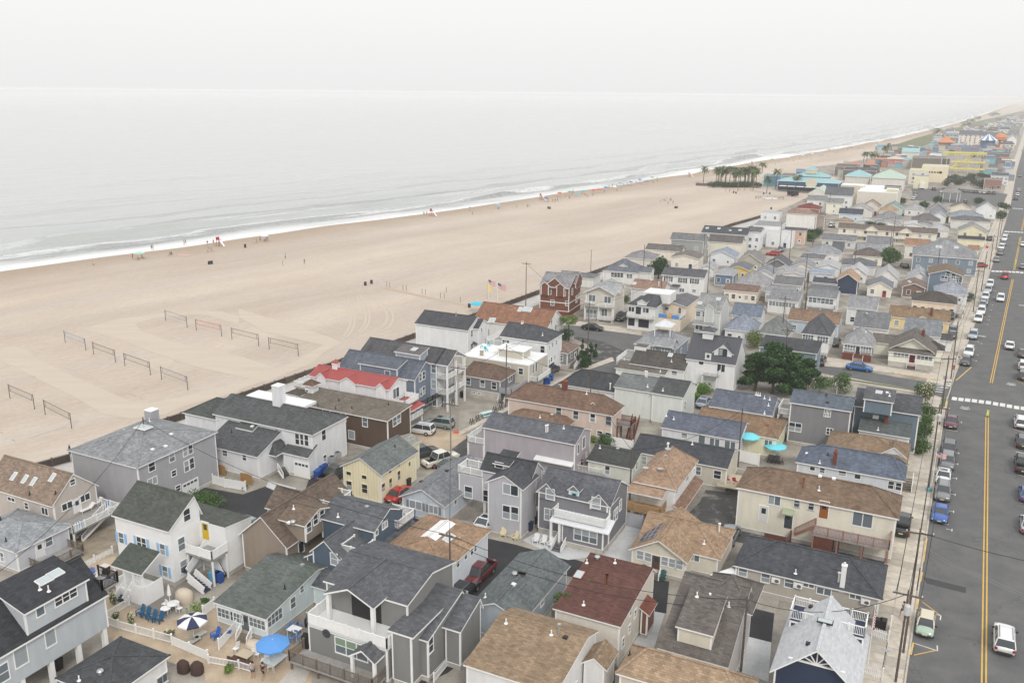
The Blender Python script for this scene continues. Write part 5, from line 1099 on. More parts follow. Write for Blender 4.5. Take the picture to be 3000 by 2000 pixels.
# two-storey motel with red deck
F(2300,1300,2.24)
h=HS((-325,283),(750,492),(748,335),'cream two storey apartment house with long brown hip roof and redwood front deck',K=1.0,e=5.6,typ='hx',R=(-150,143),ends=(1,1),wall=WC(214,208,188),roof=RC(134,104,84))
b=h.bk[0];RW=mat('redwood_stain',(.30,.15,.12),.8,noise=.12)
h.win([('f',78,368,.6,.9),('f',172,390,.6,.9),('f',510,483,2.0,1.7,'sl')],gl=GLC);h.door('f',255,432,.95,2.05,(.28,.10,.03));h.door('f',22,500,.9,2.05,(.06,.07,.08));h.awn('f',22,440,1.2,.9,(.32,.36,.25))
F(1800,1300,2.24);h.win([('f',1053,342,1.3,1.2,'sl'),('f',1200,368,.6,.9),('f',1295,388,.6,.9)],gl=GLC);h.door('f',978,460,1.0,2.05,(.6,.6,.58));h.bits([('cap',1258,195),('cap',1440,232),('tpipe',1238,290,RUST),('pipe',1342,305)])
F(2300,1300,2.24);q0=h.face_pt('f',b,(205,480));x0=q0.x
h.dk(2.75,box=(x0,b.Y0-2.4,b.X1-.3,b.Y0),sides='fr',col=RW,floor=mat('deck_boards',(.3,.29,.28),.8,noise=.15));h.sta((205,520),2.75,(60,600),1.0,w=1.1,side=RW,tread=RW)
m=MB();m.box(x0,b.Y0-2.3,.0,x0+2.2,b.Y0-.2,2.5);m.box(x0-2.6,b.Y0-2.5,0,x0-2.5+.05,b.Y0,1.5);m.box(x0-5.2,b.Y0-2.2,0,x0-2.8,b.Y0-2.12,1.5);m.bd('storage_enclosure',mat('red_brown_panel',(.13,.05,.035),.8,noise=.2),h.e0)
# slate blue cottage behind it
F(2250,850,2.613)
h=HS((205,1315),(1052,1462),(1045,1330),'long pale blue cottage with slate blue hip roof and brick chimney',e=3.6,typ='hx',R=(400,1176),ends=(1,.6),wall=WC(196,202,210),roof=RC(98,110,130),fnd=.5)
h.win([('f',340,1363,.6,.6,'fx'),('f',415,1378,.6,.8),('f',568,1400,.9,.8),('f',686,1425,.7,.7,'fx'),('f',947,1490,.8,1.2),('f',995,1500,.8,1.2)],gl=GLD);h.bits([('chim',508,1330,.45,2.0),('pipe',395,1325),('cap',298,1250),('bpipe',458,1265)])
b=h.bk[0];h.sta((1070,1430),1.2,(1068,1545),w=1.3)
h=HS((440,1185),(1070,1335),(1040,1165),'tan hipped roof house with a small white dormer behind the slate blue cottage',e=4.0,typ='hx',R=(612,1085),ends=(1,1),wall=(.7,.7,.68),roof=RC(150,118,92));b=h.bk[0]
h.add(box=(b.x+b.w-3.6,b.y+1.2,3.4,3.2),typ='gy',e=4.5,rise=1.5,base=4,fnd=0,wall=(.7,.7,.68),ov=.1);h.auto('r2',0)
h=HS((690,1065),(1090,1132),(1110,1010),'cottage with weathered green grey roof carrying a white condenser unit',e=4.4,typ='gx',R=(720,930),wall=(.66,.66,.66),roof=RC(98,108,108),D=4.6,rf=.85);h.bits([('ac',822,985),('chim',862,910,.5,1.4),('pipe',842,1070)]);h.auto('f0r1')
h=HS((160,862),(645,930),(650,830),'long grey sided two storey house with blue grey roof and two rear decks',e=7.8,typ='gx',R=(165,750),wall=WC(124,124,128),roof=RC(96,108,122),D=6.5)
h.win([('f',455,940,.8,1.2,'qd'),('f',205,1045,1.7,1.5,'pt'),('f',471,1080,.8,1.1,'pt')],gl=GLD);h.bits([('bpipe',445,810),('cap',455,860,BLACK)]);b=h.bk[0]
h.dk(5.2,box=(b.X0-1.8,b.Y0+.4,b.X0,b.Y1-1),sides='flk',legs=True);h.dk(2.6,box=(b.X0-1.8,b.Y0+.4,b.X0,b.Y1-1),sides='flk',legs=False)
h=HS((650,888),(1170,958),(1183,818),'teal blue three storey house with charcoal roof and flat top dormer beside the crosswalk',e=7.6,typ='gx',R=(655,742),wall=WC(98,118,132),roof=RC(88,90,96),D=8.0,rf=.55);b=h.bk[0]
h.add((728,828),(965,862),(965,780),9.9,typ='sf',rise=.7,base=7.4,D=4.4,fnd=0,roof=RC(98,100,104));h.bits([('sky',850,782,.9,1.0),('cap',912,785),('pipe',930,812)],1)
# middle of the block
F(1700,850,2.613)
h=HS((612,1050),(1225,1152),(1262,1012),'long white cottage with streaked slate blue roof left of the yellow house',e=4.2,typ='gx',R=(650,912),wall=WC(208,210,216),roof=RC(98,106,124),D=7.4)
h.win([('f',797,1112,.8,.8),('f',930,1145,.9,1.6,'fx'),('f',1008,1162,.6,1.5,'fx'),('f',1048,1170,.6,1.5,'fx'),('f',1125,1185,.7,1.6,'fx'),('f',1168,1195,.6,1.6,'fx')],gl=GLC);h.bits([('pipe',658,965),('pipe',715,990)])
h=HS((985,888),(1470,962),(1495,822),'white two storey house with slate blue roof and row of vent pipes behind the pines',e=5.6,typ='gx',R=(1010,746),wall=WC(206,210,216),roof=RC(98,106,122),D=7.2)
h.bits([('pipe',1345,805),('pipe',1360,808),('pipe',1376,810),('pipe',1410,830),('pipe',1450,840),('pipe',1440,885),('pipe',1410,945)]);h.win([('f',1030,925,1.0,1.2,'sl')],gl=GLC)
h=HS((1000,1040),(1515,1140),(1525,1030),'pale yellow house with tan gable and hip roof beside the turquoise umbrellas',e=4.0,typ='hx',R=(1060,915),wall=WC(228,222,182),roof=RC(148,112,84),D=8.6,Wd=12,ends=(0,.8));h.win([('f',1300,1128,.8,.8),('f',1440,1168,1.0,1.0,'sl')],gl=GLC);h.bits([('cap',1432,1035,RUST)])
h=HS((395,1225),(1130,1368),(1160,1215),'long beige cottage with black gable roof behind the tan roofed house',e=4.0,typ='gx',R=(430,1090),wall=WC(196,188,172),roof=RC(74,77,84),D=7.2)
h.win([('f',482,1300,.9,1.3),('f',1050,1410,.9,1.3),('f',905,1380,.6,1.3)]);h.bits([('tpipe',668,1230,WT),('pipe',857,1180)])
h=HS((60,1285),(405,1368),(445,1235),'low pale green cottage with dark moss roof beside the deck party',e=3.2,typ='gx',R=(65,1172),wall=WC(206,208,196),roof=RC(80,82,80),D=6.2,green=.3);h.win([('f',208,1375,.6,1.4),('r',430,1340,.6,1.3)]);h.bits([('pipe',150,1210),('cap',428,1222,STEEL)])
h=HS((398,1462),(740,1530),(925,1302),'white two storey house with tan pyramid hip roof and garage row beside the patched lot',e=5.8,typ='hy',R=(665,1235),wall=(.74,.74,.74),roof=RC(178,138,112))
h.win([('r',818,1435,1.0,1.0,'sl'),('r',742,1510,1.0,1.0,'sl'),('r',870,1385,.5,.8)],gl=GLD);h.bits([('dish',498,1390),('dish',610,1400),('dish',440,1390),('cap',655,1270,STEEL),('tpipe',670,1225,WT)]);b=h.bk[0]
h.add(box=(b.X1-.1,b.Y0-.3,1.3,b.Y1-b.Y0+.3),typ='sr',e=2.6,rise=.8,roof=RC(150,110,90),open_=True,cap=False)
for i in range(3):h.put('r',b,b.Y0+(b.Y1-b.Y0)*(i+.5)/3,.1,door_mesh('garage',2.3,2.1,WT,GLD,(.72,.72,.72))[0],'garage_door')
h.dk(2.6,box=(b.X0-1.0,b.Y0-2.4,b.X1-1.0,b.Y0),sides='flr',col=WOODL,floor=WOODL);h.add(box=(b.X0-.5,b.Y0-1.9,4.5,2.2),typ='sf',e=5.0,rise=.6,open_=True,cap=False)
h=HS((-60,735),(362,800),(420,715),'house with black hip roof beside the side street',e=4.6,typ='hx',R=(40,605),ends=(1,1),wall=WC(214,216,214),roof=RC(74,77,82),Wd=12);h.bits([('tpipe',228,760,WT)])
h=HS((540,785),(790,822),(828,675),'white green two storey barn like house with moss streaked charcoal roof',e=6.2,typ='gx',R=(560,655),wall=WC(206,212,206),roof=RC(84,88,90),D=8,rf=.55,green=.25);h.win([('r',800,880,.7,1.6)]);h.bits([('pipe',632,770)])
b=h.bk[0];h.add(box=(b.x-6.4,b.y+.5,6.6,b.d-.5),typ='gx',e=6.0,rise=b.rise*.95,rf=.55,roof=RC(116,122,122));h.bits([('tpipe',497,665,WT),('tpipe',510,668,WT),('pipe',515,740)])
h=HS((258,595),(650,648),(672,562),'low cottage with brown gable roof on the side street corner',e=3.4,typ='gx',R=(270,512),wall=WC(222,224,218),roof=RC(116,104,98),D=7);h.bits([('pipe',612,625)])
h=HS((410,530),(800,620),(795,490),'white house with dark brown gable roof, green skylight and stacked terrace',e=4.2,typ='gx',R=(420,440),wall=(.72,.72,.71),roof=RC(92,84,82),D=7.5);h.bits([('sky',690,500,.8,1.0),('pipe',698,550)]);h.win([('f',720,635,.9,.8)])
b=h.bk[0];h.dk(3.6,box=(b.X0-3,b.Y0+1,b.X0,b.Y1),sides='flk');h.add(box=(b.X0-.4,b.Y0+3.0,2.2,2.2),typ='flat',e=6.6,rise=.4,base=4,fnd=0,cap=False,roof=RC(112,98,90))
h=HS((415,402),(735,452),(860,360),'blue grey house with light grey hip roof, white terrace and metal roofed lookout',e=5.2,typ='hx',R=(600,300),wall=WC(118,132,146),roof=RC(152,155,160),ends=(.8,.6))
b=h.bk[0];h.win([('f',545,440,1.4,1.0,'tr'),('f',655,455,1.6,1.0,'tr'),('r',770,470,.6,1.6,'fx')],gl=GLC);h.add(box=(b.x+3.0,b.y+2.6,3.4,3.4),typ='hx',e=9.2,rise=1.2,base=7.6,rmat=smt((.6,.62,.64)),seams=.5,fnd=0,open_=True)
for x,y in((b.x+3.2,b.y+2.8),(b.x+6.2,b.y+2.8),(b.x+6.2,b.y+5.8)):m=MB();m.box(x-.08,y-.08,6,x+.08,y+.08,9.1);m.bd('lookout_post',WT,h.e0)
h.add(box=(b.x+b.w-4.5,b.y-.3,4.0,4),typ='gx',e=5.6,rise=1.6,base=5,fnd=0);h.bits([('pipe',600,335)])
BM=smt(RC(78,80,88))
h=HS((858,470),(1190,575),(1262,345),'white farmhouse with black standing seam roof, cupola and gabled dormer above its stairs',e=6.4,typ='gx',R=(1255,340),wall=(.76,.76,.76),rmat=BM,seams=.5,D=8.6);b=h.bk[0]
h.add((1025,460),(1170,495),(1200,420),8.2,typ='gy',R=(1100,410),D=4,Wd=3.6,base=6.4,rmat=BM,fnd=0);h.win([('f',1092,475,1.3,1.4,'sl')],1,gl=GLD,fr=BLACK);h.win([('f',1078,595,1.3,1.6,'sl'),('f',930,500,.8,.9,'fx')],gl=GLD);h.door('f',978,520,.9,2.0,(.6,.62,.62))
h.add(box=(b.x+1.6,b.y+b.d/2-1.3,2.6,2.6),typ='hx',e=b.e+b.rise+.9,rise=.9,base=b.e+b.rise-.8,rmat=BM,fnd=0,ov=.4);h.dk(3.8,box=(b.X0+3.2,b.Y0-1.4,b.X0+6,b.Y0),sides='fr',legs=True);h.sta((960,590),3.6,(900,640),1.2,w=1.0)
# first row beyond the side street
h=HS((860,155),(1080,165),(1102,50),'pale grey three storey house with bay dormer beside the yellow umbrella terrace',e=8.2,typ='gx',R=(1040,30),wall=WC(192,194,190),roof=RC(150,152,150),D=8.2,rf=.55);b=h.bk[0]
h.win([('f',895,180,.9,1.2),('f',952,185,.9,1.2),('f',1010,190,.9,1.2),('f',872,275,.7,1.3),('f',910,280,1.4,1.6,'sl')],gl=GLC);h.add(box=(b.x+b.w*.33,b.y-.25,2.5,3),typ='gy',e=8.6,rise=1.3,base=4,fnd=0);h.add(box=(b.x,b.y-1.1,b.w*.8,1.5),typ='sf',e=4.6,rise=.8,open_=True,cap=False);h.bits([('sky',915,98,.9,.9),('sky',1058,70,.9,.9)])
h=HS((620,105),(815,130),(880,60),'peach two storey gabled house with a mural panelled roof deck',e=6.0,typ='gy',R=(716,92),wall=WC(230,210,182),roof=RC(112,112,116),D=11,ovg=.4);b=h.bk[0];h.win([('f',663,140,.8,.8),('f',762,155,.6,1.6,'fx'),('f',735,250,.7,.7)],gl=GLD)
h.add(box=(b.x-.2,b.Y0-4.2,b.w,4.2),typ='flat',e=3.4,rise=.1,cap=False,wall=WC(230,210,182));h.dk(3.6,box=(b.x,b.Y0-4.1,b.x+b.w-.4,b.Y0),sides='flr',legs=False)
m=MB();m.box(b.x+.3,b.Y0-4.2,3.7,b.x+b.w*.45,b.Y0-4.14,4.6);m.bd('banner',mat('blue_orange_banner',(.10,.28,.62),.7),h.e0);m=MB();m.box(b.x+b.w*.45,b.Y0-4.2,3.7,b.x+b.w*.6,b.Y0-4.14,4.6);m.bd('banner',mat('orange_banner',(.75,.36,.05),.7),h.e0);m=MB();m.box(b.x+b.w*.62,b.Y0-4.2,3.7,b.x+b.w*.9,b.Y0-4.14,4.6);m.bd('banner',mat('blue_orange_banner',(.10,.28,.62),.7),h.e0)
h=HS((345,115),(580,135),(655,55),'white house with dark hip roof, dormer, balcony and garage beside the black pickup',e=7.0,typ='hx',R=(460,22),ends=(1,.2),wall=(.72,.72,.7),roof=RC(84,88,94),D=9);b=h.bk[0]
h.add(box=(b.x+b.w*.34,b.y+.1,2.2,2.4),typ='gy',e=8.0,rise=.8,base=6.9,fnd=0,ov=.1);h.dk(3.9,box=(b.X0,b.Y0-.9,b.X1,b.Y0),sides='flr',legs=False);h.win([('f',388,145,1.3,1.2,'sl'),('f',445,155,1.2,2.0,'fx'),('f',502,155,1.3,1.2,'sl')],gl=GLD);h.door('f',392,240,1.5,2.2,(.02,.02,.02),kind='patio');h.door('f',485,255,2.4,2.2,(.03,.03,.05),kind='garage')
h.add(box=(b.x+2.2,b.y+4.6,6.0,5.0),typ='flat',e=9.4,rise=.15,base=7,rmat=MEMB,fnd=0,cap=False)
# -- corner block north of the first side street
F(2250,850,2.613)
h=HS((930,410),(1290,492),(1285,330),'cream bungalow on the corner with brown roof, red door and brick base',K=0.75,e=4.2,typ='gy',Rf=1,R=(1110,280),wall=WC(226,224,204),roof=RC(118,106,102),D=9.5,fnd=1.3,ovg=.9);b=h.bk[0];h.bk[0]
h.add(box=(b.x+.1,b.y-1.0,b.w-.2,2.3),typ='sf',e=3.9,rise=1.0,fnd=1.3);h.win([('f',1018,490,2.6,1.0,'qd'),('f',1200,512,2.6,1.0,'qd')],1,gl=GLD);h.door('f',1103,525,1.0,2.0,(.12,.01,.02),blk=1);h.sta((1100,555),1.3,(1098,605),w=1.6,tread=BRICKM)
h.add(box=(b.x-3.4,b.y+4.6,5,5.5),typ='gx',e=3.9,rise=1.6);h.bits([('chim',1185,350,.6,1.5),('bpipe',1002,325)])
h.add(box=(b.x+b.w-3,b.y+5,4.4,4),typ='hx',e=3.6,rise=1.6,roof=RC(84,76,76))
h=HS((568,402),(810,435),(860,335),'small cottage with pale grey hip roof and a brick front porch facing the side street',K=0.8,e=4.0,typ='hy',R=(705,253),wall=WC(140,132,124),roof=RC(158,160,162),D=8.0,ends=(1,.8),fnd=.9);b=h.bk[0]
h.win([('f',628,440,2.0,1.4,'qd'),('f',752,455,2.0,1.4,'qd')],gl=GLC);h.door('f',688,462,.9,2.1,(.05,.05,.05));h.sta((690,510),.9,(680,545),w=1.8,tread=CONC);h.bits([('pipe',748,325)])
m=MB();m.box(b.X0-.05,b.Y0-.06,.0,b.X1+.05,b.Y0-.01,1.7);m.bd('brick_front',BRICKM,h.e0)
h=HS((250,330),(480,355),(545,255),'white cottage with charcoal hip roof and louvred windows between two driveways',K=0.95,e=4.6,typ='hy',R=(375,190),wall=(.74,.74,.73),roof=RC(92,94,100),D=9,ends=(1,.4),fnd=.9);h.win([('f',298,360,2.0,1.3,'qd'),('f',418,378,2.0,1.3,'qd')],gl=GLC);h.sta((320,410),.9,(258,445),w=1.0)
h=HS((-90,335),(155,352),(175,275),'grey green hip roofed cottage above the pine trees',e=3.9,typ='hy',R=(62,195),wall=WC(206,206,202),roof=RC(128,132,130),D=8,ends=(1,.6));h.auto('f3')
h=HS((140,232),(545,268),(560,190),'light blue house with tan hip and gable roofs behind the charcoal hip cottage',e=4.0,typ='gx',R=(300,145),wall=WC(176,192,204),roof=RC(150,114,92),D=7);b=h.bk[0];h.auto('f4')
h=HS((645,285),(922,305),(925,175),'cottage with streaked mid grey gable roof and a round white vent',e=4.2,typ='gx',R=(660,150),wall=WC(214,212,206),roof=RC(122,124,128),D=9,rf=.6);h.auto('f2r1');h.bits([('turb',755,190)])
h=HS((598,135),(832,155),(835,60),'tall white cottage with bleached grey gable roof behind the streaked one',e=5.2,typ='gx',R=(605,30),wall=(.74,.74,.74),roof=RC(150,150,154),D=8,rf=.6);h.auto('f2r1')
h=HS((920,195),(1395,250),(1392,165),'long yellow bungalow with tan gable roof and brick chimney',e=3.6,typ='gx',R=(925,110),wall=WC(232,204,132),roof=RC(152,118,88),D=8);b=h.bk[0];h.add(box=(b.x+b.w*.42,b.y-.5,3.4,3.5),typ='gy',e=3.6,rise=1.2);h.auto('f4',0);h.bits([('chim',1248,195,.5,1.8),('cap',1083,145,RUST)])
h=HS((1030,335),(1325,362),(1330,255),'white cottage with pale blue grey gable roof beside the yellow bungalow',e=4.0,typ='gx',R=(1035,200),wall=(.70,.71,.70),roof=RC(132,138,144),D=8,rf=.6);b=h.bk[0];h.add(box=(b.x+b.w-.2,b.y+.6,2.4,4.6),typ='gx',e=3.2,rise=1.0,roof=RC(90,88,92));h.auto('f0r2',0)
h=HS((1095,75),(1450,110),(1480,60),'peach cottage with dark brown hip roof and a white side stair near the main road',e=4.2,typ='hx',R=(1180,-2),wall=WC(226,200,172),roof=RC(92,80,76),D=8.5,ends=(1,1));h.auto('f6');h.dk(1.6,box=(h.bk[0].X1,h.bk[0].Y0,h.bk[0].X1+1.8,h.bk[0].Y1-3),sides='frk')
h=HS((0,62),(235,92),(245,40),'white cottage with grey gable roof and a row of porch windows',e=4.3,typ='gx',R=(10,-15),wall=WC(210,210,206),roof=RC(136,138,142),D=9,rf=.6);h.win([('f',20+q*25,100+q*2.5,.7,1.1)for q in range(8)],gl=GLC)
h=HS((300,45),(525,68),(520,-10),'white raised cottage with mid grey gable roof, porch rail and long white stair',e=5.4,typ='gx',R=(310,-20),wall=(.72,.73,.74),roof=RC(128,132,136),D=8,rf=.6);b=h.bk[0];h.win([('f',325+q*32,70+q*4,.8,1.4)for q in range(6)],gl=GLC);h.sta((420,110),3.0,(490,190),.8,w=1.0)
h.dk(2.6,box=(b.X0,b.Y0-1.0,b.X1,b.Y0),sides='flr')
h=HS((-80,440),(380,488),(385,430),'teal blue two storey house with flat charcoal roof between the pines and a driveway',e=6.4,typ='sf',rise=.9,wall=WC(112,134,150),roof=RC(76,78,84),D=6.5);h.win([('f',148,545,.9,1.3),('f',247,555,1.1,1.2)],gl=GLC)
# bottom right: pale roofed navy house, tan roof at the edge
F(1800,1300,2.24)
NV=WC(40,56,84)
h=HS((1005,1530),(1610,1655),(1660,1400),'navy house with pale grey cross gabled roof, white gable lattice and two white roof balconies',K=0.9,e=4.6,typ='gy',R=(1320,1350),wall=NV,roof=RC(200,203,208),D=9.0,ovg=.7,ov=.3);b=h.bk[0]
m=MB();zc=b.e+b.rise;xm=b.x+b.w/2;y0=b.Y0-.12
for dx in(-1.2,-.6,0,.6,1.2):m.bar((xm,y0,zc-1.9),(xm+dx,y0,zc-.55-abs(dx)*.62),.09)
m.bar((xm-2.2,y0,zc-1.9),(xm+2.2,y0,zc-1.9),.14);m.bd('gable_lattice',WT,h.e0)
h.dk(5.9,box=(b.x+.4,b.y+6.8,b.x+3.0,b.y+9.2),sides='flk',legs=False,floor=mat('navy_deck',NV,.7));h.dk(5.9,box=(b.x+b.w-3.0,b.y+6.8,b.x+b.w-.4,b.y+9.2),sides='frk',legs=False,floor=mat('navy_deck',NV,.7));h.bits([('sky',1215,1072,1.3,.7,BLACK),('cap',1290,1070,BLACK),('cap',1272,1312,BLACK)])
h.add(box=(b.x+.4,b.y+6.7,b.w-.8,2.5),typ='flat',e=5.7,rise=.05,cap=False,wall=NV)
h=HS((-30,1560),(870,1760),(1000,1560),'tan hip roofed house cut by the bottom edge next to the mottled brown roof',e=5.0,typ='hx',R=(220,1335),ends=(.9,1),wall=WC(206,190,170),roof=RC(174,138,108));h.bits([('bpipe',100,1385)])
# -- middle distance
def Q(A,B,R,label,e=3.5,D=9.0,typ='gy',roof=(140,142,146),wall=(205,205,200),au='f2r1',ang=-24,**kw):
 h=HS(A,B,B,label,e=e,D=D,typ=typ,R=R,ang=ang,roof=RC(*roof),wall=WC(*wall),Rf=1.0,ovg=kw.pop('ovg',.4),**kw)
 if au:h.auto(au)
 return h
F(1500,600,3.92)
# second side street, beach end
h=HS((305,930),(660,962),(830,850),'tall red brown shingled house with grey cross gabled roof facing the beach',K=0.87,e=7.8,typ='gx',ang=-22,R=(735,795),wall=WC(120,70,48),roof=RC(146,144,148),D=9.5,ov=.4);b=h.bk[0]
for x0 in(.4,4.6):h.add(box=(b.x+x0*b.w/8.3,b.y-.35,2.7*b.w/8.3,2.6),typ='gy',e=8.1,rise=1.0,base=5.5,fnd=0)
h.add(box=(b.x+1.6,b.y-.1,b.w*.62,4.6),typ='gy',e=8.2,rise=2.2,base=7.2,fnd=0);h.add(box=(b.x+b.w-4.2,b.y+3.6,4.6,5.4),typ='gx',e=8.4,rise=2.6,base=7,fnd=0)
h.win([('f',410,982,1.7,1.9,'pt'),('f',575,1000,1.7,1.9,'pt'),('f',465,1122,.8,1.4),('f',632,1130,.7,1.2),('r',692,995,.8,1.6),('r',745,935,.7,1.0),('r',768,920,.7,1.0),('r',740,1080,1.2,1.8,'sl'),('r',770,1045,.9,1.4)],gl=GLC)
m=MB();m.box(b.X0-.04,b.Y0-.04,3.55,b.X1+.04,b.Y1,3.75);m.box(b.X0-.04,b.Y0-.04,1.35,b.X1+.04,b.Y1,1.5);m.bd('band_course',WT,h.e0);m=MB();m.box(b.X0-.03,b.Y0-.03,0,b.X1+.03,b.Y1,1.35);m.bd('brick_base',BRICKM,h.e0)
h=HS((825,1000),(1180,1035),(1290,925),'pale stone coloured house with white gable, full width balcony and glazed doors',K=0.92,e=7.0,typ='gy',ang=-22,R=(1000,935),wall=WC(200,194,182),roof=RC(168,170,172),D=10,ovg=.9);b=h.bk[0]
h.win([('f',920,1070,1.5,1.6,'sl'),('f',1098,1090,1.5,1.6,'sl'),('f',893,1247,2.6,2.0,'tr'),('f',1060,1240,1.3,1.9,'sl')],gl=GLC);h.dk(3.7,box=(b.X0,b.Y0-1.1,b.X1,b.Y0),sides='flr',legs=True);h.dk(.5,box=(b.X0+b.w*.45,b.Y0-1.1,b.X1,b.Y0),sides='fr');h.add(box=(b.x+b.w-3,b.y+3,3.4,4),typ='gx',e=7.2,rise=1.8,base=6.5,fnd=0)
h=HS((1020,760),(1445,785),(1560,690),'white seaside bungalow with blue grey hip roof, small dormer and glazed porch',e=4.4,typ='hx',ang=-22,R=(1240,617),wall=(.72,.71,.69),roof=RC(112,118,128),D=9,ends=(1,1));b=h.bk[0]
h.win([('f',1155+q*35,802+q*2,.8,1.4)for q in range(4)]+[('f',1335,818,.8,1.3),('f',1362,820,.8,1.3)],gl=GLD);h.add(box=(b.x+b.w*.42,b.y+1.6,2.4,2.6),typ='gy',e=5.9,rise=.8,base=5.0,fnd=0);h.add(box=(b.x+b.w-1.5,b.y+2.5,4.6,4),typ='gx',e=4.2,rise=1.4)
Q((1280,605),(1620,630),(1470,515),'pale house with grey hip roof behind the blue grey bungalow',e=4.6,typ='hx',D=9,roof=(140,138,142),wall=(206,198,186),au='f4',ang=-22)
Q((1515,515),(1950,540),(1545,440),'long cream house with dark taupe gable roof near the seawall',e=4.2,typ='gx',D=8,roof=(116,106,104),wall=(222,208,188),ang=-22,au='f3')
Q((1765,605),(2150,625),(1950,512),'cream house with brown cross gable roof and a white box bay',e=4.6,typ='gy',D=9,roof=(128,114,110),wall=(232,222,206),ang=-22,Wd=8.5)
Q((1805,398),(2215,422),(1825,314),'three storey grey sided house with grey gable roof on the beach side',e=7.4,typ='gx',D=7.5,roof=(120,122,124),wall=(152,154,152),ang=-22,au='f2r1')
h=HS((1712,800),(2212,842),(2240,740),'white two storey house with charcoal gable roof and black shutters',e=6.2,typ='gx',ang=-22,R=(1735,708),wall=(.75,.75,.75),roof=RC(94,96,102),D=8.5);h.win([('f',1795,850,1.3,1.5,'pt'),('f',1960,868,1.3,1.5,'pt'),('f',2095,877,1.3,1.5,'pt')],shut=(.03,.03,.03),gl=GLC);h.win([('f',1950,980,1.2,1.1,'sl'),('f',2090,990,.9,.9),('f',1800,970,1.0,1.3,'sl')],gl=GLC);h.awn('f',1880,925,2.4,1.0,(.07,.07,.08))
Q((1345,955),(1745,990),(1385,845),'white house with rust tan gable roof and small skylight',e=4.6,typ='gx',D=8,roof=(160,122,104),wall=(205,205,205),au='',ang=-24).bits([('sky',1405,905,.9,1.2),('tpipe',1685,930,WT),('cap',1625,865)])
Q((640,820),(940,850),(700,790),'low grey hip roof tucked behind the tall red brown house',e=3.4,typ='hx',D=7,roof=(122,122,124),au='',ang=-22)
F(1950,450,3.92)
Q((400,905),(940,940),(415,820),'long beach house with black roof and four skylights',e=7.2,typ='gx',D=8,roof=(80,84,92),wall=(206,204,200),au='f3',rf=.7).bits([('sky',478,858,1,1.2),('sky',612,862,1,1.2),('sky',742,885,.8,.8),('sky',855,882,1,1.2)])
Q((480,1005),(880,1035),(490,925),'cream house with dark taupe gable roof below the skylit black roof',e=6.0,typ='gx',D=7,roof=(108,100,98),wall=(220,214,194),au='')
Q((930,895),(1100,905),(945,835),'white house with charcoal roof and side balconies by the seawall',e=7.8,typ='gx',D=8,roof=(106,108,112),wall=(214,218,222),au='f2r2')
Q((1110,690),(1310,710),(1110,670),'white flat roofed beach house with red terrace rails',e=6.0,typ='flat',D=7,roof=(176,180,182),wall=(216,218,218),au='f2')
Q((1130,880),(1310,910),(1135,770),'low grey flat roof between the white terraces',e=5.6,typ='flat',D=13,roof=(150,152,154),wall=(220,220,220),au='',Wd=9)
Q((1170,915),(1460,945),(1200,900),'white cube house with full height window slots and open carport',e=5.6,typ='flat',D=6,roof=(196,198,198),wall=(222,224,224),au='f2')
Q((1310,900),(1620,890),(1320,845),'salmon pink two storey house with black roof beside the hedge',e=6.2,typ='gx',D=6,roof=(90,92,98),wall=(212,170,146),au='f2',Wd=7.5)
Q((1375,690),(1740,705),(1560,595),'broad white hall with rusty brown hip roof and red upper pyramid roof',e=7.6,typ='hx',D=13,roof=(160,122,108),wall=(226,224,220),au='').add(box=(3,4,9,9),typ='hx',e=9.6,rise=2.2,base=8,roof=RC(140,62,58),fnd=0,wall=WC(150,100,84))
Q((1730,705),(1840,720),(1790,690),'narrow taupe gabled house beside the broad white hall',e=6.6,typ='gy',D=8,roof=(140,112,102),wall=(160,146,136),au='')
Q((1620,530),(1850,545),(1740,480),'white gabled house with grey roof by the beach entrance',e=6.4,typ='gx',D=9,roof=(134,136,138),wall=(224,222,216),au='f2r1')
Q((1850,475),(2150,490),(1870,375),'large white house with dark slate roof beside the arcade building',e=8.2,typ='gx',D=11,roof=(104,108,114),wall=(220,220,220),au='f3',Wd=12)
Q((1840,560),(2040,575),(1850,505),'cream house with grey gable roof beside the large white house',e=6.2,typ='gx',D=8,roof=(138,140,138),wall=(226,222,200),au='f1')
Q((505,1150),(800,1195),(680,1065),'pale blue roofed bungalow with white gable and blue window',roof=(146,156,176),wall=(216,220,226),e=3.8)
Q((815,1225),(1110,1255),(990,1092),'sage grey gabled bungalow with taupe roof',roof=(140,138,136),wall=(176,172,158),e=3.8)
Q((1150,1265),(1420,1300),(1305,1150),'charcoal gabled bungalow with white trimmed attic window',roof=(102,104,110),wall=(118,116,118),e=3.8)
Q((1440,1290),(1700,1320),(1560,1190),'cream bungalow with worn grey gable roof',roof=(148,148,152),wall=(224,216,198),e=3.6)
Q((685,1335),(965,1345),(830,1225),'bright yellow bungalow with grey gabled roof',roof=(120,120,126),wall=(226,190,60),e=3.6)
Q((545,1385),(790,1400),(640,1290),'blue cottage with pale grey hip roof',typ='hx',roof=(164,166,170),wall=(98,122,152),e=4.0,D=8)
Q((785,1490),(1180,1530),(960,1330),'white bungalow with wide pale grey hip roof',typ='hx',roof=(158,156,158),wall=(214,212,208),e=3.6,D=9)
Q((1020,1370),(1250,1395),(1130,1262),'grey gabled cottage with a rounded front porch gable',roof=(140,144,152),wall=(206,206,208),e=3.6)
Q((1640,1110),(2000,1165),(1830,1035),'white cottage with light grey pyramid roof and red chimney',typ='hx',roof=(150,154,160),wall=(224,222,218),e=3.8,D=9)
Q((1550,1180),(1820,1215),(1640,1140),'cottage with dark grey hip roof beside the light pyramid roof',typ='hx',roof=(118,118,122),e=3.6,D=8)
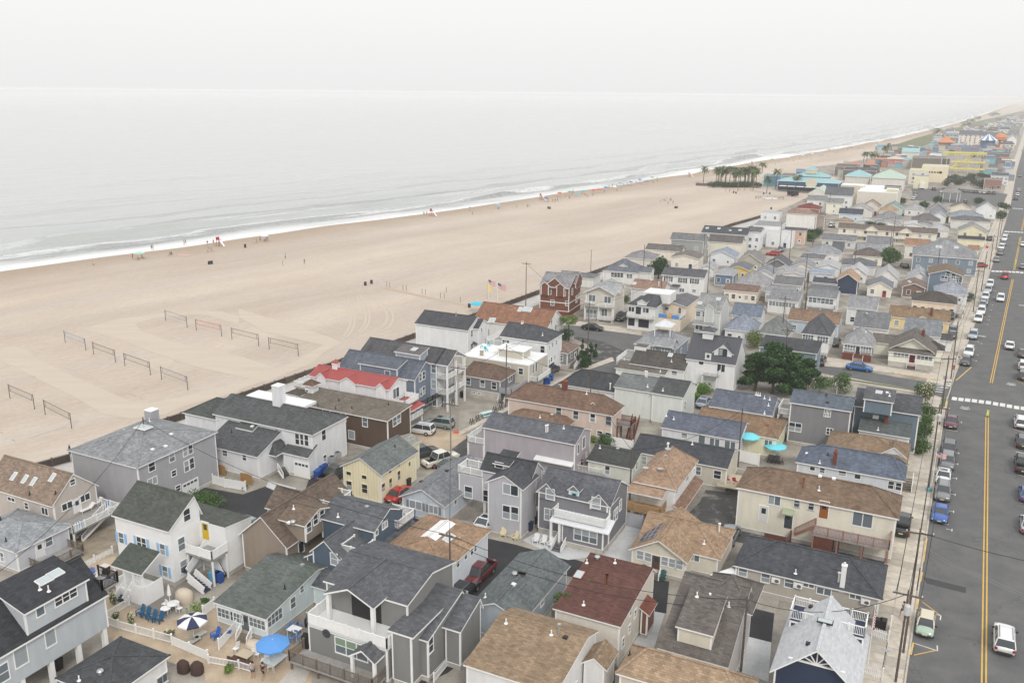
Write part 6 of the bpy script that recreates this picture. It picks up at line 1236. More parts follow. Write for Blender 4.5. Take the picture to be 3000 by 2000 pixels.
Q((1740,1290),(2000,1320),(1870,1205),'white bungalow with very pale grey gable roof',roof=(178,178,180),wall=(222,222,222),e=3.6)
Q((1640,1370),(1930,1385),(1790,1330),'cottage with faded sky blue hip roof',typ='hx',roof=(150,166,186),wall=(200,206,212),e=3.6,D=7)
Q((1320,1390),(1610,1400),(1450,1290),'white gabled bungalow with pale roof and round attic vent',roof=(170,168,170),wall=(216,214,214),e=3.6)
Q((1235,1490),(1570,1520),(1260,1395),'cottage with mid grey ridge roof running along the lane',typ='gx',roof=(120,122,124),wall=(200,200,196),e=3.8,D=8,au='f3')
Q((1680,1480),(1980,1500),(1700,1415),'low house with near black roof below the navy gable',typ='gx',roof=(78,82,92),wall=(200,200,200),e=3.6,D=7,au='f2')
Q((1640,1568),(1975,1590),(1650,1495),'low house with slate grey roof and white front gable',typ='gx',roof=(112,114,120),wall=(214,214,212),e=3.8,D=7,au='f3')
Q((650,1568),(1060,1600),(665,1480),'red brown roofed cottage with a glowing porch row',typ='gx',roof=(136,104,92),wall=(226,210,188),e=3.8,D=8,au='f5')
Q((1120,1590),(1480,1610),(1140,1520),'white cottage with silver grey gable roof along the lane',typ='gx',roof=(146,148,152),wall=(214,214,210),e=3.8,D=8,au='f5')
F(2450,600,3.92)
h=Q((0,290),(1165,340),(60,205),'long two storey cream motel with brown roof and three white gables',e=5.8,typ='gx',D=8.5,roof=(122,104,96),wall=(226,216,192),au='f9',ang=-24);b=h.bk[0]
for q in(.28,.62):h.add(box=(b.x+b.w*q,b.y-.6,4.4,5),typ='gy',e=6.0,rise=1.7,base=5.4,fnd=0)
h.dk(3.0,box=(b.X0,b.Y0-1.2,b.X1,b.Y0),sides='f')
Q((-60,530),(80,545),(-40,420),'slate grey roofed cottage left of the porch cottage',typ='gx',roof=(104,106,112),wall=(200,200,196),D=8,au='f1')
Q((-180,410),(230,425),(-170,325),'cottage with long mid grey roof below the motel',typ='gx',roof=(126,128,132),wall=(200,200,196),D=8,au='f3')
Q((335,450),(640,460),(350,350),'cottage with plain grey gable roof in front of the motel',typ='gx',roof=(132,134,138),wall=(206,204,200),D=8,au='f2')
Q((220,520),(550,545),(235,430),'cottage with silver grey gable roof behind the maroon hip roof',typ='gx',roof=(152,154,158),wall=(206,204,200),D=8,au='f2')
Q((185,580),(540,605),(375,490),'cream cottage with maroon brown hip roof beside a leafy tree',typ='hx',roof=(116,98,96),wall=(226,218,190),e=3.6,D=8,au='f3')
Q((45,700),(460,715),(250,605),'cottage with dark slate hip roof in front of the maroon one',typ='hx',roof=(108,112,120),wall=(200,202,204),e=3.6,D=9,au='f2')
Q((100,810),(355,800),(230,650),'white gabled bungalow with bleached roof above the orange gable',roof=(190,190,192),wall=(224,224,222),e=3.6)
Q((445,825),(720,850),(590,672),'pale bungalow with silver gable roof and round attic window',roof=(178,178,180),wall=(220,220,218),e=3.6)
Q((0,860),(262,890),(135,722),'navy gabled house with tan orange roof and a light blue rain pipe',roof=(192,148,116),wall=(52,66,92),e=4.6,au='')
Q((350,930),(650,965),(520,810),'cream bungalow with slate grey gable roof',roof=(128,132,138),wall=(224,218,200),e=3.4)
Q((800,860),(1110,875),(960,700),'white bungalow with pale grey gable roof beside the blue gabled house',roof=(172,174,178),wall=(222,222,222),e=3.6)
Q((745,970),(1035,965),(905,828),'chestnut brown bungalow with twin skylights in its roof',roof=(140,112,102),wall=(128,100,86),e=3.6).bits([('sky',835,875,.6,1.1),('sky',850,890,.6,1.1)])
h=Q((1160,790),(1470,825),(1325,672),'blue two storey house with brown and white roof planes and white trimmed windows',roof=(132,106,86),wall=(104,126,146),e=6.4,D=11,au='',Wd=8.5);h.win([('f',1288,760,.9,1.5),('f',1353,768,.9,1.5),('f',1240,843,1.5,1.4,'pt'),('f',1345,853,1.5,1.4,'pt'),('f',1455,865,1.5,1.4,'pt')],gl=GLD)
Q((1120,970),(1520,1040),(1290,865),'pale blue grey hip roofed cottage below the blue gabled house',typ='hx',roof=(158,162,176),wall=(206,208,212),e=3.6,D=9,au='f2')
h=Q((870,575),(1640,630),(1250,395),'large blue grey corner house with broad grey hip roof, skylights and an open garage',typ='hx',roof=(146,148,152),wall=(116,132,148),e=6.2,D=15,au='f5r3');h.bits([('sky',1165,485,1.0,1.2),('sky',1190,485,1.0,1.2),('sky',1378,495,1.0,1.2)])
Q((780,465),(1080,480),(800,380),'cream house with orange tan gable roof and white roof terrace',typ='gx',roof=(172,120,92),wall=(226,220,206),e=5.6,D=7,au='f2')
Q((1515,520),(1650,525),(1530,460),'small house with orange tan roof behind the big corner house',typ='gx',roof=(172,120,92),wall=(226,220,200),e=3.6,D=7,au='f1')
Q((1400,290),(1740,320),(1590,190),'cream two storey house with black shutters and a dark porch roof',roof=(146,148,148),wall=(234,224,184),e=6.0,D=10).add(box=(0,-3,8.5,3.2),typ='sf',e=3.2,rise=1,roof=RC(74,76,82))
Q((1330,250),(1780,200),(1560,130),'house with wide dark grey hip roof behind the cream two storey one',typ='hx',roof=(112,110,112),e=4.2,D=9,au='')
Q((860,165),(1200,195),(1020,95),'cottage with dark taupe hip roof two rows beyond the motel',typ='hx',roof=(118,112,112),e=3.8,D=9,au='f2')
Q((880,245),(1110,235),(990,195),'cottage with dark grey gable roof directly behind the motel',roof=(124,122,126),e=3.6,au='f1')
Q((440,150),(770,175),(610,75),'cottage with mid grey hip roof beyond the motel',typ='hx',roof=(142,142,146),wall=(222,214,200),e=3.8,D=9,au='f2')
Q((430,215),(740,230),(560,145),'bungalow with grey roof and white eyebrow gable behind the motel',roof=(146,148,152),wall=(220,220,218),e=3.4,au='f1')
Q((20,105),(305,115),(35,35),'sky blue cottage with near black gable roof',typ='gx',roof=(76,82,94),wall=(186,208,226),e=4.2,D=7,au='f2')
Q((-10,190),(195,205),(80,140),'tan orange hip roofed cottage below the sky blue one',typ='hx',roof=(176,140,110),e=3.4,D=7,au='')
Q((200,205),(440,215),(330,150),'white bungalow with bleached gable roof behind the motel',roof=(186,186,188),wall=(224,224,222),e=3.4,au='f1')
Q((770,235),(1010,240),(880,190),'white bungalow with pale gable roof right of the slate roofs',roof=(190,190,192),wall=(224,224,222),e=3.4,au='')
Q((1050,245),(1300,300),(1190,212),'white cottage with pale hip roof at the right end of the motel',typ='hx',roof=(178,178,182),wall=(220,218,212),e=3.6,D=8,au='f1')
Q((1290,130),(1700,150),(1480,62),'long cottage with pale blue grey hip roof near the main road',typ='hx',roof=(142,150,162),wall=(228,216,186),e=3.8,D=9,au='f2')
Q((1310,25),(1560,40),(1440,-40),'cream gabled house with taupe roof in the row by the car park',roof=(120,106,106),wall=(232,222,194),e=4.6,au='f1')
Q((1600,30),(1850,55),(1730,-55),'white gabled house with slate roof in the row by the car park',roof=(126,134,142),wall=(218,220,222),e=5.4,au='f2')
Q((1050,50),(1290,75),(1165,-40),'mid grey gabled house in the row by the car park',roof=(140,140,142),wall=(152,152,156),e=4.8,au='f2')
Q((1090,130),(1270,140),(1180,55),'white gabled cottage with blue grey roof one row in from the car park',roof=(146,156,168),wall=(222,224,226),e=4.0,au='f1')
Q((780,50),(1020,60),(900,-20),'white cottage with silver hip roof in the row by the car park',typ='hx',roof=(166,168,170),wall=(218,218,214),e=3.8,D=8,au='f2')
Q((560,15),(770,40),(660,-50),'mint green gabled bungalow by the car park',roof=(120,152,150),wall=(176,206,198),e=4.0,au='f1')
Q((490,60),(720,80),(590,0),'orange tan roofed cottage below the mint green bungalow',typ='hx',roof=(186,146,118),e=3.6,D=7,au='')
Q((300,10),(510,25),(420,-70),'brown roofed gabled house beside the arcade wall',roof=(150,120,104),wall=(216,204,188),e=5.0,au='f2')
Q((140,40),(420,70),(280,-30),'cottage with light grey gable roof beside the arcade wall',roof=(158,158,160),wall=(208,206,198),e=4.0,au='f1')
F(1700,850,2.613)
Q((1095,298),(1340,322),(1245,158),'cottage with pale slate blue hip roof and white dormer right of the farmhouse',typ='hx',roof=(142,152,170),wall=(206,208,212),e=3.8,D=8,au='f3');Q((1155,182),(1385,212),(1168,92),'house with dusty blue gable roof behind the pale slate blue cottage',typ='gx',roof=(112,126,146),wall=(206,208,212),e=4.6,D=8,au='f2')
F(1950,450,3.92)
Q((400,1300),(560,1325),(480,1225),'small silver roofed cottage left of the yellow bungalow',roof=(170,172,176),wall=(214,214,214),e=3.4,D=7,au='f1');Q((1250,1330),(1440,1350),(1330,1250),'small pale cottage between the charcoal and cream bungalows',roof=(160,160,164),e=3.2,D=7,au='f1')
# -- vehicles
TYRE_=mat('tyre_rubber',(.018,.018,.018),.85);RIMM=mat('alloy_rim',(.4,.4,.41),.3,.7);CGL=mat('car_glass',(.035,.045,.05),.08,0,.8);LGT=mat('headlight',(.7,.7,.7),.1,0,.8);TLT=mat('tail_light',(.35,.01,.01),.25);PLT=mat('number_plate',(.6,.58,.35),.6);DKP=mat('dark_plastic',(.03,.03,.032),.7)
def paintm(c):
 m=mat('car_paint',c,.22,.25 if sum(c)>.15 else.1,.6,key=('paint',c));m.node_tree.nodes['Principled BSDF'].inputs['Coat Weight'].default_value=.5;return m
 # side profiles: (x, z_lower, z_shoulder, half width) along the length, and cabin (x, z_roof) knots; front at +x
CAR={'suv':dict(L=4.7,W=.94,sh=1.02,nose=.90,tail=1.0,roof=1.68,cab=(-2.25,-1.95,.35,1.15),hood=1.02),'sedan':dict(L=4.75,W=.92,sh=.90,nose=.74,tail=.92,roof=1.44,cab=(-1.85,-1.0,.35,1.2),hood=.92),'hatch':dict(L=3.7,W=.82,sh=.90,nose=.74,tail=.90,roof=1.48,cab=(-1.72,-1.35,.35,1.05),hood=.90),'pickup':dict(L=5.7,W=.98,sh=1.10,nose=1.0,tail=1.10,roof=1.88,cab=(-1.05,-.75,.75,1.45),hood=1.14),'van':dict(L=5.0,W=.98,sh=1.05,nose=.85,tail=1.1,roof=1.78,cab=(-2.4,-2.15,.7,1.6),hood=1.0)}
def car_meshes(kind,roofcol=None):
 k=('car',kind)
 if k in WMC:return WMC[k]
 p=CAR[kind];L_,W_=p['L'],p['W'];h=L_/2;n=17;b=MB();rings=[]
 xs=[-h+L_*i/(n-1)for i in range(n)]
 for i,x in enumerate(xs):
  t=abs(x)/h;w=W_*(1-.10*max(0,(t-.72)/.28)**2-(.10 if i in(0,n-1)else 0));fr_=max(0,(x-h*.25)/(h*.75));rr=max(0,(-x-h*.3)/(h*.7))
  zs=p['sh']if fr_==0 and rr==0 else(p['hood']+(p['nose']-p['hood'])*fr_**2 if fr_ else p['sh']+(p['tail']-p['sh'])*rr)
  zl=.24+(.10*max(0,(t-.85)/.15));cr=.05
  if i in(0,n-1):zs-=.10
  rings.append([(x,0,zl),(x,w*.86,zl),(x,w*.985,zl+.12),(x,w,zl+(zs-zl)*.5),(x,w*.965,zs-.10),(x,w*.90,zs-.01),(x,w*.5,zs+cr),(x,0,zs+cr*1.2)])
 V=[];
 for r in rings:V+=[q for q in r]+[(q[0],-q[1],q[2])for q in r[1:-1][::-1]]
 m=len(rings[0])*2-2;b.v=V;pick=kind=='pickup'
 for i in range(n-1):
  for j in range(m):
   j2=(j+1)%m
   if pick and xs[i]<p['cab'][0]-.1 and xs[i]>-h+.1 and j in(5,6,7,8):continue
   b.f.append((i*m+j,i*m+j2,(i+1)*m+j2,(i+1)*m+j));b.m.append(0)
 b.f.append(tuple(range(m))[::-1]);b.f.append(tuple((n-1)*m+j for j in range(m)));b.m+=[0,0]
 if pick:b.box(-h+.1,-W_*.86,.62,p['cab'][0]-.02,W_*.86,.68,1);b.box(p['cab'][0]-.08,-W_*.88,.62,p['cab'][0]-.02,W_*.88,1.1,1);b.box(-h+.08,-W_*.88,.6,-h+.14,W_*.88,1.1,0)
 body=b
 x0,x1,x2,x3=p['cab'];zr=p['roof'];zb=p['sh']-.04;wb=W_*.90;wr=W_*.74
 g=MB();
 P0=[(x0,zb),(x1,zr-.03),(x2,zr-.03),(x3,zb+.02)]
 pts=[(x,y*(wb if z<zr-.1 else wr),z)for y in(-1,1)for x,z in P0]
 g.v=pts;g.f=[(0,1,2,3),(7,6,5,4),(0,4,5,1),(3,2,6,7),(1,5,6,2)];g.m=[0]*5
 r=MB();e=.04
 r.v=[(x1-.06,-wr-.01,zr-.05),(x2+.06,-wr-.01,zr-.05),(x2+.06,wr+.01,zr-.05),(x1-.06,wr+.01,zr-.05),(x1+.12,-wr*.86,zr+.02),(x2-.12,-wr*.86,zr+.02),(x2-.12,wr*.86,zr+.02),(x1+.12,wr*.86,zr+.02)]
 r.f=[(4,5,6,7),(0,1,5,4),(1,2,6,5),(2,3,7,6),(3,0,4,7),(0,3,2,1)];r.m=[0]*6
 for s in(-1,1):
  for(xa,za),(xb,zb_)in((P0[0],P0[1]),(P0[3],P0[2])):r.bar((xa,s*(wb+.005),za),(xb,s*(wr+.005),zb_),.09,.06)
  xm=(x1+x2)/2;r.bar((xm,s*(wb+.005),zb),(xm,s*(wr+.005),zr-.04),.08,.05)
  r.bar((x0,s*wb,zb),(x3,s*wb,zb+.01),.05,.05)
 wh=MB();wh.tube((0,-.11,0),(0,.11,0),.33 if kind!='pickup' else.38,n=16);rm=MB();rm.tube((0,-.115,0),(0,.115,0),.20,n=12)
 hl=MB();hl.box(-.06,-.17,-.07,.05,.17,.07);tl=MB();tl.box(-.04,-.12,-.12,.04,.12,.12);mr_=MB();mr_.box(-.07,-.10,-.06,.05,.10,.07)
 pl_=MB();pl_.box(-.02,-.24,-.06,.02,.24,.06);bp=MB();bp.box(-.05,-W_*.72,-.12,.05,W_*.72,.12)
 R_=dict(body=body.mesh('car_body',[WT,DKP],smooth=False),glass=g.mesh('windows',CGL,uv=False),roof=r.mesh('roof',WT,uv=False),wheel=wh.mesh('wheel',TYRE_,uv=False),rim=rm.mesh('rim',RIMM,uv=False),hl=hl.mesh('headlight',LGT,uv=False),tl=tl.mesh('tail_light',TLT,uv=False),mi=mr_.mesh('wing_mirror',DKP,uv=False),pl=pl_.mesh('number_plate',PLT,uv=False),bp=bp.mesh('bumper',DKP,uv=False),p=p)
 bm_=R_['body'];bm_.polygons.foreach_set('use_smooth',[True]*len(bm_.polygons))
 WMC[k]=R_;return R_
CM={}
def car(px,py,heading,kind,col,label,cat='car',roofc=None,group=None,z=0,zr=.0,rack=False,sunroof=False,open_=False):
 """px, py: photo point at the middle of the car about 0.7 m above ground; heading in degrees of the front"""
 R_=car_meshes(kind);p=R_['p'];g=G(px,py,.7);g.z=z+.02
 t=TG('parked_car' if cat=='car' else cat.replace(' ','_'),label,cat,g,rdn(heading),group)
 k=(kind,col)
 if k not in CM:a=R_['body'].copy();a.materials[0]=paintm(col);CM[k]=a
 kr=(kind,roofc or col,'r')
 if kr not in CM:a=R_['roof'].copy();a.materials[0]=paintm(roofc or col);CM[kr]=a
 link('car_body',CM[k],t);link('windows',R_['glass'],t);link('roof',CM[kr],t);h=p['L']/2
 for sx in(h*.62,-h*.60):
  for sy in(-1,1):w=link('wheel',R_['wheel'],t,(sx,sy*(p['W']-.10),.33));link('rim',R_['rim'],w)
 for sy in(-1,1):
  link('headlight',R_['hl'],t,(h-.10,sy*(p['W']-.30),p['nose']-.16));link('tail_light',R_['tl'],t,(-h+.02,sy*(p['W']-.20),p['tail']-.22));link('wing_mirror',R_['mi'],t,(p['cab'][3]-.35,sy*(p['W']+.06),p['sh']+.08))
 link('number_plate',R_['pl'],t,(h+.01,0,.50));link('number_plate',R_['pl'],t,(-h-.01,0,.65));link('bumper',R_['bp'],t,(h-.03,0,.38));link('bumper',R_['bp'],t,(-h+.03,0,.40))
 if sunroof:
  m=MB();m.box(-.5,-.42,p['roof']+.015,.25,.42,p['roof']+.035);m.bd('sunroof',CGL,t)
 if rack:
  m=MB();[m.bar((p['cab'][1]+.1,s*.55,p['roof']+.08),(p['cab'][2]-.1,s*.55,p['roof']+.08),.04)for s in(-1,1)];m.bd('roof_rack',DKP,t)
 return t
CW,CS,CG,CB,CDG=(.72,.73,.74),(.42,.44,.45),(.16,.17,.18),(.015,.015,.017),(.07,.072,.075)
RD=62.7;RF=60.0;TO=180
F(2300,1300,2.24)
GP='cars parked along the main road'
car(924,1175,RD+TO,'hatch',(.36,.46,.38),'small sage green hatchback with a cream roof parked alone at the near kerb',roofc=(.62,.55,.42))
car(1440,1270,RD,'suv',CW,'white sport utility car driving away down the main road near the bottom right corner',rack=True)
car(1018,445,RD+TO,'sedan',(.03,.10,.36),'bright blue coupe parked at the kerb, nearest of the kerbside row',group=GP)
car(1036,310,RD+TO,'suv',(.20,.21,.21),'grey green sport utility car parked just behind the bright blue coupe',group=GP,rack=True);car(1040,205,RD+TO,'sedan',CW,'white sedan with sunroof parked beneath the curbside flag',group=GP,sunroof=True);car(1065,112,RD+TO,'suv',CG,'dark grey sport utility car in front of the white sedan under the flag',group=GP)
car(1075,35,RD+TO,'suv',CDG,'charcoal hatchback style car just ahead of the dark grey one by the flag pole',group=GP)
F(2250,850,2.613)
car(1403,1000,RD+TO,'sedan',(.10,.02,.05),'dark plum sedan parked alone just past the crosswalk',group=GP)
car(1513,535,RF+TO,'sedan',(.04,.045,.045),'black sedan first in line beyond the crosswalk corner',group=GP);car(1538,468,RF+TO,'suv',CW,'white sport utility car just behind the black corner sedan',group=GP,rack=True);car(1570,340,RF+TO,'suv',(.38,.44,.50),'silver blue sport utility car parked alone by the bicycle marking',group=GP)
F(2450,600,3.92)
for x,y,k,c,l in((1632,1300,'suv',CW,'white sport utility car at the head of the tight kerbside row'),(1665,1215,'suv',CW,'second white sport utility car in the tight kerbside row'),(1682,1140,'hatch',(.30,.32,.34),'grey hatchback between white cars in the tight kerbside row'),(1700,1105,'sedan',CS,'pale silver sedan in the middle of the tight kerbside row'),(1712,1050,'suv',CW,'large white sport utility car beside the dark utility pole'),(1742,970,'suv',CS,'pale silver car ahead of the large white one by the dark pole'),(1765,905,'suv',CW,'white sport utility car at the far end of the tight kerbside row'),(1838,625,'sedan',(.20,.21,.22),'grey sedan edging out near the stripe of hazard markings'),(1882,545,'sedan',(.12,.12,.13),'dark grey car below the white one beyond the second crosswalk'),(1895,485,'suv',CW,'white car just beyond the dark grey car past the second crosswalk'),(1918,440,'suv',(.3,.31,.33),'mid grey sport utility car beyond the second crosswalk'),(1930,385,'suv',CW,'white car by the red flagged porch beyond the second crosswalk'),(1945,335,'sedan',CS,'silver car furthest along before the third crosswalk')):
 car(x,y,RF+TO,k,c,l,group=GP)
car(1887,1070,RF+TO,'suv',CW,'white sport utility car driving towards the camera in the near lane');t=car(1938,815,RF,'pickup',(.45,.03,.03),'bright red pickup truck crossing the second crosswalk','pickup truck')
car(2140,705,RF,'sedan',(.16,.17,.18),'dark grey sedan at the right edge beyond the second crosswalk');car(2150,450,RF+TO,'sedan',CW,'white sedan at the right edge near the third crosswalk')
F(2600,900,3.92)
car(1405,430,RF,'sedan',CW,'white sedan driving away in the far lane beyond the crosswalk')
GQ='cars parked along the far side of the main road'
car(1560,520,RF,'sedan',CDG,'black car cut by the right edge above the bicycle markings',group=GQ);car(1565,660,RF,'suv',CW,'white car cut by the right edge just above the far corner marking',group=GQ);car(1565,775,RF,'suv',CDG,'dark car with red lights at the far corner marking',group=GQ)
car(1530,1310,RD,'suv',CW,'white hatchback with black roof rails parked just before the crosswalk on the right',group=GQ,rack=True);car(1560,1530,RD,'suv',CDG,'black sport utility car parked behind the white hatchback on the right',group=GQ)
F(2300,1300,2.24);car(1560,130,RD,'pickup',CB,'black pickup truck cut by the right edge','pickup truck',group=GQ);car(1590,320,RD,'sedan',(.05,.12,.32),'blue car just showing at the right edge',group=GQ);car(1600,520,RD,'sedan',CS,'silver car just showing at the right edge below the blue one',group=GQ)
F(2250,850,2.613)
ST=-26
car(700,585,ST,'sedan',(.03,.14,.42),'bright blue sedan parked along the side street by the brick porch cottage');car(402,535,64,'suv',(.03,.03,.04),'black sport utility car nosed into the drive by the teal blue house');car(516,392,64,'sedan',CB,'black car in the drive between two white cottages');car(190,410,64,'suv',CS,'silver car in the sandy drive left of the charcoal hip cottage')
car(1395,190,64+180,'suv',CB,'black car under the brown hip roofed peach cottage');car(1412,300,64,'suv',(.05,.06,.09),'dark blue car in the alley beside the grey roofed shed');car(1412,335,64,'sedan',CDG,'dark car behind the dark blue one in the alley')
F(1500,600,3.92)
car(925,1400,ST,'sedan',CB,'black sedan parked below the pale stone balcony house');t=car(1270,1280,244,'pickup',CB,'black pickup truck parked between the balcony house and the garage house','pickup truck')
F(1200,850,2.613)
car(945,765,58,'suv',CB,'black sport utility car at the lane edge by the blue bins');car(228,1012,160,'suv',(.26,.31,.30),'grey green estate car on the gravel lot',sunroof=True);car(80,1060,160,'suv',CW,'white sport utility car backing to the red roofed house',rack=True);car(100,1235,35,'suv',(.05,.055,.06),'dark grey crossover in front of the cream yellow house',sunroof=True)
t=car(235,1290,40,'pickup',(.68,.66,.58),'off white pickup truck with open bed on the rear lot','pickup truck');car(330,1325,40,'sedan',(.02,.03,.03),'black saloon parked beside the off white pickup');car(440,1335,40,'sedan',CS,'silver car half hidden behind the light grey balcony house');car(800,775,60,'suv',CDG,'dark car inside the carport of the rust roofed cottage');car(1080,605,60,'suv',CDG,'dark car inside the garage of the white roof deck house')
F(1200,1300,2.24)
car(492,515,64+180,'sedan',CW,'white sedan with sunroof under the light grey carport house',sunroof=True);t=car(450,850,64+180,'pickup',(.12,.01,.015),'dark red pickup truck beside the long grey gabled cottage','pickup truck')
car(350,960,64,'suv',CB,'black car behind the dark red pickup under the wires');car(310,1200,64,'suv',(.04,.04,.045),'black car in the alley behind the big grey balcony house')
F(600,1300,2.24)
car(210,530,60,'suv',(.30,.38,.40),'pale blue grey car behind the white house balcony');car(850,200,64,'pickup',(.02,.022,.025),'black pickup truck beside the cream yellow house','pickup truck');car(1280,320,64,'sedan',(.40,.02,.02),'bright red car half hidden beside the pale blue cottage');car(830,115,64,'suv',CDG,'dark covered car behind the black pickup')if False else None
F(1700,850,2.613);car(945,850,64,'sedan',(.26,.32,.42),'pale blue car on the grass strip beside the pines',sunroof=True)
F(1800,1300,2.24);t=car(760,900,30,'van',CW,'white van behind the mottled brown roof','van');car(755,590,64,'suv',(.2,.22,.24),'dark car with red lights between cream cottage and black roof')
F(2300,1300,2.24);car(470,1160,64,'suv',CB,'black car parked behind the navy house');car(768,520,64,'pickup',CB,'black truck beside the redwood deck corner','pickup truck')
F(1950,450,3.92);car(1240,1145,150,'suv',(.5,.03,.03),'red car in the yard of the white cube house');car(1325,1095,70,'suv',(.2,.24,.28),'grey blue car under the open carport of the white cube house');car(1905,820,64,'van',CW,'white and red van in the alley behind the long motel','van')
F(2450,600,3.92);car(785,690,80,'sedan',CDG,'dark car inside the open garage of the blue grey corner house');car(1320,1265,64,'suv',CB,'black car by the white stair of the peach cottage')if False else None
car(1650,690,10,'suv',(.4,.05,.04),'red car beside the blue grey corner house');car(1760,385,60,'suv',CB,'dark car by the cream two storey house');car(1100,740,-26,'suv',CG,'grey car between the corner house and a pale roofed bungalow')
F(2450,250,3.92)
GC='cars parked in the far car park'
for i,(x,c)in enumerate(((1375,CS),(1430,CDG),(1487,CG),(1545,CG),(1600,CDG),(1650,CS),(1697,CW),(1752,CDG),(1808,CDG))):
 car(x,1205+i*4,62,'suv',c,'%s car, %s in the back row of the far car park'%({CS:'silver',CDG:'black',CG:'grey',CW:'white'}[c],['first from the left','second from the left','third from the left','fourth from the left','in the middle','fourth from the right','third from the right','second from the right','last on the right'][i]),group=GC)
for x,y,k,c,l in((1120,1190,'suv',CB,'black car at the left of the far car park entrance'),(1238,1195,'suv',CDG,'dark car in the middle of the far car park entrance'),(1207,1222,'hatch',CW,'small white car driving in the far car park'),(1480,1335,'suv',CB,'black car in the front row of the far car park'),(905,1275,'suv',CS,'silver car in the left row by the arcade wall'),(885,1300,'suv',CW,'white car in the left row by the arcade wall'),(905,1250,'suv',CDG,'dark car at the back of the left row by the arcade wall'),(2060,1300,'suv',(.04,.05,.12),'dark blue car at the far kerb before the car park'),(2080,1255,'suv',CW,'white car at the far kerb before the car park'),(2095,1205,'suv',CS,'silver car at the far kerb before the car park'),(2110,1040,'sedan',CG,'grey car at the far kerb beyond the car park'),(2020,950,'suv',CW,'white car beside the blue fronted shops'),(2140,745,'suv',CW,'white car waiting near the amusement rides')):
 car(x,y,62,k,c,l,group='cars around the far car park')
 # -- poles and wires
POLE=mat('pole_timber',(.12,.095,.08),.9,noise=.2,nscale=2);WIRE=mat('cable_black',(.02,.02,.02),.6);TRF=mat('transformer_grey',(.5,.51,.52),.5)
HOOK={}
PN_=dict(p1='the picket fence pole',p2='the redwood deck pole',p3='the curbside flag pole',p4='the teal house pole',p5='the crosswalk pole',p6='the hydrant pole',q0='the tight row pole',q1='the blue gable pole',q2='the second crosswalk pole',q3='the pole beyond it',q4='the third crosswalk pole',m1='the alley pole',m4='the pale terrace pole',c1='the gravel lot pole',c2='the white pickup pole',c3='the lane lamp pole',c5='the juniper pole',l1='the grey hip house pole',b1='the beach walk pole',p8='the teal flat roof pole',p9='the hip cottage pole',b4='the peach house pole',b3='the black shutter pole',m3='the grey fence pole',m5='the turquoise umbrella pole',c4='the tan house pole',q6='the leafy tree pole',q7='the motel pole',d2='the hedge pole',d1='the red car pole',d3='the grey roofs pole')
def pole(key,bx,by,tx_,ty_,label,h=None,arm=True,trf=0,armang=-26,r=.115,m=POLE,lamp=False):
 """base and top read off the photo"""
 b=G(bx,by,0);z=h or max(5,min(14,zat((tx_,ty_),(bx,by))));t=TG('utility_pole',label,'utility pole',b,0)
 q=MB();top=G(tx_,ty_,z)-b;top.z=0
 if top.length>2:top=top.normalized()*.6
 q.tube((0,0,-.1),(top.x,top.y,z),r,r*.68,10);q.bd('pole_shaft',m,t,smooth=False);HOOK[key]=b+VX((top.x,top.y,z-.35))
 if arm:
  a=rdn(armang);d=VX((math.cos(a),math.sin(a),0));c=VX((top.x,top.y,z-.5));n=MB();n.bar(c-d*1.2,c+d*1.2,.12,.12);n.bd('cross_arm',POLE,t)
  for s in(-1.1,-.5,.5,1.1):i_=MB();e=c+d*s;i_.lathe(e,[(.03,.05),(.07,.1),(.05,.16),(.07,.2),(.0,.26)],8);i_.bd('insulator',TRF,t)
 for k in range(trf):n=MB();a=2.2*k+4.5;c=VX((top.x+.42*math.cos(a),top.y+.42*math.sin(a),z-2.1));n.lathe(c,[(0,0),(.26,0),(.27,.8),(.2,.92),(.0,.95)],12);n.bd('transformer',TRF,t)
 if lamp:n=MB();c=VX((top.x,top.y,z-.9));n.bar(c,c+VX((1.6,.9,.5)),.06);n.lathe(c+VX((1.7,.95,.42)),[(0,.0),(.22,.02),(.1,.14),(0,.16)],10);n.bd('street_lamp_arm',STEEL,t)
 return t
def wire(a,b,sag=.6,off=(0,0,0),label=None,r=.028):
 A=(HOOK[a]if isinstance(a,str)else VX(a))+VX(off);B_=(HOOK[b]if isinstance(b,str)else VX(b))+VX(off);m=MB();n=10
 pts=[A.lerp(B_,i/n)-VX((0,0,sag*4*(i/n)*(1-i/n)))for i in range(n+1)]
 for p,q in zip(pts,pts[1:]):m.tube(p,q,r,r,5,cap=False)
 tag(m.bd('overhead_wire',WIRE),label or 'overhead wire from %s to %s%s'%(PN_.get(str(a),'the left edge'),PN_.get(str(b),'the right edge'),{.9:', kerb side strand',-.9:', house side strand',.1:', lowest strand',0:''}[off[0]]if off[2]==0 or off[0]else ', lower strand'),'wire','overhead wires')
F(2300,1300,2.24)
pole('p1',725,1560,742,1360,'timber utility pole with a white transformer at the bottom right by the picket fence',h=9.5,trf=1,arm=True);pole('p2',775,1370,878,430,'tall leaning timber pole on the pavement opposite the redwood deck',h=12.5,armang=-20)
pole('p3',940,290,955,-100,'dark timber pole with the curbside flag and a turquoise bag at its foot',h=11,arm=False)
F(2250,850,2.613)
pole('p4',1228,1520,1252,955,'timber utility pole with hanging transformer beside the teal blue house',h=12,trf=1);pole('p5',1312,1030,1335,575,'grey timber pole at the crosswalk corner',h=11.5,arm=True,armang=10)
pole('p6',1400,678,1412,255,'timber pole beside the red fire hydrant',h=11,arm=False,lamp=True)
pole('p7',1478,400,1512,190,'pole by the hanging flower basket',h=9,arm=False)if False else None
pole('p8',118,640,135,400,'grey timber pole in front of the teal blue flat roofed house',h=9);pole('p9',100,420,112,120,'dark timber pole left of the charcoal hip cottage',h=10.5)
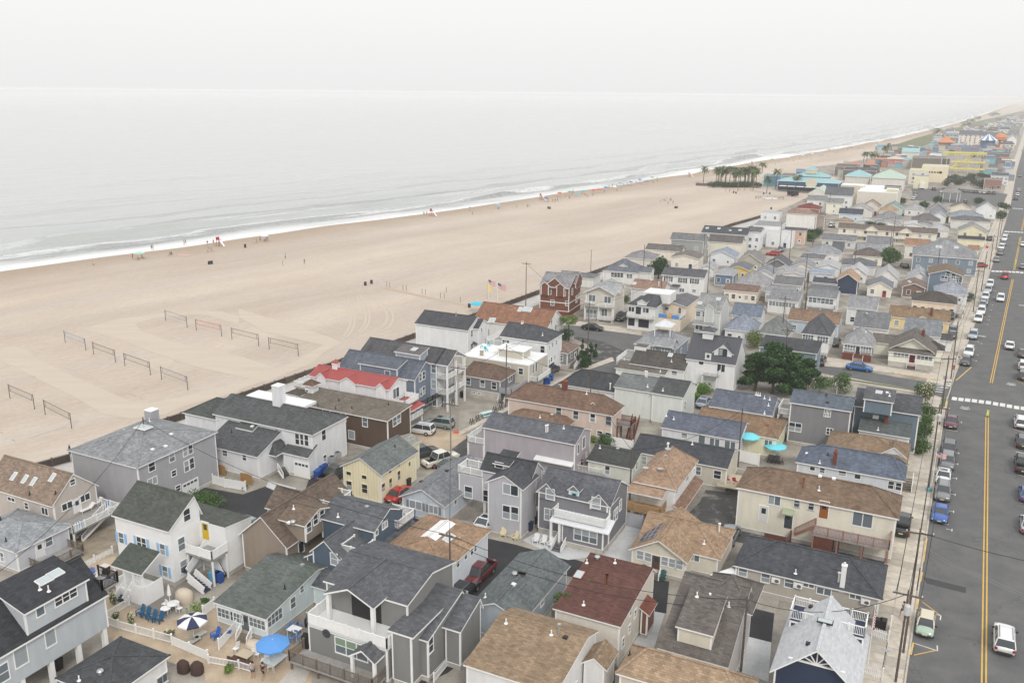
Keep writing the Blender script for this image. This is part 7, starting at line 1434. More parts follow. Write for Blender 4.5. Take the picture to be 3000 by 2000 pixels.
pole('p9b',285,140,292,-60,'dark pole by the raised white cottage stair',h=9.5,arm=False)
F(2450,600,3.92)
for i,(bx,by,tx2,ty2,l)in enumerate(((1572,1225,1592,760,'dark timber pole beside the tight kerbside row of cars'),(1665,985,1735,490,'tall leaning dark pole by the blue gabled house'),(1757,740,1805,350,'grey timber pole at the second crosswalk'),(1832,520,1845,225,'dark pole beyond the second crosswalk'),(1878,370,1905,150,'dark pole at the third crosswalk'),(1135,930,1150,590,'dark pole left of the blue gabled house'),(595,670,612,480,'grey pole by the leafy tree'),(640,480,650,290,'grey pole in front of the motel'),(190,850,200,650,'pole in front of the orange gable'))):
 pole('q%d'%i,bx,by,tx2,ty2,l,h=10.5,arm=i in(0,2,3))
F(1200,850,2.613)
pole('c1',370,1090,400,650,'pale leaning pole at the corner of the gravel lot',h=11,m=mat('grey_pole',(.35,.33,.3),.8));pole('c2',318,1360,318,965,'pale timber pole between the white pickup and the black saloon',h=10,m=mat('grey_pole',(.35,.33,.3),.8));pole('c3',735,895,755,430,'grey street lamp pole at the rust roofed cottage',h=11,lamp=True,arm=False);pole('c4',1375,1080,1385,760,'slim pole against the tan two storey house',h=10,arm=False,r=.1)
pole('c5',1362,500,1388,205,'timber pole beside the dark juniper',h=11)
F(1500,600,3.92)
pole('b1',158,1160,180,840,'dark timber pole on the beach walk left of the red brown house',h=11);pole('b2',1505,840,1527,620,'dark pole by the round green tree',h=9.5,arm=False);pole('b3',2245,1020,2265,685,'dark pole at the right end of the white shuttered house',h=10.5,arm=False);pole('b4',1700,1260,1712,990,'dark pole beside the peach gabled house',h=9.5,arm=False);pole('b5',903,790,905,630,'slim pole on the beach walk behind the red brown house',h=7,arm=False,r=.09)
F(1950,450,3.92)
for i,(bx,by,tx2,ty2,l)in enumerate(((1305,1130,1313,905,'dark pole in front of the white cube house'),(1420,1210,1428,1005,'dark pole right of the red car'),(1690,1060,1712,775,'dark pole beside the green hedge'),(1225,1510,1248,1250,'black pole among the grey roofs'),(1590,1568,1605,1400,'pole left of the navy gable'),(425,1290,430,1090,'dark pole beside the sky blue roofed bungalow'),(1870,700,1885,520,'pole beside the narrow taupe house'))):pole('d%d'%i,bx,by,tx2,ty2,l,h=10,arm=False)
F(0,1300,2.24);pole('l1',985,260,966,75,'timber pole with transformer against the big grey hip roofed house',h=9.5,trf=1,arm=False)
F(1200,1300,2.24);pole('m1',270,1125,256,690,'dark timber pole in the alley beside the condensers',h=9.5);pole('m2',95,450+0,98,210,'x',h=9)if False else None
F(1800,1300,2.24);pole('m3',96,455,100,215,'dark pole rising from the fence beside the charcoal dormer house',h=9,arm=False);pole('m4',830,1490,843,1215,'grey timber pole on the pale terrace by the navy house',h=8,arm=False)
pole('m5',810,150,820,-80,'timber pole by the turquoise umbrella deck',h=9,arm=False)
for a,b,s in(('p1','p2',1.2),('p2','p3',.9),('p3','p4',.5),('p4','p5',.9),('p5','p6',.8),('p6','q0',1.0),('q0','q1',.8),('q1','q2',.7),('q2','q3',.7),('q3','q4',.7)):
 for o in((-.9,.4,0),(0,0,0),(.9,-.4,0),(.1,.1,-1.6)):wire(a,b,s,o)
for a,b,s,o in(('m1','m4',1.6,(0,0,0)),('m1','m4',1.9,(0,0,-.7)),('m4','p1',1.5,(0,0,0)),('m1','c2',1.2,(0,0,0)),('c2','c1',.9,(0,0,0)),('c1','c3',.8,(0,0,0)),('c3','c5',1.2,(0,0,0)),('l1','m1',1.8,(0,0,0)),('c5','b1',1.2,(0,0,0)),('p8','p9',.8,(0,0,0)),('p8','p5',1.6,(0,0,0)),('c5','b4',1.3,(0,0,0)),('b4','b3',1,(0,0,0)),('m3','m5',1.3,(0,0,0)),('c4','c3',1.2,(0,0,0)),('m3','c4',1.2,(0,0,0)),('p2','p4',2,(0,0,-2)),('q7','q6',1,(0,0,0)),('d2','q7',1.2,(0,0,0)),('d1','d3',1,(0,0,0))):wire(a,b,s,o)
F(0,1300,2.24);L0=G(-60,880,7);wire(L0,'l1',1.4);F(2300,1300,2.24);R0=HOOK['p2']+VX((18,-9,.5));wire('p2',R0,.9,label='overhead wire crossing the main road beside the dark tar patch')
# -- plants
def leafmat(name,c,var=.35):
 k=('leaf',name)
 if k in MC:return MC[k]
 m=bpy.data.materials.new(name);m.use_nodes=True;nt=m.node_tree;b=nt.nodes['Principled BSDF'];L=nt.links.new;DV(b,'Roughness',.7);DV(b,'Specular IOR Level',.25)
 g=N(nt,'ShaderNodeNewGeometry');r=N(nt,'ShaderNodeMapRange');DV(r,3,1-var);DV(r,4,1+var*1.3);L(g.outputs['Random Per Island'],r.inputs[0])
 v=N(nt,'ShaderNodeVectorMath',operation='SCALE');DV(v,0,c);L(r.outputs[0],v.inputs['Scale']);L(v.outputs[0],b.inputs['Base Color']);MC[k]=m;return m
LG1=leafmat('dark_needles',(.035,.075,.030));LG2=leafmat('green_leaves',(.065,.125,.035));LG3=leafmat('bright_leaves',(.14,.22,.04));LG4=leafmat('olive_leaves',(.10,.125,.06));FLW=leafmat('cream_blossom',(.62,.58,.42),.12);FLO=leafmat('orange_blossom',(.5,.2,.05),.3);BARK=mat('bark',(.09,.065,.05),.95,noise=.25)
def crown(blobs,n,size,m,parent,name='crown',flat=.0,seed=1):
 """leaf faces scattered over and inside lumpy volumes; blobs: (x, y, z, rx, ry, rz)"""
 r_=np.random.default_rng(seed);vol=np.array([b[3]*b[4]*b[5]for b in blobs])**.7;cnt=(n*vol/vol.sum()).astype(int)+4;C_=[]
 for(x,y,z,a,b,c),k in zip(blobs,cnt):
  d=r_.normal(size=(k,3));d/=np.linalg.norm(d,axis=1)[:,None];rad=r_.uniform(.55,1.06,k)**.6;C_.append(np.array([x,y,z])+d*rad[:,None]*np.array([a,b,c])*(1+.18*np.sin(d[:,:1]*7+d[:,1:2]*5)))
 C_=np.concatenate(C_);C_=C_[C_[:,2]>.05];k=len(C_);s=size*r_.uniform(.6,1.4,k)[:,None]
 t=r_.normal(size=(k,3));t/=np.linalg.norm(t,axis=1)[:,None];q=np.cross(t,r_.normal(size=(k,3)));q/=np.linalg.norm(q,axis=1)[:,None]
 v=np.stack([C_-t*s,C_+q*s*.55,C_+t*s,C_-q*s*.55],1).reshape(-1,3);me=bpy.data.meshes.new(name);me.from_pydata(v.tolist(),[],(np.arange(k*4).reshape(-1,4)).tolist());me.materials.append(m);return link(name,me,parent)
def trunk(parent,pts,r0,r1,branches=()):
 m=MB();n=len(pts)-1
 for i in range(n):m.tube(pts[i],pts[i+1],r0+(r1-r0)*i/n,r0+(r1-r0)*(i+1)/n,8)
 for a,b in branches:m.tube(a,b,r1*.8,r1*.3,6)
 m.bd('trunk',BARK,parent)
def bush(px,py,r,h,label,m=LG2,n=900,cat='bush',name='bush',leaf=.13,seed=None,flowers=0,fm=FLW,kx=1,ky=1):
 g=G(px,py,0);t=TG(name,label,cat,g);seed=seed or int(px*7+py)
 rr=random.Random(seed);bl=[(rr.uniform(-.4,.4)*r*kx,rr.uniform(-.4,.4)*r*ky,h*rr.uniform(.35,.72),r*kx*rr.uniform(.5,.75),r*ky*rr.uniform(.5,.75),h*rr.uniform(.25,.4))for _ in range(6)]
 crown(bl,n,leaf,m,t,'foliage',seed=seed)
 if flowers:crown([(b[0],b[1],b[2]+.1,b[3]*1.05,b[4]*1.05,b[5]*1.05)for b in bl[:4]],flowers,leaf*.9,fm,t,'blossom',seed=seed+1)
 trunk(t,[(0,0,0),(.05,0,h*.6)],.06,.03);return t
F(2250,850,2.613)
# the big pine clump
def pine(px,py,h,w,label,seed,n=5200):
 g=G(px,py,0);t=TG('pine_tree',label,'pine tree',g);rr=random.Random(seed);bl=[];br=[]
 for i in range(15):
  z=h*(.22+.76*i/15);a=rr.uniform(0,6.28);rad=w*(.95-.75*(i/15)**1.6)*rr.uniform(.35,1);x,y=math.cos(a)*rad*.7,math.sin(a)*rad*.7
  bl.append((x,y,z,w*rr.uniform(.28,.42),w*rr.uniform(.28,.42),h*rr.uniform(.05,.09)));br.append(((0,0,z-.6),(x,y,z)))
 crown(bl,n,.22,LG1,t,'crown',seed=seed);crown([(b[0],b[1],b[2]+.25,b[3]*.8,b[4]*.8,b[5]*.7)for b in bl[::2]],n//4,.2,LG2,t,'young_growth',seed=seed+3);trunk(t,[(0,0,0),(.2,.1,h*.4),(-.1,.2,h*.85)],.28,.12,br)
pine(30,790,9.0,4.6,'tallest dark pine at the left of the clump behind the slate roofed white house',3,6500);pine(170,800,7.2,3.8,'middle dark pine leaning over the teal blue house wall',5);pine(280,790,6.2,3.2,'lower pine at the right end of the dark clump',8);pine(-100,770,6.8,3.6,'dark pine at the left end of the clump by the white farmhouse',12)
bush(390,790,2.1,3.2,'rounded yellowish green bush to the right of the pine clump',LG2,1800,seed=21,kx=1.2);bush(550,790,1.7,3.8,'upright clipped green bush beside the small flag',LG2,1800,seed=22)
bush(1205,850,1.5,3.4,'corner crepe myrtle with cream blossom in a red mulch bed',LG4,1300,seed=23,flowers=420,cat='flowering bush');bush(1160,800,1.0,2.2,'dark green shrub left of the cream blossomed corner bush',LG2,700,seed=24)
F(2300,1100,3.92)
bush(1625,470,1.6,2.2,'broad green shrub behind the pavement by the teal blue house',LG2,1200,seed=25);bush(1590,560,1.3,1.8,'small green shrub between the two broad shrubs by the teal blue house',LG2,900,seed=26);bush(1600,720,1.7,2.3,'dense green shrub near the pole transformer',LG2,1400,seed=27);bush(1560,890,2.0,2.7,'largest dense green shrub nearest the camera beside the tan roofed house',LG2,1900,seed=28)
F(1700,850,2.613)
for i,(x,y,r,h,l)in enumerate(((1010,740,1.8,2.3,'bright green hedge bush nearest the white fence'),(1090,705,1.9,2.6,'bright green hedge bush against the farmhouse wall'),(940,790,1.5,1.9,'bright green hedge bush in the middle of the fence row'),(870,850,1.1,1.5,'smallest bright green bush at the end of the white fence'))):bush(x,y,r,h,l,leafmat('hedge_leaves',(.10,.19,.035)),1400,seed=30+i,kx=1.2)
bush(1335,440,2.4,3.6,'flat topped yellow green pine beside the farmhouse',leafmat('yellow_green_needles',(.12,.16,.045)),2200,seed=35,cat='pine tree',name='pine_tree');bush(205,1190,1.4,1.8,'leafy green bush beside the white garden boxes',LG2,900,seed=36);bush(95,1160,.8,1.2,'lime green bush below the tan house wall',LG3,500,seed=37)
F(1200,850,2.613)
t=bush(1195,385,1.7,2.6,'dark green shrubs at the foot of the small street tree',LG1,1400,seed=40)
g=G(1195,385,0);t=TG('street_tree','small yellow green street tree with a bare trunk at the beach end lot','tree',g+VX((.6,-.3,0)));crown([(0,0,4.4,1.7,1.7,.8),(.7,.3,4.9,1.1,1.1,.6),(-.8,.1,4.8,1.0,1.1,.6)],1700,.15,leafmat('yellow_green_leaves',(.16,.21,.06)),t,seed=41);trunk(t,[(0,0,0),(.1,0,1.8),(-.1,0,3.6)],.16,.08,(((0,0,3.2),(.8,0,4.6)),((0,0,3.2),(-.8,0,4.5))))
for i,(x,y,h,l)in enumerate(((1345,560,4.4,'spiky dark juniper left of the timber pole'),(1385,575,4.0,'spiky dark juniper right of the timber pole'),(1310,585,2.4,'low juniper in front of the spiky pair'))):
 g=G(x,y,0);t=TG('juniper',l,'juniper',g);rr=random.Random(50+i);crown([(rr.uniform(-.9,.9),rr.uniform(-.7,.7),h*q/9+.3,.55*(1.2-q/10),.55*(1.2-q/10),.5)for q in range(1,9)],1500,.15,LG1,t,'crown',seed=50+i);trunk(t,[(0,0,0),(0,0,h*.7)],.12,.05)
F(1500,600,3.92);g=G(1680,850,0);t=TG('round_tree','dense round green tree between the bungalow and the white shuttered house','tree',g);crown([(0,0,3.2,2.6,2.4,1.9),(.6,0,4.9,1.6,1.6,1.2),(-1.2,0,2.2,1.5,1.5,1.1),(1.3,0,2.4,1.4,1.3,1.1)],4200,.2,LG1,t,seed=60);trunk(t,[(0,0,0),(0,0,3)],.25,.15)
bush(1310,1130,.9,2.2,'narrow green bush between the balcony house and the garage house',LG2,500,seed=61)
F(2450,600,3.92);g=G(610,710,0);t=TG('round_tree','leafy green tree beside the maroon hip roofed cottage','tree',g);crown([(0,0,3.0,2.9,2.7,1.8),(-.4,0,4.7,1.9,1.8,1.3),(1.2,0,3.8,1.6,1.5,1.1)],3600,.2,LG2,t,seed=62);trunk(t,[(0,0,0),(0,0,3)],.25,.15)
bush(390,330,3.2,4.4,'dark evergreen bush in front of the motel, left of the pair',LG1,1700,seed=63,leaf=.22);bush(520,335,3.2,4.2,'dark evergreen bush in front of the motel, right of the pair',LG1,1700,seed=64,leaf=.22);bush(1290,205,2.0,2.6,'bush with pale yellow blossom beyond the motel',LG3,600,seed=65,flowers=260,leaf=.2);bush(1530,1110,1.3,2.2,'clipped dark bush at the kerb by the blue grey cottage',LG1,700,seed=66)
for i,(x,y,l)in enumerate(((1650,-30,'leafy bush between the taupe and slate roofs by the car park'),(1900,120,'dark green bush at the main road by the car park'),(1930,30,'bushy tree at the kerb corner before the car park'),(1000,10,'dark bush behind the silver hip cottage'),(730,-50,'dark bush beside the arcade wall'),(1160,-60,'rounded bush at the car park edge'))):bush(x,y+40,3.0,3.6,l,LG1,900,seed=70+i,leaf=.25)
F(1950,450,3.92)
for i,(x,y,l)in enumerate(((1660,975,'dark green hedge beside the salmon pink house'),(1740,960,'dark green hedge right of the pole by the salmon pink house'),(1650,1010,'lighter green bush below the dark hedge'))):bush(x,y,2.6,3.4,l,LG1 if i<2 else LG2,1100,seed=80+i,leaf=.22)
F(600,1300,2.24);bush(0,430,2.4,2.2,'leafy shrub between the white house and the asphalt lot',LG2,1900,seed=90,kx=1.3)
for i in range(4):bush(140+i*38,262+i*12,.55,.8,'low green planting in the kerbed bed, %s from the left'%['first','second','third','fourth'][i],LG4,300,seed=91+i,cat='plant',name='shrub')
F(1200,1300,2.24)
for i,(x,y)in enumerate(((925,1010),(895,1060),(865,1110),(835,1160))):bush(x,y,.55,.7,'low green weeds along the long grey cottage wall, %s from the far end'%['first','second','third','fourth'][i],LG2,320,seed=96+i,cat='plant',name='weeds')
g=G(1010,1290,0);t=TG('ivy','green ivy climbing the cream wall under the oxblood roof','ivy',g,rdn(GRID));crown([(0,.0,4.3,1.1,.25,.8),(.2,0,3.0,.95,.25,1.0),(.5,0,1.5,.7,.25,1.0)],2200,.12,LG2,t,'foliage',seed=101)
F(0,1300,2.24)
for x,y,r,h,m_,fl,l in((742,1050,.35,1.5,LG2,120,'white flowering potted plant by the navy front steps'),(758,1145,.4,.6,LG2,60,'low flowering plant pot behind the white vinyl fence'),(862,1185,.35,1.6,LG2,260,'tall white hydrangea standard in the patio corner'),(1295,1115,1.0,1.1,LG3,0,'bright yellow green bush at the foot of the patio flag pole'),(1110,1260,.5,.7,LG4,40,'grassy potted plant outside the white vinyl fence'),(1500,1500,.5,.9,LG3,0,'yellow green palm like potted plant near the bottom edge'),(1345,1040,.5,.5,LG2,0,'small pot of greenery behind the beige covered grill')):bush(x,y,r,h,l,m_,350,seed=int(x),cat='potted plant',name='potted_plant',leaf=.09,flowers=fl)
# palms on the sand
PT=mat('palm_trunk',(.16,.13,.10),.95);PF=leafmat('palm_fronds',(.10,.13,.055),.3)
def palm(px,py,h,label,seed):
 g=G(px,py,0);t=TG('palm_tree',label,'palm tree',g,0,'palm trees on the beach');rr=random.Random(seed);m=MB();h*=1.35;m.tube((0,0,0),(.3,0,h),.24,.16,7);m.bd('trunk',PT,t);f=MB()
 for i in range(34):
  a=rr.uniform(0,6.28);up=rr.uniform(-.6,1.3);L_=rr.uniform(3.0,4.4);p=VX((.3,0,h));d=VX((math.cos(a),math.sin(a),up))
  for s in range(4):
   q=p+d.normalized()*L_/4;w=[.3,.5,.42,.2][s];n=d.cross(ZUP).normalized()*w;f.poly([p-n,p+n,q+n*.8-VX((0,0,.05)),q-n*.8-VX((0,0,.05))]);p=q;d.z-=.45
 f.bd('fronds',PF,t)
F(1950,450,3.92);rr=random.Random(9)
PN=[(430,350,6.5,'lone palm standing left of the palm grove on the sand'),(575,370,6.5,'palm at the left end of the grove'),(640,330,6.0,'palm second in from the left of the grove'),(688,345,6.3,'palm in the left half of the grove'),(790,385,7.0,'palm at the middle of the grove, front row'),(828,430,7.0,'tall palm standing forward of the grove on open sand'),(735,320,5.6,'palm in the back row of the grove'),(905,350,6.2,'palm right of the middle of the grove'),(945,365,6.6,'palm near the right end of the grove'),(1003,425,7.0,'tall palm at the right end of the grove'),(1035,350,6.0,'palm behind the right end of the grove'),(1158,460,5.6,'short palm on the sand before the blue beach bar'),(1262,400,6.8,'palm against the blue beach bar front'),(1500,430,5.6,'palm in front of the turquoise pavilion'),(1105,230,4.5,'distant palm behind the grove')]
for i,(x,y,h,l)in enumerate(PN):palm(x,y,h,l,200+i)
for i in range(16):palm(rr.uniform(545,1050),rr.uniform(325,385),rr.uniform(4.6,6.6),'palm within the dense grove on the sand',260+i)
for i,x in enumerate(range(545,1050,56)):bush(x,388,3.4,3.2,'low dark hedge bush under the palm grove, number %s from the left'%['one','two','three','four','five','six','seven','eight','nine','ten'][i],LG1,700,seed=300+i,leaf=.25)
F(2450,250,3.92)
for i,(x,y,h,l)in enumerate(((310,890,5,'left palm of the trio near the slide'),(345,890,5,'right palm of the trio near the slide'),(400,905,5.5,'palm left of the yellow inflatable'),(530,880,8,'tall palm where the dune grass begins'),(575,850,8.5,'tallest palm where the dune grass begins'),(455,910,5,'palm right of the yellow inflatable'))):palm(x,y,h,l,230+i)
# -- people
SKIN=mat('skin',(.42,.25,.17),.6);HAIR=mat('dark_hair',(.03,.02,.015),.7)
def skinned(name,verts,edges,rad,mtl,parent,sub=1):
 me=bpy.data.meshes.new(name);me.from_pydata(verts,edges,[]);o=bpy.data.objects.new(name,me);COL.objects.link(o)
 md=o.modifiers.new('s','SKIN');sk=me.skin_vertices[0]if me.skin_vertices else None
 if sk is None:
  bm_=bmesh.new();bm_.from_mesh(me);bm_.verts.layers.skin.verify();bm_.to_mesh(me);bm_.free();sk=me.skin_vertices[0]
 for i,r in enumerate(rad):sk.data[i].radius=(r,r)if not isinstance(r,tuple)else r
 sk.data[0].use_root=True;md2=o.modifiers.new('u','SUBSURF');md2.levels=md2.render_levels=sub
 dg=bpy.context.evaluated_depsgraph_get();ev=bpy.data.meshes.new_from_object(o.evaluated_get(dg));bpy.data.objects.remove(o);ev.name=name;ev.materials.clear();ev.materials.append(mtl)
 ev.polygons.foreach_set('use_smooth',[True]*len(ev.polygons));return ev
import bmesh
PM={}
def body_mesh(pose):
 if pose in PM:return PM[pose]
 if pose=='sit':
  J=[(0,0,.45),(0,.02,.68),(0,.03,.92),(0,.03,1.03),(0,0,1.15),(.18,.03,.92),(.24,-.05,.68),(.2,-.25,.60),(-.18,.03,.92),(-.24,-.05,.68),(-.2,-.25,.60),(.10,-.02,.44),(.13,-.42,.48),(.13,-.5,.06),(.13,-.64,.03),(-.10,-.02,.44),(-.13,-.42,.48),(-.13,-.5,.06),(-.13,-.64,.03)]
 else:
  s=.22 if pose=='walk' else.04
  J=[(0,0,.93),(0,0,1.15),(0,0,1.40),(0,0,1.50),(0,-.02,1.62),(.19,0,1.40),(.26,.06 if pose=='walk' else.0,1.12),(.26,-.12 if pose=='walk' else-.05,.90),(-.19,0,1.40),(-.26,-.06 if pose=='walk' else 0,1.12),(-.26,.10 if pose=='walk' else-.05,.90),(.10,0,.90),(.11,-s,.50),(.11,-s*.8,.08),(.12,-s*.8-.14,.03),(-.10,0,.90),(-.11,s*.6,.50),(-.11,s*1.3,.08),(-.12,s*1.3-.14,.03)]
 E=[(0,1),(1,2),(2,3),(3,4),(2,5),(5,6),(6,7),(2,8),(8,9),(9,10),(0,11),(11,12),(12,13),(13,14),(0,15),(15,16),(16,17),(17,18)]
 R_=[(.15,.11),(.13,.10),(.15,.10),.055,.105,.06,.042,.032,.06,.042,.032,.085,.06,.04,.04,.085,.06,.04,.04]
 PM[pose]=(skinned('body',J,E,R_,SKIN,None,1),skinned('shirt',[J[i]for i in(1,2,5,8)]+[tuple(VX(J[5]).lerp(VX(J[6]),.6)),tuple(VX(J[8]).lerp(VX(J[9]),.6)),tuple(VX(J[0])+VX((0,0,.06)))],[(0,1),(1,2),(1,3),(2,4),(3,5),(0,6)],[(.155,.12),(.17,.125),.08,.08,.065,.065,(.17,.13)],SKIN,None,1),skinned('shorts',[tuple(VX(J[0])+VX((0,0,.08))),J[11],tuple(VX(J[11]).lerp(VX(J[12]),.75)),J[15],tuple(VX(J[15]).lerp(VX(J[16]),.75))],[(0,1),(1,2),(0,3),(3,4)],[(.17,.13),.105,.09,.105,.09],SKIN,None,1),VX(J[4]))
 h=MB();c=J[4];h.lathe((c[0],c[1]+.015,c[2]+.02),[(0.105,-.06),(.118,0),(.105,.06),(.06,.105),(0,.12)],10);PM[pose]=PM[pose]+(h.mesh('hair',HAIR,uv=False),);return PM[pose]
CLM={}
def cm(me,c,nm):
 k=(me.name,c)
 if k not in CLM:a=me.copy();a.materials[0]=mat('cloth_'+nm,c,.9,key=('cl',c));CLM[k]=a
 return CLM[k]
def psn(loc,rz,pose,shirt,shorts,label,group=None,scale=1.0,hair=None):
 b=body_mesh(pose);t=TG('person',label,'person',loc,rdn(rz),group)
 link('body',b[0],t);link('shirt',cm(b[1],shirt,'shirt'),t);link('shorts',cm(b[2],shorts,'shorts'),t);link('hair',b[4],t);t.scale=(scale,)*3;return t
F(2300,1300,2.24)
psn(G(770,1132),205,'walk',(.12,.13,.16),(.05,.08,.15),'walking person in a grey top and blue jeans on the pavement');psn(G(793,1185),25,'walk',(.5,.03,.03),(.25,.25,.27),'walking person in a bright red top beside the leaning pole')
F(600,1300,2.24);psn(G(318,1535),200,'stand',(.35,.35,.36),(.08,.08,.09),'standing person in a grey shirt and black shorts by the curved fence');psn(G(385,1540),150,'walk',(.03,.03,.035),(.03,.03,.035),'person in a black dress walking past the patio umbrella')
# ---- beach groups
UMB={}
def umbrella_mesh(r,cols,z=2.2,closed=False):
 k=(r,cols,z,closed)
 if k in UMB:return UMB[k]
 c=MB();n=8;ms=[mat('umbrella_cloth',q,.8,key=('umb',q))for q in cols]
 if closed:c.lathe((0,0,0),[(.04,z-1.3),(.2,z-1.1),(.12,z-.3),(.02,z+.1)],10)
 else:
  for i in range(n):
   a0,a1=2*math.pi*i/n,2*math.pi*(i+1)/n;p=lambda a,q,zz:(math.cos(a)*q,math.sin(a)*q,zz)
   c.poly([p(a0,r,z-.42),p(a1,r,z-.42),p(a1,r*.5,z-.12),p(a0,r*.5,z-.12)],i%len(cols));c.poly([p(a0,r*.5,z-.12),p(a1,r*.5,z-.12),(0,0,z)],i%len(cols));c.poly([p(a0,r,z-.42),p(a0,r,z-.56),p(a1,r,z-.56),p(a1,r,z-.42)],i%len(cols))
 p=MB();p.tube((0,0,0),(0,0,z+.08),.03,n=6);UMB[k]=(c.mesh('canopy',ms,uv=False),p.mesh('umbrella_pole',WT,uv=False));return UMB[k]
def umb(loc,r,cols,label,z=2.2,tilt=0,group=None,cat='umbrella',closed=False):
 c,p=umbrella_mesh(r,cols,z,closed);t=TG('umbrella',label,cat,loc,0,group);link('canopy',c,t);link('umbrella_pole',p,t)
 if tilt:t.rotation_euler=(tilt,tilt*.5,0)
 return t
def bpt(x,y):return P(x,y,-.12)
BG='beachgoers along the waterline';words={0:'red',1:'blue',2:'black',3:'white',4:'green',5:'orange'};cc=[(.5,.04,.04),(.05,.12,.4),(.03,.03,.03),(.7,.7,.7),(.05,.25,.12),(.6,.25,.05)]
def folks(lst,where,s=1.0):
 for i,(x,y,pose)in enumerate(lst):
  a,b=random.randrange(6),random.randrange(6);psn(bpt(x,y),random.randrange(360),pose,cc[a],cc[b],'%s person, %s top, %s shorts, %s'%({'stand':'standing','walk':'walking','sit':'seated'}[pose],words[a],words[b],where[i]if isinstance(where,(list,tuple))else where),BG,s)
F0=lambda x,y:(x/2.94,600+y/2.94);F1=lambda x,y:(800+x/2.94,500+y/2.94)
folks([F0(1143,465)+('stand',),F0(1320,388)+('stand',),F0(1306,388)+('stand',),F0(1585,346)+('stand',),F0(1598,344)+('walk',)],['beside the pale green beach canopy','at the water edge, right of a pair','at the water edge, left of a pair','in the shallows left of the lifeguard stand','stepping in the shallows beside another bather'])
folks([F0(1466,436)+('sit',),F0(1478,436)+('sit',),F0(1797,404)+('sit',),F0(1820,402)+('sit',),F0(803,522)+('sit',),F0(1190,480)+('sit',),F0(1225,465)+('sit',),F0(1788,350)+('stand',),F0(1840,342)+('stand',),F0(2195,328)+('sit',),F0(2210,325)+('sit',),F0(2242,320)+('stand',),F0(2285,318)+('sit',),F0(2302,312)+('stand',)],['left of a pair near the pink towel','right of a pair near the pink towel','left of a pair below the lifeguard stand','right of a pair below the lifeguard stand','alone on a towel at the far left','under the pale green canopy, left side','under the pale green canopy, right side','left of the red lifeguard stand','just by the red lifeguard stand','first in the row of beach chairs','second in the row of beach chairs','in the middle of the row of beach chairs','by the white umbrella','standing right of the white umbrella'])
folks([F1(107,760)+('stand',),F1(271,808)+('walk',),F1(1696,342)+('stand',),F1(1716,380)+('sit',),F1(1942,335)+('sit',),F1(2100,322)+('sit',),F1(2190,314)+('sit',),F1(2206,316)+('sit',),F1(1300,388)+('stand',),F1(1325,386)+('stand',)],['in mid beach, alone by a small post','crossing the middle of the beach alone','near the pool of wet sand','on the sand below the bather by the wet pool','beneath the small blue umbrella','alone right of the small blue umbrella','left of a pair in chairs','right of a pair in chairs','left of the second lifeguard stand','nearer the second lifeguard stand'])
rr=random.Random(5)
def scat(n,x0,x1,yfun,where):
 for i in range(n):
  x=x0+(x1-x0)*(i+rr.random())/n;folks([(x,yfun(x),rr.choice(['stand','sit','sit','walk']))],where%(['far left','left','middle left','middle','middle right','right','far right'][min(6,int(7*i/n))]))
scat(34,1600,1935,lambda x:585-(x-1600)*.17+rr.uniform(-6,14),'in the busy bathing area %s');scat(16,2180,2440,lambda x:492-(x-2180)*.17+rr.uniform(-4,12),'on the beach beyond the palms, %s part');scat(26,2440,2720,lambda x:446-(x-2440)*.19+rr.uniform(-3,9),'on the distant crowded shore, %s part');scat(8,1935,1975,lambda x:592+rr.uniform(-8,8),'strolling in mid sand, %s of the group');scat(6,2120,2200,lambda x:560+rr.uniform(-4,4),'on the sand before the beach bar, %s side')
UG='beach umbrellas'
for x,y,r,c,l in((*F0(1205,465),1.6,((.35,.55,.5),),'pale green beach canopy over two seated people'),(*F0(2283,310),1.3,((.7,.7,.7),),'white beach umbrella at the end of a row of chairs'),(*F1(1937,325),1.2,((.25,.5,.65),),'small sky blue umbrella near the wet sand'),(*F1(2350,270),1.2,((.1,.1,.35),),'small dark blue umbrella left of the busy bathing area')):umb(bpt(x,y),r,c,l,group=UG)
uc=[(.1,.45,.55),(.6,.08,.06),(.08,.15,.5),(.7,.7,.7),(.1,.35,.2)];un=['teal','red','blue','white','green']
for i in range(26):
 k=rr.randrange(5);
 if i<13:x=1640+i*23+rr.uniform(-8,8);y=585-(x-1600)*.17+rr.uniform(-4,8);w_='in the busy bathing area'
 else:x=2230+(i-13)*38+rr.uniform(-10,10);y=486-(x-2180)*.18+rr.uniform(-2,8);w_='on the shore beyond the palms'
 umb(bpt(x,y),1.3,(uc[k],),'%s beach umbrella %s, %s one along'%(un[k],w_,['1st','2nd','3rd','4th','5th','6th','7th','8th','9th','10th','11th','12th','13th'][i%13]),group=UG)
 # lifeguard stands
def guard(x,y,label):
 t=TG('lifeguard_stand',label,'lifeguard stand',bpt(x,y),rdn(60));m=MB();c=mat('red_stand_paint',(.35,.03,.05),.7)
 for a in(-.8,.8):
  for b in(-.6,.6):m.bar((a,b,0),(a*.7,b*.7,2.2),.12)
 m.box(-.7,-.6,2.1,.7,.6,2.2);m.box(-.7,.45,2.2,.7,.55,3.0);m.bd('stand_frame',c,t);r=MB();r.bar((0,-.6,2.1),(0,-2.4,.1),.7,.08);r.bd('ramp',WT,t)
guard(*F0(1888,355),'dark red lifeguard stand on the left part of the shore');guard(*F1(1368,390),'dark red lifeguard stand in the middle of the shore');guard(*F1(2310,252),'dark red lifeguard stand before the busy bathing area');guard(1950+275/3.92,450+270/3.92,'dark red lifeguard stand left of the palm grove');guard(1950+995/3.92,450+135/3.92,'dark red lifeguard stand beyond the palm grove')
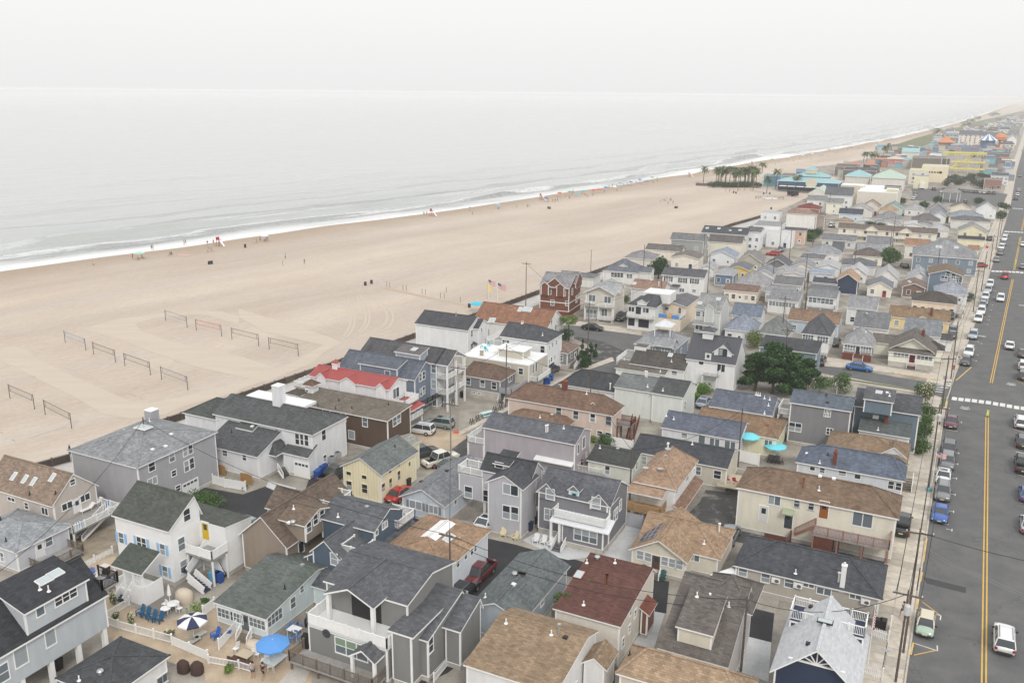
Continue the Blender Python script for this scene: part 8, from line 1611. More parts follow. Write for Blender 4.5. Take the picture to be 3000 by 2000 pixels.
# bins, posts, towels
bmm=MB();bmm.tube((0,0,0),(0,0,1.0),.34,.36,10);BIN=bmm.mesh('barrel',mat('dark_barrel',(.03,.03,.035),.7),uv=False);lm_=MB();lm_.tube((0,0,1.0),(0,0,1.08),.38,.3,10);LID=lm_.mesh('lid',mat('dark_barrel',(.03,.03,.035),.7),uv=False)
for x,y,l in((*F1(795,990),'left dark litter barrel of the mid beach pair'),(*F1(848,975),'right dark litter barrel of the mid beach pair'),(*F0(1802,515),'left dark barrel of the pair below the lifeguard stand'),(*F0(1824,512),'right dark barrel of the pair below the lifeguard stand'),(*F0(2112,366),'single dark barrel right of the lifeguard stand'),(1606,612,'left dark barrel of the pair before the umbrellas'),(1611,613,'right dark barrel of the pair before the umbrellas'),(2149,566,'left dark barrel below the palms'),(2156,568,'right dark barrel below the palms'),(2237,570,'dark barrel left of the beach bar'),(2255,570,'dark barrel nearer the beach bar'),(1978,611,'left of the two dark barrels on open sand'),(1983,611,'right of the two dark barrels on open sand'),(2259,614,'dark barrel beside the beach entrance'),(1200+457/2.613,850+135/2.613,'dark barrel by the turquoise umbrella at the clubhouse')):
 t=TG('litter_barrel',l,'litter barrel',bpt(x,y),0,'litter barrels on the sand');link('barrel',BIN,t);link('lid',LID,t)
tw=MB();tw.box(-1.7,-.6,0,1.7,.6,.03);tag(tw.bd('beach_towel',mat('pink_towel',(.7,.35,.33),.9),loc=bpt(*F0(1582,432))),'long pink and white towel spread near the shore','towel')
ps=MB();ps.tube((0,0,-.2),(0,0,1.5),.06,n=6);PSM=ps.mesh('sand_post',WOODD,uv=False)
for i,(x,y)in enumerate(((980,1003),(1005,1005),(1120,1032),(1149,1037),(1285,1065),(1313,1070),(1443,1098),(1475,1103),(1613,1133),(84,820),(1493,1050))):o=link('sand_post',PSM,None,bpt(*F1(x,y)));tag(o,'thin post of the sand path, %s from the sea end'%['first','second','third','fourth','fifth','sixth','seventh','eighth','ninth','lone one out left,','lone stake off the line,'][i],'post','posts across the sand')
F(800,500,2.94);pth=MB();a,b_,c_=G(960,1010,-.04),G(1300,1085,-.04),G(1680,1165,-.04)
for p,q in((a,b_),(b_,c_)):d=(q-p).normalized();n=VX((d.y,-d.x,0));p.z=q.z=-.012;pth.poly([p-n*.9,p+n*.9,q+n*.9,q-n*.9])
tag(pth.bd('beach_mat_path',mat('faded_mat',(.42,.34,.27),.9,noise=.15)),kind='structure')
# flags
FRED=mat('flag_red',(.45,.03,.05),.8);FWHT=mat('flag_white',(.75,.74,.74),.8);FBLU=mat('flag_blue',(.03,.04,.16),.8);YLW=mat('flag_yellow',(.8,.6,.02),.8)
def us_flag(loc,rz,label,h=9.0,w=1.8,hh=1.1,pole_=True,tilt=0):
 t=TG('flag',label,'flag',loc,rdn(rz))
 if pole_:p=MB();p.tube((0,0,0),(0,0,h+.15),.06,.03,8);p.lathe((0,0,h+.15),[(0,-.05),(.09,.04),(0,.13)],8);p.bd('flag_pole',WT,t)
 f=MB();n=10;zz=lambda u:h-.12*math.sin(u*3)-tilt*u*w;yy=lambda u:.12*math.sin(u*7)
 for s in range(13):
  for i in range(n):
   u0,u1=i/n,(i+1)/n;z0=-hh*s/13;z1=-hh*(s+1)/13;c=(s%2);
   if u1<=.41 and s<7:c=2
   f.poly([(u0*w,yy(u0),zz(u0)+z1),(u1*w,yy(u1),zz(u1)+z1),(u1*w,yy(u1),zz(u1)+z0),(u0*w,yy(u0),zz(u0)+z0)],c)
 o=f.bd('flag_cloth',[FRED,FWHT,FBLU],t);st=MB()
 for r_ in range(5):
  for c_ in range(6):u=.035+.065*c_;x=u*w;z=zz(u)-hh*(.05+.1*r_);st.box(x-.018*w/1.8,yy(u)-.012,z-.02,x+.018*w/1.8,yy(u)+.012,z+.02)
 st.bd('stars',FWHT,o);return t
us_flag(bpt(*F1(1935,1130)),-20,'nearer American flag on a tall white pole at the clubhouse',h=4.9,w=2.1,hh=1.3,tilt=.25);us_flag(bpt(*F1(1853,1110)),-20,'further American flag flying by the clubhouse on the sand',h=5.2,w=1.9,hh=1.1,tilt=.25)
t=TG('feather_flag','yellow feather banner drooping beside the two American flags','banner',bpt(*F1(1845,1110)));p=MB();p.tube((0,0,0),(0,0,4.6),.04,n=6);p.bd('flag_pole',STEEL,t);p=MB();p.poly([(0,0,4.5),(.8,.05,3.2),(.9,.05,1.6),(.45,0,2.4)]);p.bd('flag_cloth',YLW,t)
F(2300,1300,2.24);us_flag(G(948,300)+VX((.2,0,0)),-10,'American flag hung from the dark curbside pole over parked cars',h=5.6,w=1.3,hh=.8,pole_=True,tilt=.3);us_flag(G(540,1450),60,'limp American flag on a white pole in the corner garden by the picket fence',h=6.0,w=1.0,hh=1.7,tilt=1.2)
F(2250,850,2.613);us_flag(G(1440,600),-30,'small red and white flag at the kerb beside the fire hydrant',h=2.6,w=.8,hh=.5);us_flag(G(525,790),-30,'small flag between the two garden bushes south of the side street',h=2.4,w=1.0,hh=.6)
# -- patio furniture
def adir(loc,rz,col,label,group='adirondack chairs'):
 k=('adir',col)
 if k not in WMC:
  m=mat('chair_paint',col,.5,key=('ch',col));s=MB();s.bar((0,-.42,.36),(0,.12,.24),.55,.03);b=MB()
  for i in range(5):b.bar(((i-2)*.11,.08,.22),((i-2)*.125,.42,1.02-.04*abs(i-2)),.1,.025)
  l=MB();l.box(-.04,-.04,0,.04,.04,.55);ar=MB();ar.box(-.06,-.42,.55,.06,.2,.58);rl=MB();rl.bar((0,.25,.0),(0,-.2,.38),.05,.1)
  WMC[k]=[q.mesh(n,m,uv=False)for q,n in((s,'seat'),(b,'backrest'),(l,'leg'),(ar,'armrest'),(rl,'leg'))]
 q=WMC[k];t=TG('adirondack_chair',label,'chair',loc,rdn(rz),group);link('seat',q[0],t);link('backrest',q[1],t)
 for s in(-.3,.3):link('leg',q[2],t,(s,-.38,0));link('armrest',q[3],t,(s,0,0));link('leg',q[4],t,(s*.8,0,0))
 return t
NVY,SKY_,CRM_,GRNC,WHT=(.02,.07,.16),(.04,.28,.62),(.66,.58,.38),(.02,.10,.10),(.72,.72,.72)
F(0,1300,2.24)
for i,(x,y)in enumerate(((930,1120),(967,1135),(1008,1155),(1052,1165))):adir(G(x,y),-28,(.02,.10,.20),'dark blue adirondack chair, %s in the row of four on the patio'%['first','second','third','last'][i])
adir(G(605,875),20,(.02,.10,.35),'royal blue adirondack chair beside a white one at the side fence');adir(G(645,880),-10,WHT,'white adirondack chair beside the royal blue one');adir(G(1420,1270),-40,(.02,.12,.45),'royal blue adirondack chair facing the striped umbrella');adir(G(1490,1275),-120,(.02,.12,.45),'royal blue adirondack chair turned sideways by the white side fence')
F(1200,1300,2.24)
for i,(x,y)in enumerate(((830,645),(880,655),(928,672))):adir(G(x,y),-20-6*i,WHT,'white adirondack chair, %s of three on the pale terrace'%['left','middle','right'][i])
adir(G(615,605),-10,CRM_,'cream adirondack chair left of the small table');adir(G(695,628),-45,CRM_,'cream adirondack chair right of the small table')
adir(G(1033,400,3.62),-26,SKY_,'bright blue adirondack chair left of the turquoise balcony door');adir(G(1143,425,3.62),-30,SKY_,'bright blue adirondack chair right of the turquoise balcony door')
F(1800,1300,2.24);adir(G(188,855),-26,GRNC,'dark green adirondack chair left of the cream cottage steps');adir(G(315,890),-26,GRNC,'dark green adirondack chair right of the cream cottage steps')
def table(loc,rz,r,h,col,label,square=True,glass=False,cat='table'):
 t=TG('patio_table',label,cat,loc,rdn(rz));m=mat('table_paint',col,.4,key=('tb',col));a=MB()
 if square:a.box(-r,-r*.8,h-.04,r,r*.8,h)
 else:a.tube((0,0,h-.04),(0,0,h),r,n=20)
 a.bd('table_top',m,t);l=MB();l.tube((0,0,0),(0,0,h-.04),.03,n=6);lm=l.mesh('leg',m,uv=False)
 for x in(-1,1):
  for y in(-1,1):link('leg',lm,t,(x*r*(.9 if square else.6),y*r*(.7 if square else.6),0))
def chair(loc,rz,col,label,group='patio chairs',h=.45,cush=None):
 k=('pch',col,h)
 if k not in WMC:
  m=mat('chair_frame',col,.5,key=('cf',col));s=MB();s.box(-.24,-.24,h-.04,.24,.24,h);b=MB();b.bar((0,.22,h),(0,.32,h+.5),.46,.04);l=MB();l.box(-.02,-.02,0,.02,.02,h)
  WMC[k]=[q.mesh(n,m,uv=False)for q,n in((s,'seat'),(b,'backrest'),(l,'leg'))]
 q=WMC[k];t=TG('patio_chair',label,'chair',loc,rdn(rz),group);link('seat',q[0],t);link('backrest',q[1],t)
 for x in(-.21,.21):
  for y in(-.21,.21):link('leg',q[2],t,(x,y,0))
def lounger(loc,rz,col,label):
 t=TG('sun_lounger',label,'sun lounger',loc,rdn(rz));m=mat('lounger_sling',col,.7,key=('lg',col));s=MB();s.box(-.32,-.9,.32,.32,.4,.36);s.bd('seat',m,t);b=MB();b.bar((0,.4,.34),(0,1.0,.75),.64,.04);b.bd('backrest',m,t);l=MB();l.box(-.025,-.025,0,.025,.025,.33);lm=l.mesh('leg',m,uv=False)
 for x in(-.3,.3):
  for y in(-.8,.4):link('leg',lm,t,(x,y,0))
def box_thing(name,loc,rz,size,m,label,cat,lid=None,lidm=None):
 t=TG(name,label,cat,loc,rdn(rz));a=MB();x,y,z=size;a.box(-x/2*.88,-y/2*.88,0,x/2*.88,y/2*.88,.05);b0=len(a.v);a.v+=[(-x/2*.86,-y/2*.86,.05),(x/2*.86,-y/2*.86,.05),(x/2*.86,y/2*.86,.05),(-x/2*.86,y/2*.86,.05),(-x/2,-y/2,z),(x/2,-y/2,z),(x/2,y/2,z),(-x/2,y/2,z)]
 for f in((0,1,5,4),(1,2,6,5),(2,3,7,6),(3,0,4,7),(4,5,6,7)):a.f.append(tuple(b0+i for i in f));a.m.append(0)
 a.bd('bin_body' if cat=='bin' else 'case',m,t)
 if lid:l=MB();l.box(-x/2-.02,-y/2-.02,z,x/2+.02,y/2+.04,z+.05);l.bar((-x/2,y/2+.02,z-.02),(x/2,y/2+.02,z-.02),.06);l.bd('lid',lidm or m,t)
 return t
BLB=mat('blue_bin_plastic',(.02,.08,.30),.5);BKB=mat('black_bin_plastic',(.02,.02,.022),.5)
def bins(lst,m,word,where):
 for i,(x,y)in enumerate(lst):box_thing('wheelie_bin',G(x,y),random.choice([-26,64,154]),(.6,.7,1.05),m,'%s wheelie bin %s, %s'%(word,where,['first along','second along','third along','fourth along','fifth along'][i]if len(lst)>1 else 'standing alone'),'bin',True)
F(600,1300,2.24);bins([(738,225),(752,210),(775,190),(790,180)],BLB,'blue','beside the white garage');bins([(1368,485)],BLB,'blue','in front of the pale blue cottage');bins([(1345,455)],BKB,'black','in front of the pale blue cottage');bins([(1335,275)],BKB,'black','at the back corner of the cream yellow house')
F(1200,850,2.613);bins([(1010,715),(1035,718),(1062,715),(1085,690)],BLB,'blue','on the lane by the black car');bins([(835,790),(855,790)],BKB,'black','beside the grey cottage carport');bins([(405,820)],BKB,'black','beside the street balcony house')
F(0,1300,2.24);bins([(385,1475)],BKB,'black','under the house on pillars');bins([(1425,900),(1445,905)],BLB,'blue','under the white house side steps');bins([(1400,895)],mat('sky_blue_bin',(.15,.4,.6),.5),'sky blue','under the white house side steps')
F(1200,1300,2.24);bins([(790,565)],mat('navy_bin',(.02,.03,.07),.5),'navy','in the gap beside the charcoal dormer house');bins([(820,520),(835,500)],BKB,'black','deep in the gap beside the charcoal dormer house')
F(2300,1300,2.24);bins([(600,1210),(640,1215)],BKB,'black','behind the picket fence')
F(0,1300,2.24)
umb(G(1272,1270),1.45,((.03,.04,.09),(.72,.72,.72)),'navy and white striped patio umbrella with a spike top',z=2.3);umb(G(1120,1075),.9,(WHT,),'closed white patio umbrella over the round table',z=2.6,closed=True)
table(G(705,930),-26,.75,.74,(.50,.58,.72),'pale blue table at the side fence under a cloth');table(G(1090,1110),0,.5,.6,WHT,'small white round side table at the end of the blue chairs',False);table(G(1140,1085),0,.6,.72,WHT,'round white table under the closed umbrella',False)
for i,(x,y,a)in enumerate(((680,945,-60),(700,958,-20),(740,950,20),(725,905,160))):chair(G(x,y),a,(.16,.25,.42),'blue and white folding chair at the pale blue table, %s'%['left side','front left','front right','back'][i])
for i,(x,y,a)in enumerate(((1110,1090,-90),(1180,1100,60),(1165,1075,120),(1085,1070,-120))):chair(G(x,y),a,WHT,'white wire chair around the closed umbrella table, %s'%['left','right','back right','back left'][i])
lounger(G(1300,1275),150,(.45,.47,.44),'grey sun lounger under the striped umbrella');lounger(G(1260,1315),150,(.42,.42,.38),'grey sun lounger nearest the white vinyl fence')
def cover(px,py,w,d,h,col,label,m=None,rz=-26):
 g=G(px,py);t=TG('covered_grill',label,'covered grill',g,rdn(rz));a=MB();n=12;prof=[(.5,0),(.52,h*.35),(.46,h*.75),(.30,h*.95),(0,h)]
 a.lathe((0,0,0),prof,n);a.v=[(v[0]*w*(1+.06*math.sin(i*2.3)),v[1]*d*(1+.06*math.cos(i*1.7)),v[2])for i,v in enumerate(a.v)];a.bd('cover',m or mat('cover_cloth',col,.9,key=('cv',col)),t,smooth=True)
cover(1212,1025,2.0,1.5,1.25,(.52,.45,.36),'beige fabric covered barbecue beside the white house stairs');cover(1205,1490,1.2,1.0,1.1,(.06,.035,.03),'dark brown covered armchair, left of the bottom edge pair');cover(1295,1500,1.2,1.1,1.1,(.06,.035,.03),'dark brown covered armchair, right of the bottom edge pair')
box_thing('gas_grill',G(697,850),-26,(.9,.55,.95),BKB,'black gas grill with a pale open lid near the side fence','grill',True,mat('pale_lid',(.6,.55,.5),.5));umb(G(468,120-0),.6,((.02,.04,.12),),'closed navy umbrella behind the tan skylight roof',z=2.6,closed=True)
F(600,1300,2.24)
umb(G(455,1440),1.55,((.10,.28,.62),),'large cornflower blue patio umbrella over a glass table',z=2.5);table(G(460,1450),64,.95,.74,(.55,.6,.6),'long glass topped patio table under the blue umbrella');table(G(268,1410),-26,.7,.6,(.45,.38,.28),'stone topped fire table in the middle of the wicker seating');table(G(592,1270),-26,.6,1.0,WHT,'tall white square bar table');
for i,(x,y,a)in enumerate(((205,1365,-30),(345,1400,80),(500,1375,130),(430,1480,20),(390,1440,-90))):chair(G(x,y),a,WHT,'white lounge chair %s'%['at the left of the fire table','at the right of the fire table','behind the glass table','in front of the glass table','at the end of the glass table'][i])
for i,(x,y,a)in enumerate(((552,1240,-90),(618,1225,170),(570,1310,0),(618,1300,60))):chair(G(x,y),a,(.10,.18,.34),'blue and white tall bar stool, %s of the white bar table'%['left','back','front left','front right'][i],h=.72)
cover(335,1345,2.2,1.4,.8,(.55,.47,.38),'beige covered bench by the mint cottage steps');cover(665,1330,.9,.7,1.5,(.02,.02,.02),'tall black covered grill beside the bar table');cover(680,1195,.8,.6,1.0,(.02,.02,.02),'black covered cart against the mint cottage')
t=TG('wicker_sofa','curved brown wicker sofa beside the fire table','sofa',G(240,1440),rdn(-26));m=MB();m.box(-1.1,-.4,0,1.1,.35,.4);m.bd('seat',mat('wicker',(.09,.05,.035),.9,noise=.3,nscale=20),t);m=MB();m.box(-1.15,-.55,0,1.15,-.4,.75);m.bd('backrest',mat('wicker',(.09,.05,.035),.9),t)
F(1700,850,2.613)
umb(G(1290,1215,1.2),1.5,((.16,.58,.66),),'turquoise umbrella over the small raised deck',z=2.4);umb(G(1485,1290),1.6,((.16,.58,.66),),'larger turquoise umbrella over the black dining set',z=2.4);umb(G(458,850,2.66),.7,((.25,.03,.03),),'closed maroon umbrella on the redwood back deck',z=2.2,closed=True);umb(G(568,965),.7,((.03,.05,.09),),'closed navy umbrella beside the green barn like house',z=2.6,closed=True)
table(G(1480,1310),-26,.8,.74,(.05,.05,.05),'black dining table under the larger turquoise umbrella');[chair(G(1445+i*32,1320+i*4),-26 if i%2 else 150,(.04,.04,.045),'black dining chair under the larger turquoise umbrella, %s'%['leftmost','second','third','rightmost'][i])for i in range(4)]
# pool / spa
t=TG('hot_tub','pale turquoise hot tub with a white rim behind the farmhouse','hot tub',G(915,715),rdn(-26));m=MB();m.box(-1.2,-1.1,0,1.2,1.1,.8);m.bd('shell',WT,t);m=MB();m.box(-1.0,-.9,.8,1.0,.9,.83);m.bd('water',mat('spa_water',(.35,.62,.65),.1),t)
F(1200,850,2.613);umb(G(513,165),1.6,((.06,.45,.60),),'turquoise umbrella at the beach entrance behind the clubhouse',z=2.4)
for i,(x,y)in enumerate(((552,445),(610,430),(590,470))):chair(G(x,y,5.35),40*i,(.05,.42,.48),'turquoise chair on the white roof terrace, %s'%['left','back right','front right'][i])
t=TG('picnic_table','pale turquoise picnic table at the edge of the gravel lot','table',G(590,965),rdn(38));m=MB();m.box(-1.1,-.4,.7,1.1,.4,.75);m.bd('table_top',mat('pale_turquoise',(.45,.65,.68),.6),t);m=MB();m.box(-1.1,-.8,.4,1.1,-.55,.44);bm2=m.mesh('bench',mat('pale_turquoise',(.45,.65,.68),.6),uv=False);link('bench',bm2,t);link('bench',bm2,t,(0,1.35,0));m=MB();m.bar((0,-.7,0),(0,.1,.7),.08);m.bar((0,.7,0),(0,-.1,.7),.08);lg=m.mesh('leg',mat('pale_turquoise',(.45,.65,.68),.6),uv=False);link('leg',lg,t,(-.8,0,0));link('leg',lg,t,(.8,0,0))
for i,(x,y)in enumerate(((475,1025),(518,1000),(652,930),(697,915))):
 t=TG('a_frame_sign','black A frame barricade beside the lane, %s from the left'%['first','second','third','fourth'][i],'barricade',G(x,y),rdn(40));m=MB();[m.bar((s*.3,-.3,0),(0+s*.2,0,1.0),.06)for s in(-1,1)];[m.bar((s*.3,.3,0),(0+s*.2,0,1.0),.06)for s in(-1,1)];m.bar((-.25,-.15,.5),(.25,-.15,.5),.2,.04);m.bd('frame',BLACK,t)
for i,(x,y)in enumerate(((347,1092),(365,1092))):t=TG('traffic_cone','orange traffic cone at the lot corner, %s one'%['left','right'][i],'traffic cone',G(x,y));m=MB();m.lathe((0,0,0),[(.22,.03),(.16,.05),(.03,.7),(0,.72)],10);m.bd('cone',mat('cone_orange',(.7,.12,.03),.6),t);m=MB();m.box(-.25,-.25,0,.25,.25,.03);m.bd('base',mat('cone_orange',(.7,.12,.03),.6),t)
F(2250,850,2.613)
t=TG('fire_hydrant','red fire hydrant on the corner beside the timber pole','fire hydrant',G(1422,605));m=MB();m.lathe((0,0,0),[(.2,0),(.2,.06),(.13,.08),(.13,.6),(.18,.62),(.14,.78),(.03,.86),(0,.88)],12);m.bd('barrel',mat('hydrant_red',(.4,.02,.03),.5),t);m=MB();m.tube((-.24,0,.48),(.24,0,.48),.07,n=8);m.bd('nozzle',mat('hydrant_red',(.4,.02,.03),.5),t)
t=TG('bollard_sign','yellow pedestrian crossing sign standing on the centre line','sign',G(1678,968),rdn(RD-90));m=MB();m.box(-.18,-.03,.15,.18,.03,1.15);m.bd('sign_panel',mat('sign_yellow',(.62,.66,.05),.6),t);m=MB();m.box(-.1,-.04,.45,.1,-.03,.85);m.bd('symbol',WT,t);m=MB();m.box(-.25,-.2,0,.25,.2,.12);m.bd('base',BLACK,t)
F(2450,600,3.92)
t=TG('bollard_sign','distant yellow crossing sign on the centre line at the second crosswalk','sign',G(2055,690),rdn(RF-90));m=MB();m.box(-.2,-.04,.15,.2,.04,1.6);m.bd('sign_panel',mat('sign_yellow',(.62,.66,.05),.6),t)
# parking sign, street signs
def sign(x,y,h,w,hh,col,label,rz=RD-90,shape='rect',text=None):
 t=TG('street_sign',label,'sign',G(x,y),rdn(rz));m=MB();m.tube((0,0,0),(0,0,h),.035,n=6);m.bd('sign_post',STEEL,t);m=MB()
 if shape=='oct':m.tube((0,-.06,h-w/2),(0,-.04,h-w/2),w/2,n=8)
 else:m.box(-w/2,-.06,h-hh,w/2,-.04,h)
 m.bd('sign_panel',mat('sign_face',col,.5,key=('sg',col)),t);return t
sign(1720,0+560,2.6,.8,.8,(.55,.04,.04),'red sign board outside the small orange roofed shop');F(2250,850,2.613);sign(1432,560,2.4,.6,.75,(.30,.30,.27),'grey backed street sign near the fire hydrant');sign(1345,745,2.2,.7,.7,(.35,.35,.35),'octagonal stop sign seen from behind at the crosswalk corner',shape='oct');F(2300,1300,2.24);sign(900,730,2.3,.3,.45,(.35,.34,.3),'small parking sign on the kerb by the tar patch');sign(650,1480,2.2,1.0,.3,(.6,.6,.6),'small pale street sign by the picket fence')
t=TG('bag','turquoise bag lying at the foot of the dark curbside pole','bag',G(942,303));m=MB();m.lathe((0,0,0),[(.3,0),(.42,.12),(.25,.3),(0,.35)],10);m.bd('bag_body',mat('turquoise_bag',(.08,.42,.46),.7),t)
# ---- fences
def fnc(pts,h,label,kind='vinyl',col=WT,seg=2.4,z=0,arch=False):
 """pts: photo points along the foot of the fence"""
 w=[G(p[0],p[1],z)for p in pts];t=TG('fence',label,'fence',w[0]);o=w[0];pm=MB();pm.box(-.06,-.06,0,.06,.06,h+.12);pm.box(-.08,-.08,h+.12,.08,.08,h+.17);pme=pm.mesh('post',col,uv=False);MSH={}
 for a,b in zip(w,w[1:]):
  L_=(b-a).length;n=max(1,round(L_/seg));ang=math.atan2((b-a).y,(b-a).x);sl=L_/n;k=round(sl,2)
  if k not in MSH:
   q=MB()
   if kind=='vinyl':q.bar((.07,0,h-.05),(sl-.07,0,h-.05),.05,.1);q.bar((.07,0,.12),(sl-.07,0,.12),.05,.1);q.box(.07,-.015,.15,sl-.07,.015,h-.08)
   elif kind=='rail':
    q.bar((.07,0,h-.05),(sl-.07,0,h-.05),.05,.08);q.bar((.07,0,.15),(sl-.07,0,.15),.05,.08)
    for i in range(1,int(sl/.14)):q.box(i*.14-.02,-.015,.15,i*.14+.02,.015,h-.06)
   elif kind=='board':[q.box(.07+i*(sl-.14)/8,-.02,.05,.07+(i+.92)*(sl-.14)/8,.02,h-(.05 if i%2 else.02))for i in range(8)]
   MSH[k]=q.mesh('panel',col if kind!='board' else col,uv=False)if q.f else None
  if kind=='picket':
   pk=MB();pk.v=[(-.045,-.015,0),(.045,-.015,0),(.045,-.015,h-.08),(0,-.015,h),(-.045,-.015,h-.08),(-.045,.015,0),(.045,.015,0),(.045,.015,h-.08),(0,.015,h),(-.045,.015,h-.08)];pk.f=[(0,1,2,3,4),(9,8,7,6,5),(0,5,6,1),(1,6,7,2),(2,7,8,3),(3,8,9,4),(4,9,5,0)];pk.m=[0]*7
   if 'picket' not in WMC or WMC['picket'][1]!=h:WMC['picket']=(pk.mesh('picket',col,uv=False),h)
   for i in range(int(L_/.16)):p=a.lerp(b,i*.16/L_)-o;link('picket',WMC['picket'][0],t,(p.x,p.y,0),ang)
   r=MB();r.bar(a-o+VX((0,0,.3)),b-o+VX((0,0,.3)),.04,.07);r.bar(a-o+VX((0,0,h-.3)),b-o+VX((0,0,h-.3)),.04,.07);r.bd('rail',col,t)
  for i in range(n+1):
   p=a.lerp(b,i/n)-o;link('post',pme,t,(p.x,p.y,0),ang)
   if i<n and MSH[k]:link('panel',MSH[k],t,(p.x,p.y,0),ang)
 return t
F(0,1300,2.24)
fnc([(655,1165),(780,1215),(1130,1310)],.95,'long low white vinyl fence along the sandy lane at the front of the patio','rail');fnc([(1130,1320),(1365,1420)],1.0,'low white vinyl panel fence continuing right of the dark post');fnc([(1370,1440),(1568,1475),(1650,1500)],.8,'thin white railing curving around the wicker seating patio','rail');fnc([(690,1160),(850,1060)],.9,'low white fence from the lane to the navy front steps','rail');fnc([(500,840),(740,720)],.8,'white picket fence between the white house and the sandy yard','picket',seg=2);fnc([(1335,1130),(1410,1075)],1.1,'white vinyl gate section by the glazed porch')
F(600,1300,2.24);fnc([(95,1350),(210,1225)],1.1,'white vinyl fence leading to the mint cottage steps');fnc([(-20,240),(130,285),(270,310)],1.3,'white vinyl fence behind the kerbed planting bed')
gw=mat('cedar_gate',(.38,.22,.09),.8,noise=.15,nscale=6)
def gate(x,y,label):
 t=TG('cedar_gate',label,'gate',G(x,y),rdn(GRID));bmz=MB();bmz.box(-.085,-.03,.05,.085,.03,1.45);me=bmz.mesh('board',gw)
 for i in range(10):o=link('board',me,t,(-.9+.2*i,0,.12*math.sin(math.pi*(i+.5)/10)))
gate(100,205,'golden cedar gate panel at the left of the white fenced yard');gate(275,265,'golden cedar gate panel at the right of the white fenced yard')
F(2300,1300,2.24);fnc([(520,1245),(675,1300)],1.1,'white picket fence behind the corner garden bins','picket',seg=2.5);fnc([(675,1300),(692,1200)],1.1,'short return of white picket fence at the pavement','picket',seg=2.5);fnc([(465,1490),(635,1550)],1.1,'white picket fence at the bottom edge beside the navy house','picket',seg=2.5)
F(1700,850,2.613);fnc([(830,860),(985,700),(990,640),(860,600)],1.7,'tall white vinyl fence around the hot tub yard');fnc([(1360,1240),(1480,1290),(1568,1310)],1.7,'tall white vinyl fence in front of the turquoise umbrellas')if False else None
fnc([(1220,1310),(1365,1345)],1.7,'white vinyl screen beside the red chair deck');fnc([(235,1190),(400,1225)],1.5,'white vinyl fence between the tan and moss roofed houses')
F(1800,1300,2.24);fnc([(55,530),(180,560),(240,460)],1.8,'grey vinyl privacy fence behind the pale terrace',col=mat('grey_vinyl',(.40,.41,.44),.5))
F(1200,1300,2.24);fnc([(1050,1480),(1210,1520),(1340,1568)],1.8,'dark board fence at the bottom between the tan roofs','board',col=WOODD);fnc([(160,1568),(350,1330)],.9,'white vinyl fence along the big grey balcony house','rail')
t=None
# deck party behind the lavender house
F(1700,850,2.613);
tt=TG('raised_deck','small white railed deck with people behind the lavender house','deck',G(80,1420),rdn(GRID));m=MB();m.box(-2.2,-1.6,.9,2.2,1.6,1.0);m.bd('deck_boards',mat('deck_boards',(.3,.29,.28),.8),tt)
m=MB();[m.bar(a,b,.06,.06)for a,b in(((-2.2,-1.6,2),(2.2,-1.6,2)),((2.2,-1.6,2),(2.2,1.6,2)),((-2.2,1.6,2),(2.2,1.6,2)))];[m.bar((-2.2+i*.2,-1.6,1),(-2.2+i*.2,-1.6,2),.03)for i in range(23)];[m.bar((2.2,-1.6+i*.2,1),(2.2,-1.6+i*.2,2),.03)for i in range(17)];m.bd('railing',WT,tt)
g0=G(80,1420);
for i,(dx,dy,s,b,l)in enumerate(((-1.2,.3,(.03,.04,.09),(.05,.05,.06),'person in navy seated at the left of the deck party'),(-.4,.9,(.12,.05,.08),(.03,.03,.03),'dark clad person seated at the back of the deck party'),(.3,.2,(.15,.3,.5),(.3,.3,.35),'person in light blue seated in the middle of the deck party'),(1.3,.8,(.5,.04,.05),(.1,.1,.12),'person in bright red seated at the right of the deck party'))):psn(g0+VX((dx,dy,1.0)),-26+40*i,'sit',s,b,l)
# raised yard deck with red chairs
h_=TG('raised_deck','pale timber deck with red chairs beside the long beige cottage','deck',G(1215,1530),rdn(GRID));m=MB();m.box(-2.6,-2,.9,2.6,2.6,1.0);m.bd('deck_boards',mat('pale_deck',(.5,.44,.33),.8),h_);m=MB();[m.bar(a,b,.08,.05)for a,b in(((-2.6,-2,1.9),(2.6,-2,1.9)),((2.6,-2,1.9),(2.6,2.6,1.9)),((-2.6,2.6,1.9),(2.6,2.6,1.9)))];[m.bar((-2.6+i*.26,-2,1),(-2.6+i*.26,-2,1.9),.04)for i in range(21)];m.bd('railing',mat('cream_rail',(.6,.55,.42),.7),h_)
for i,(dx,dy)in enumerate(((-1.5,.2),(-.6,-.4),(.9,1.0),(1.2,.2))):chair(G(1215,1530)+VX((dx,dy,1.0)),70*i,(.3,.03,.04),'dark red chair on the pale timber deck, %s'%['leftmost','second','third','rightmost'][i])
F(2300,1300,2.24);[chair(G(x,y,2.78),-26,c,'balcony chair on the redwood deck, '+l,'deck chairs')for x,y,c,l in((380,525,WHT,'white'),(430,535,(.25,.17,.12),'brown next to it'),(610,590,(.25,.17,.12),'brown at the far end'))]
F(0,1300,2.24)
lounger(G(572,440,1.98),-30,WHT,'white reclining chair on the railed deck, nearer the door');lounger(G(622,405,1.98),-30,WHT,'white reclining chair at the outer end of the railed deck')
tmat=mat('striped_towel',(.10,.25,.50),.9)
for i,(x,y)in enumerate(((452,545),(512,535),(705,395))):t=TG('striped_towel','blue striped towel hung over the white deck rail, %s'%['left','second','far corner one'][i],'towel',G(x,y,2.5),rdn(GRID if i==0 else 64));[(lambda m:(m.box(-.45+.15*k,-.1,-.55,-.45+.15*(k+1),-.06,.48),m.bd('towel_stripe',tmat if k%2 else WT,t)))(MB())for k in range(6)]
F(1200,1300,2.24)
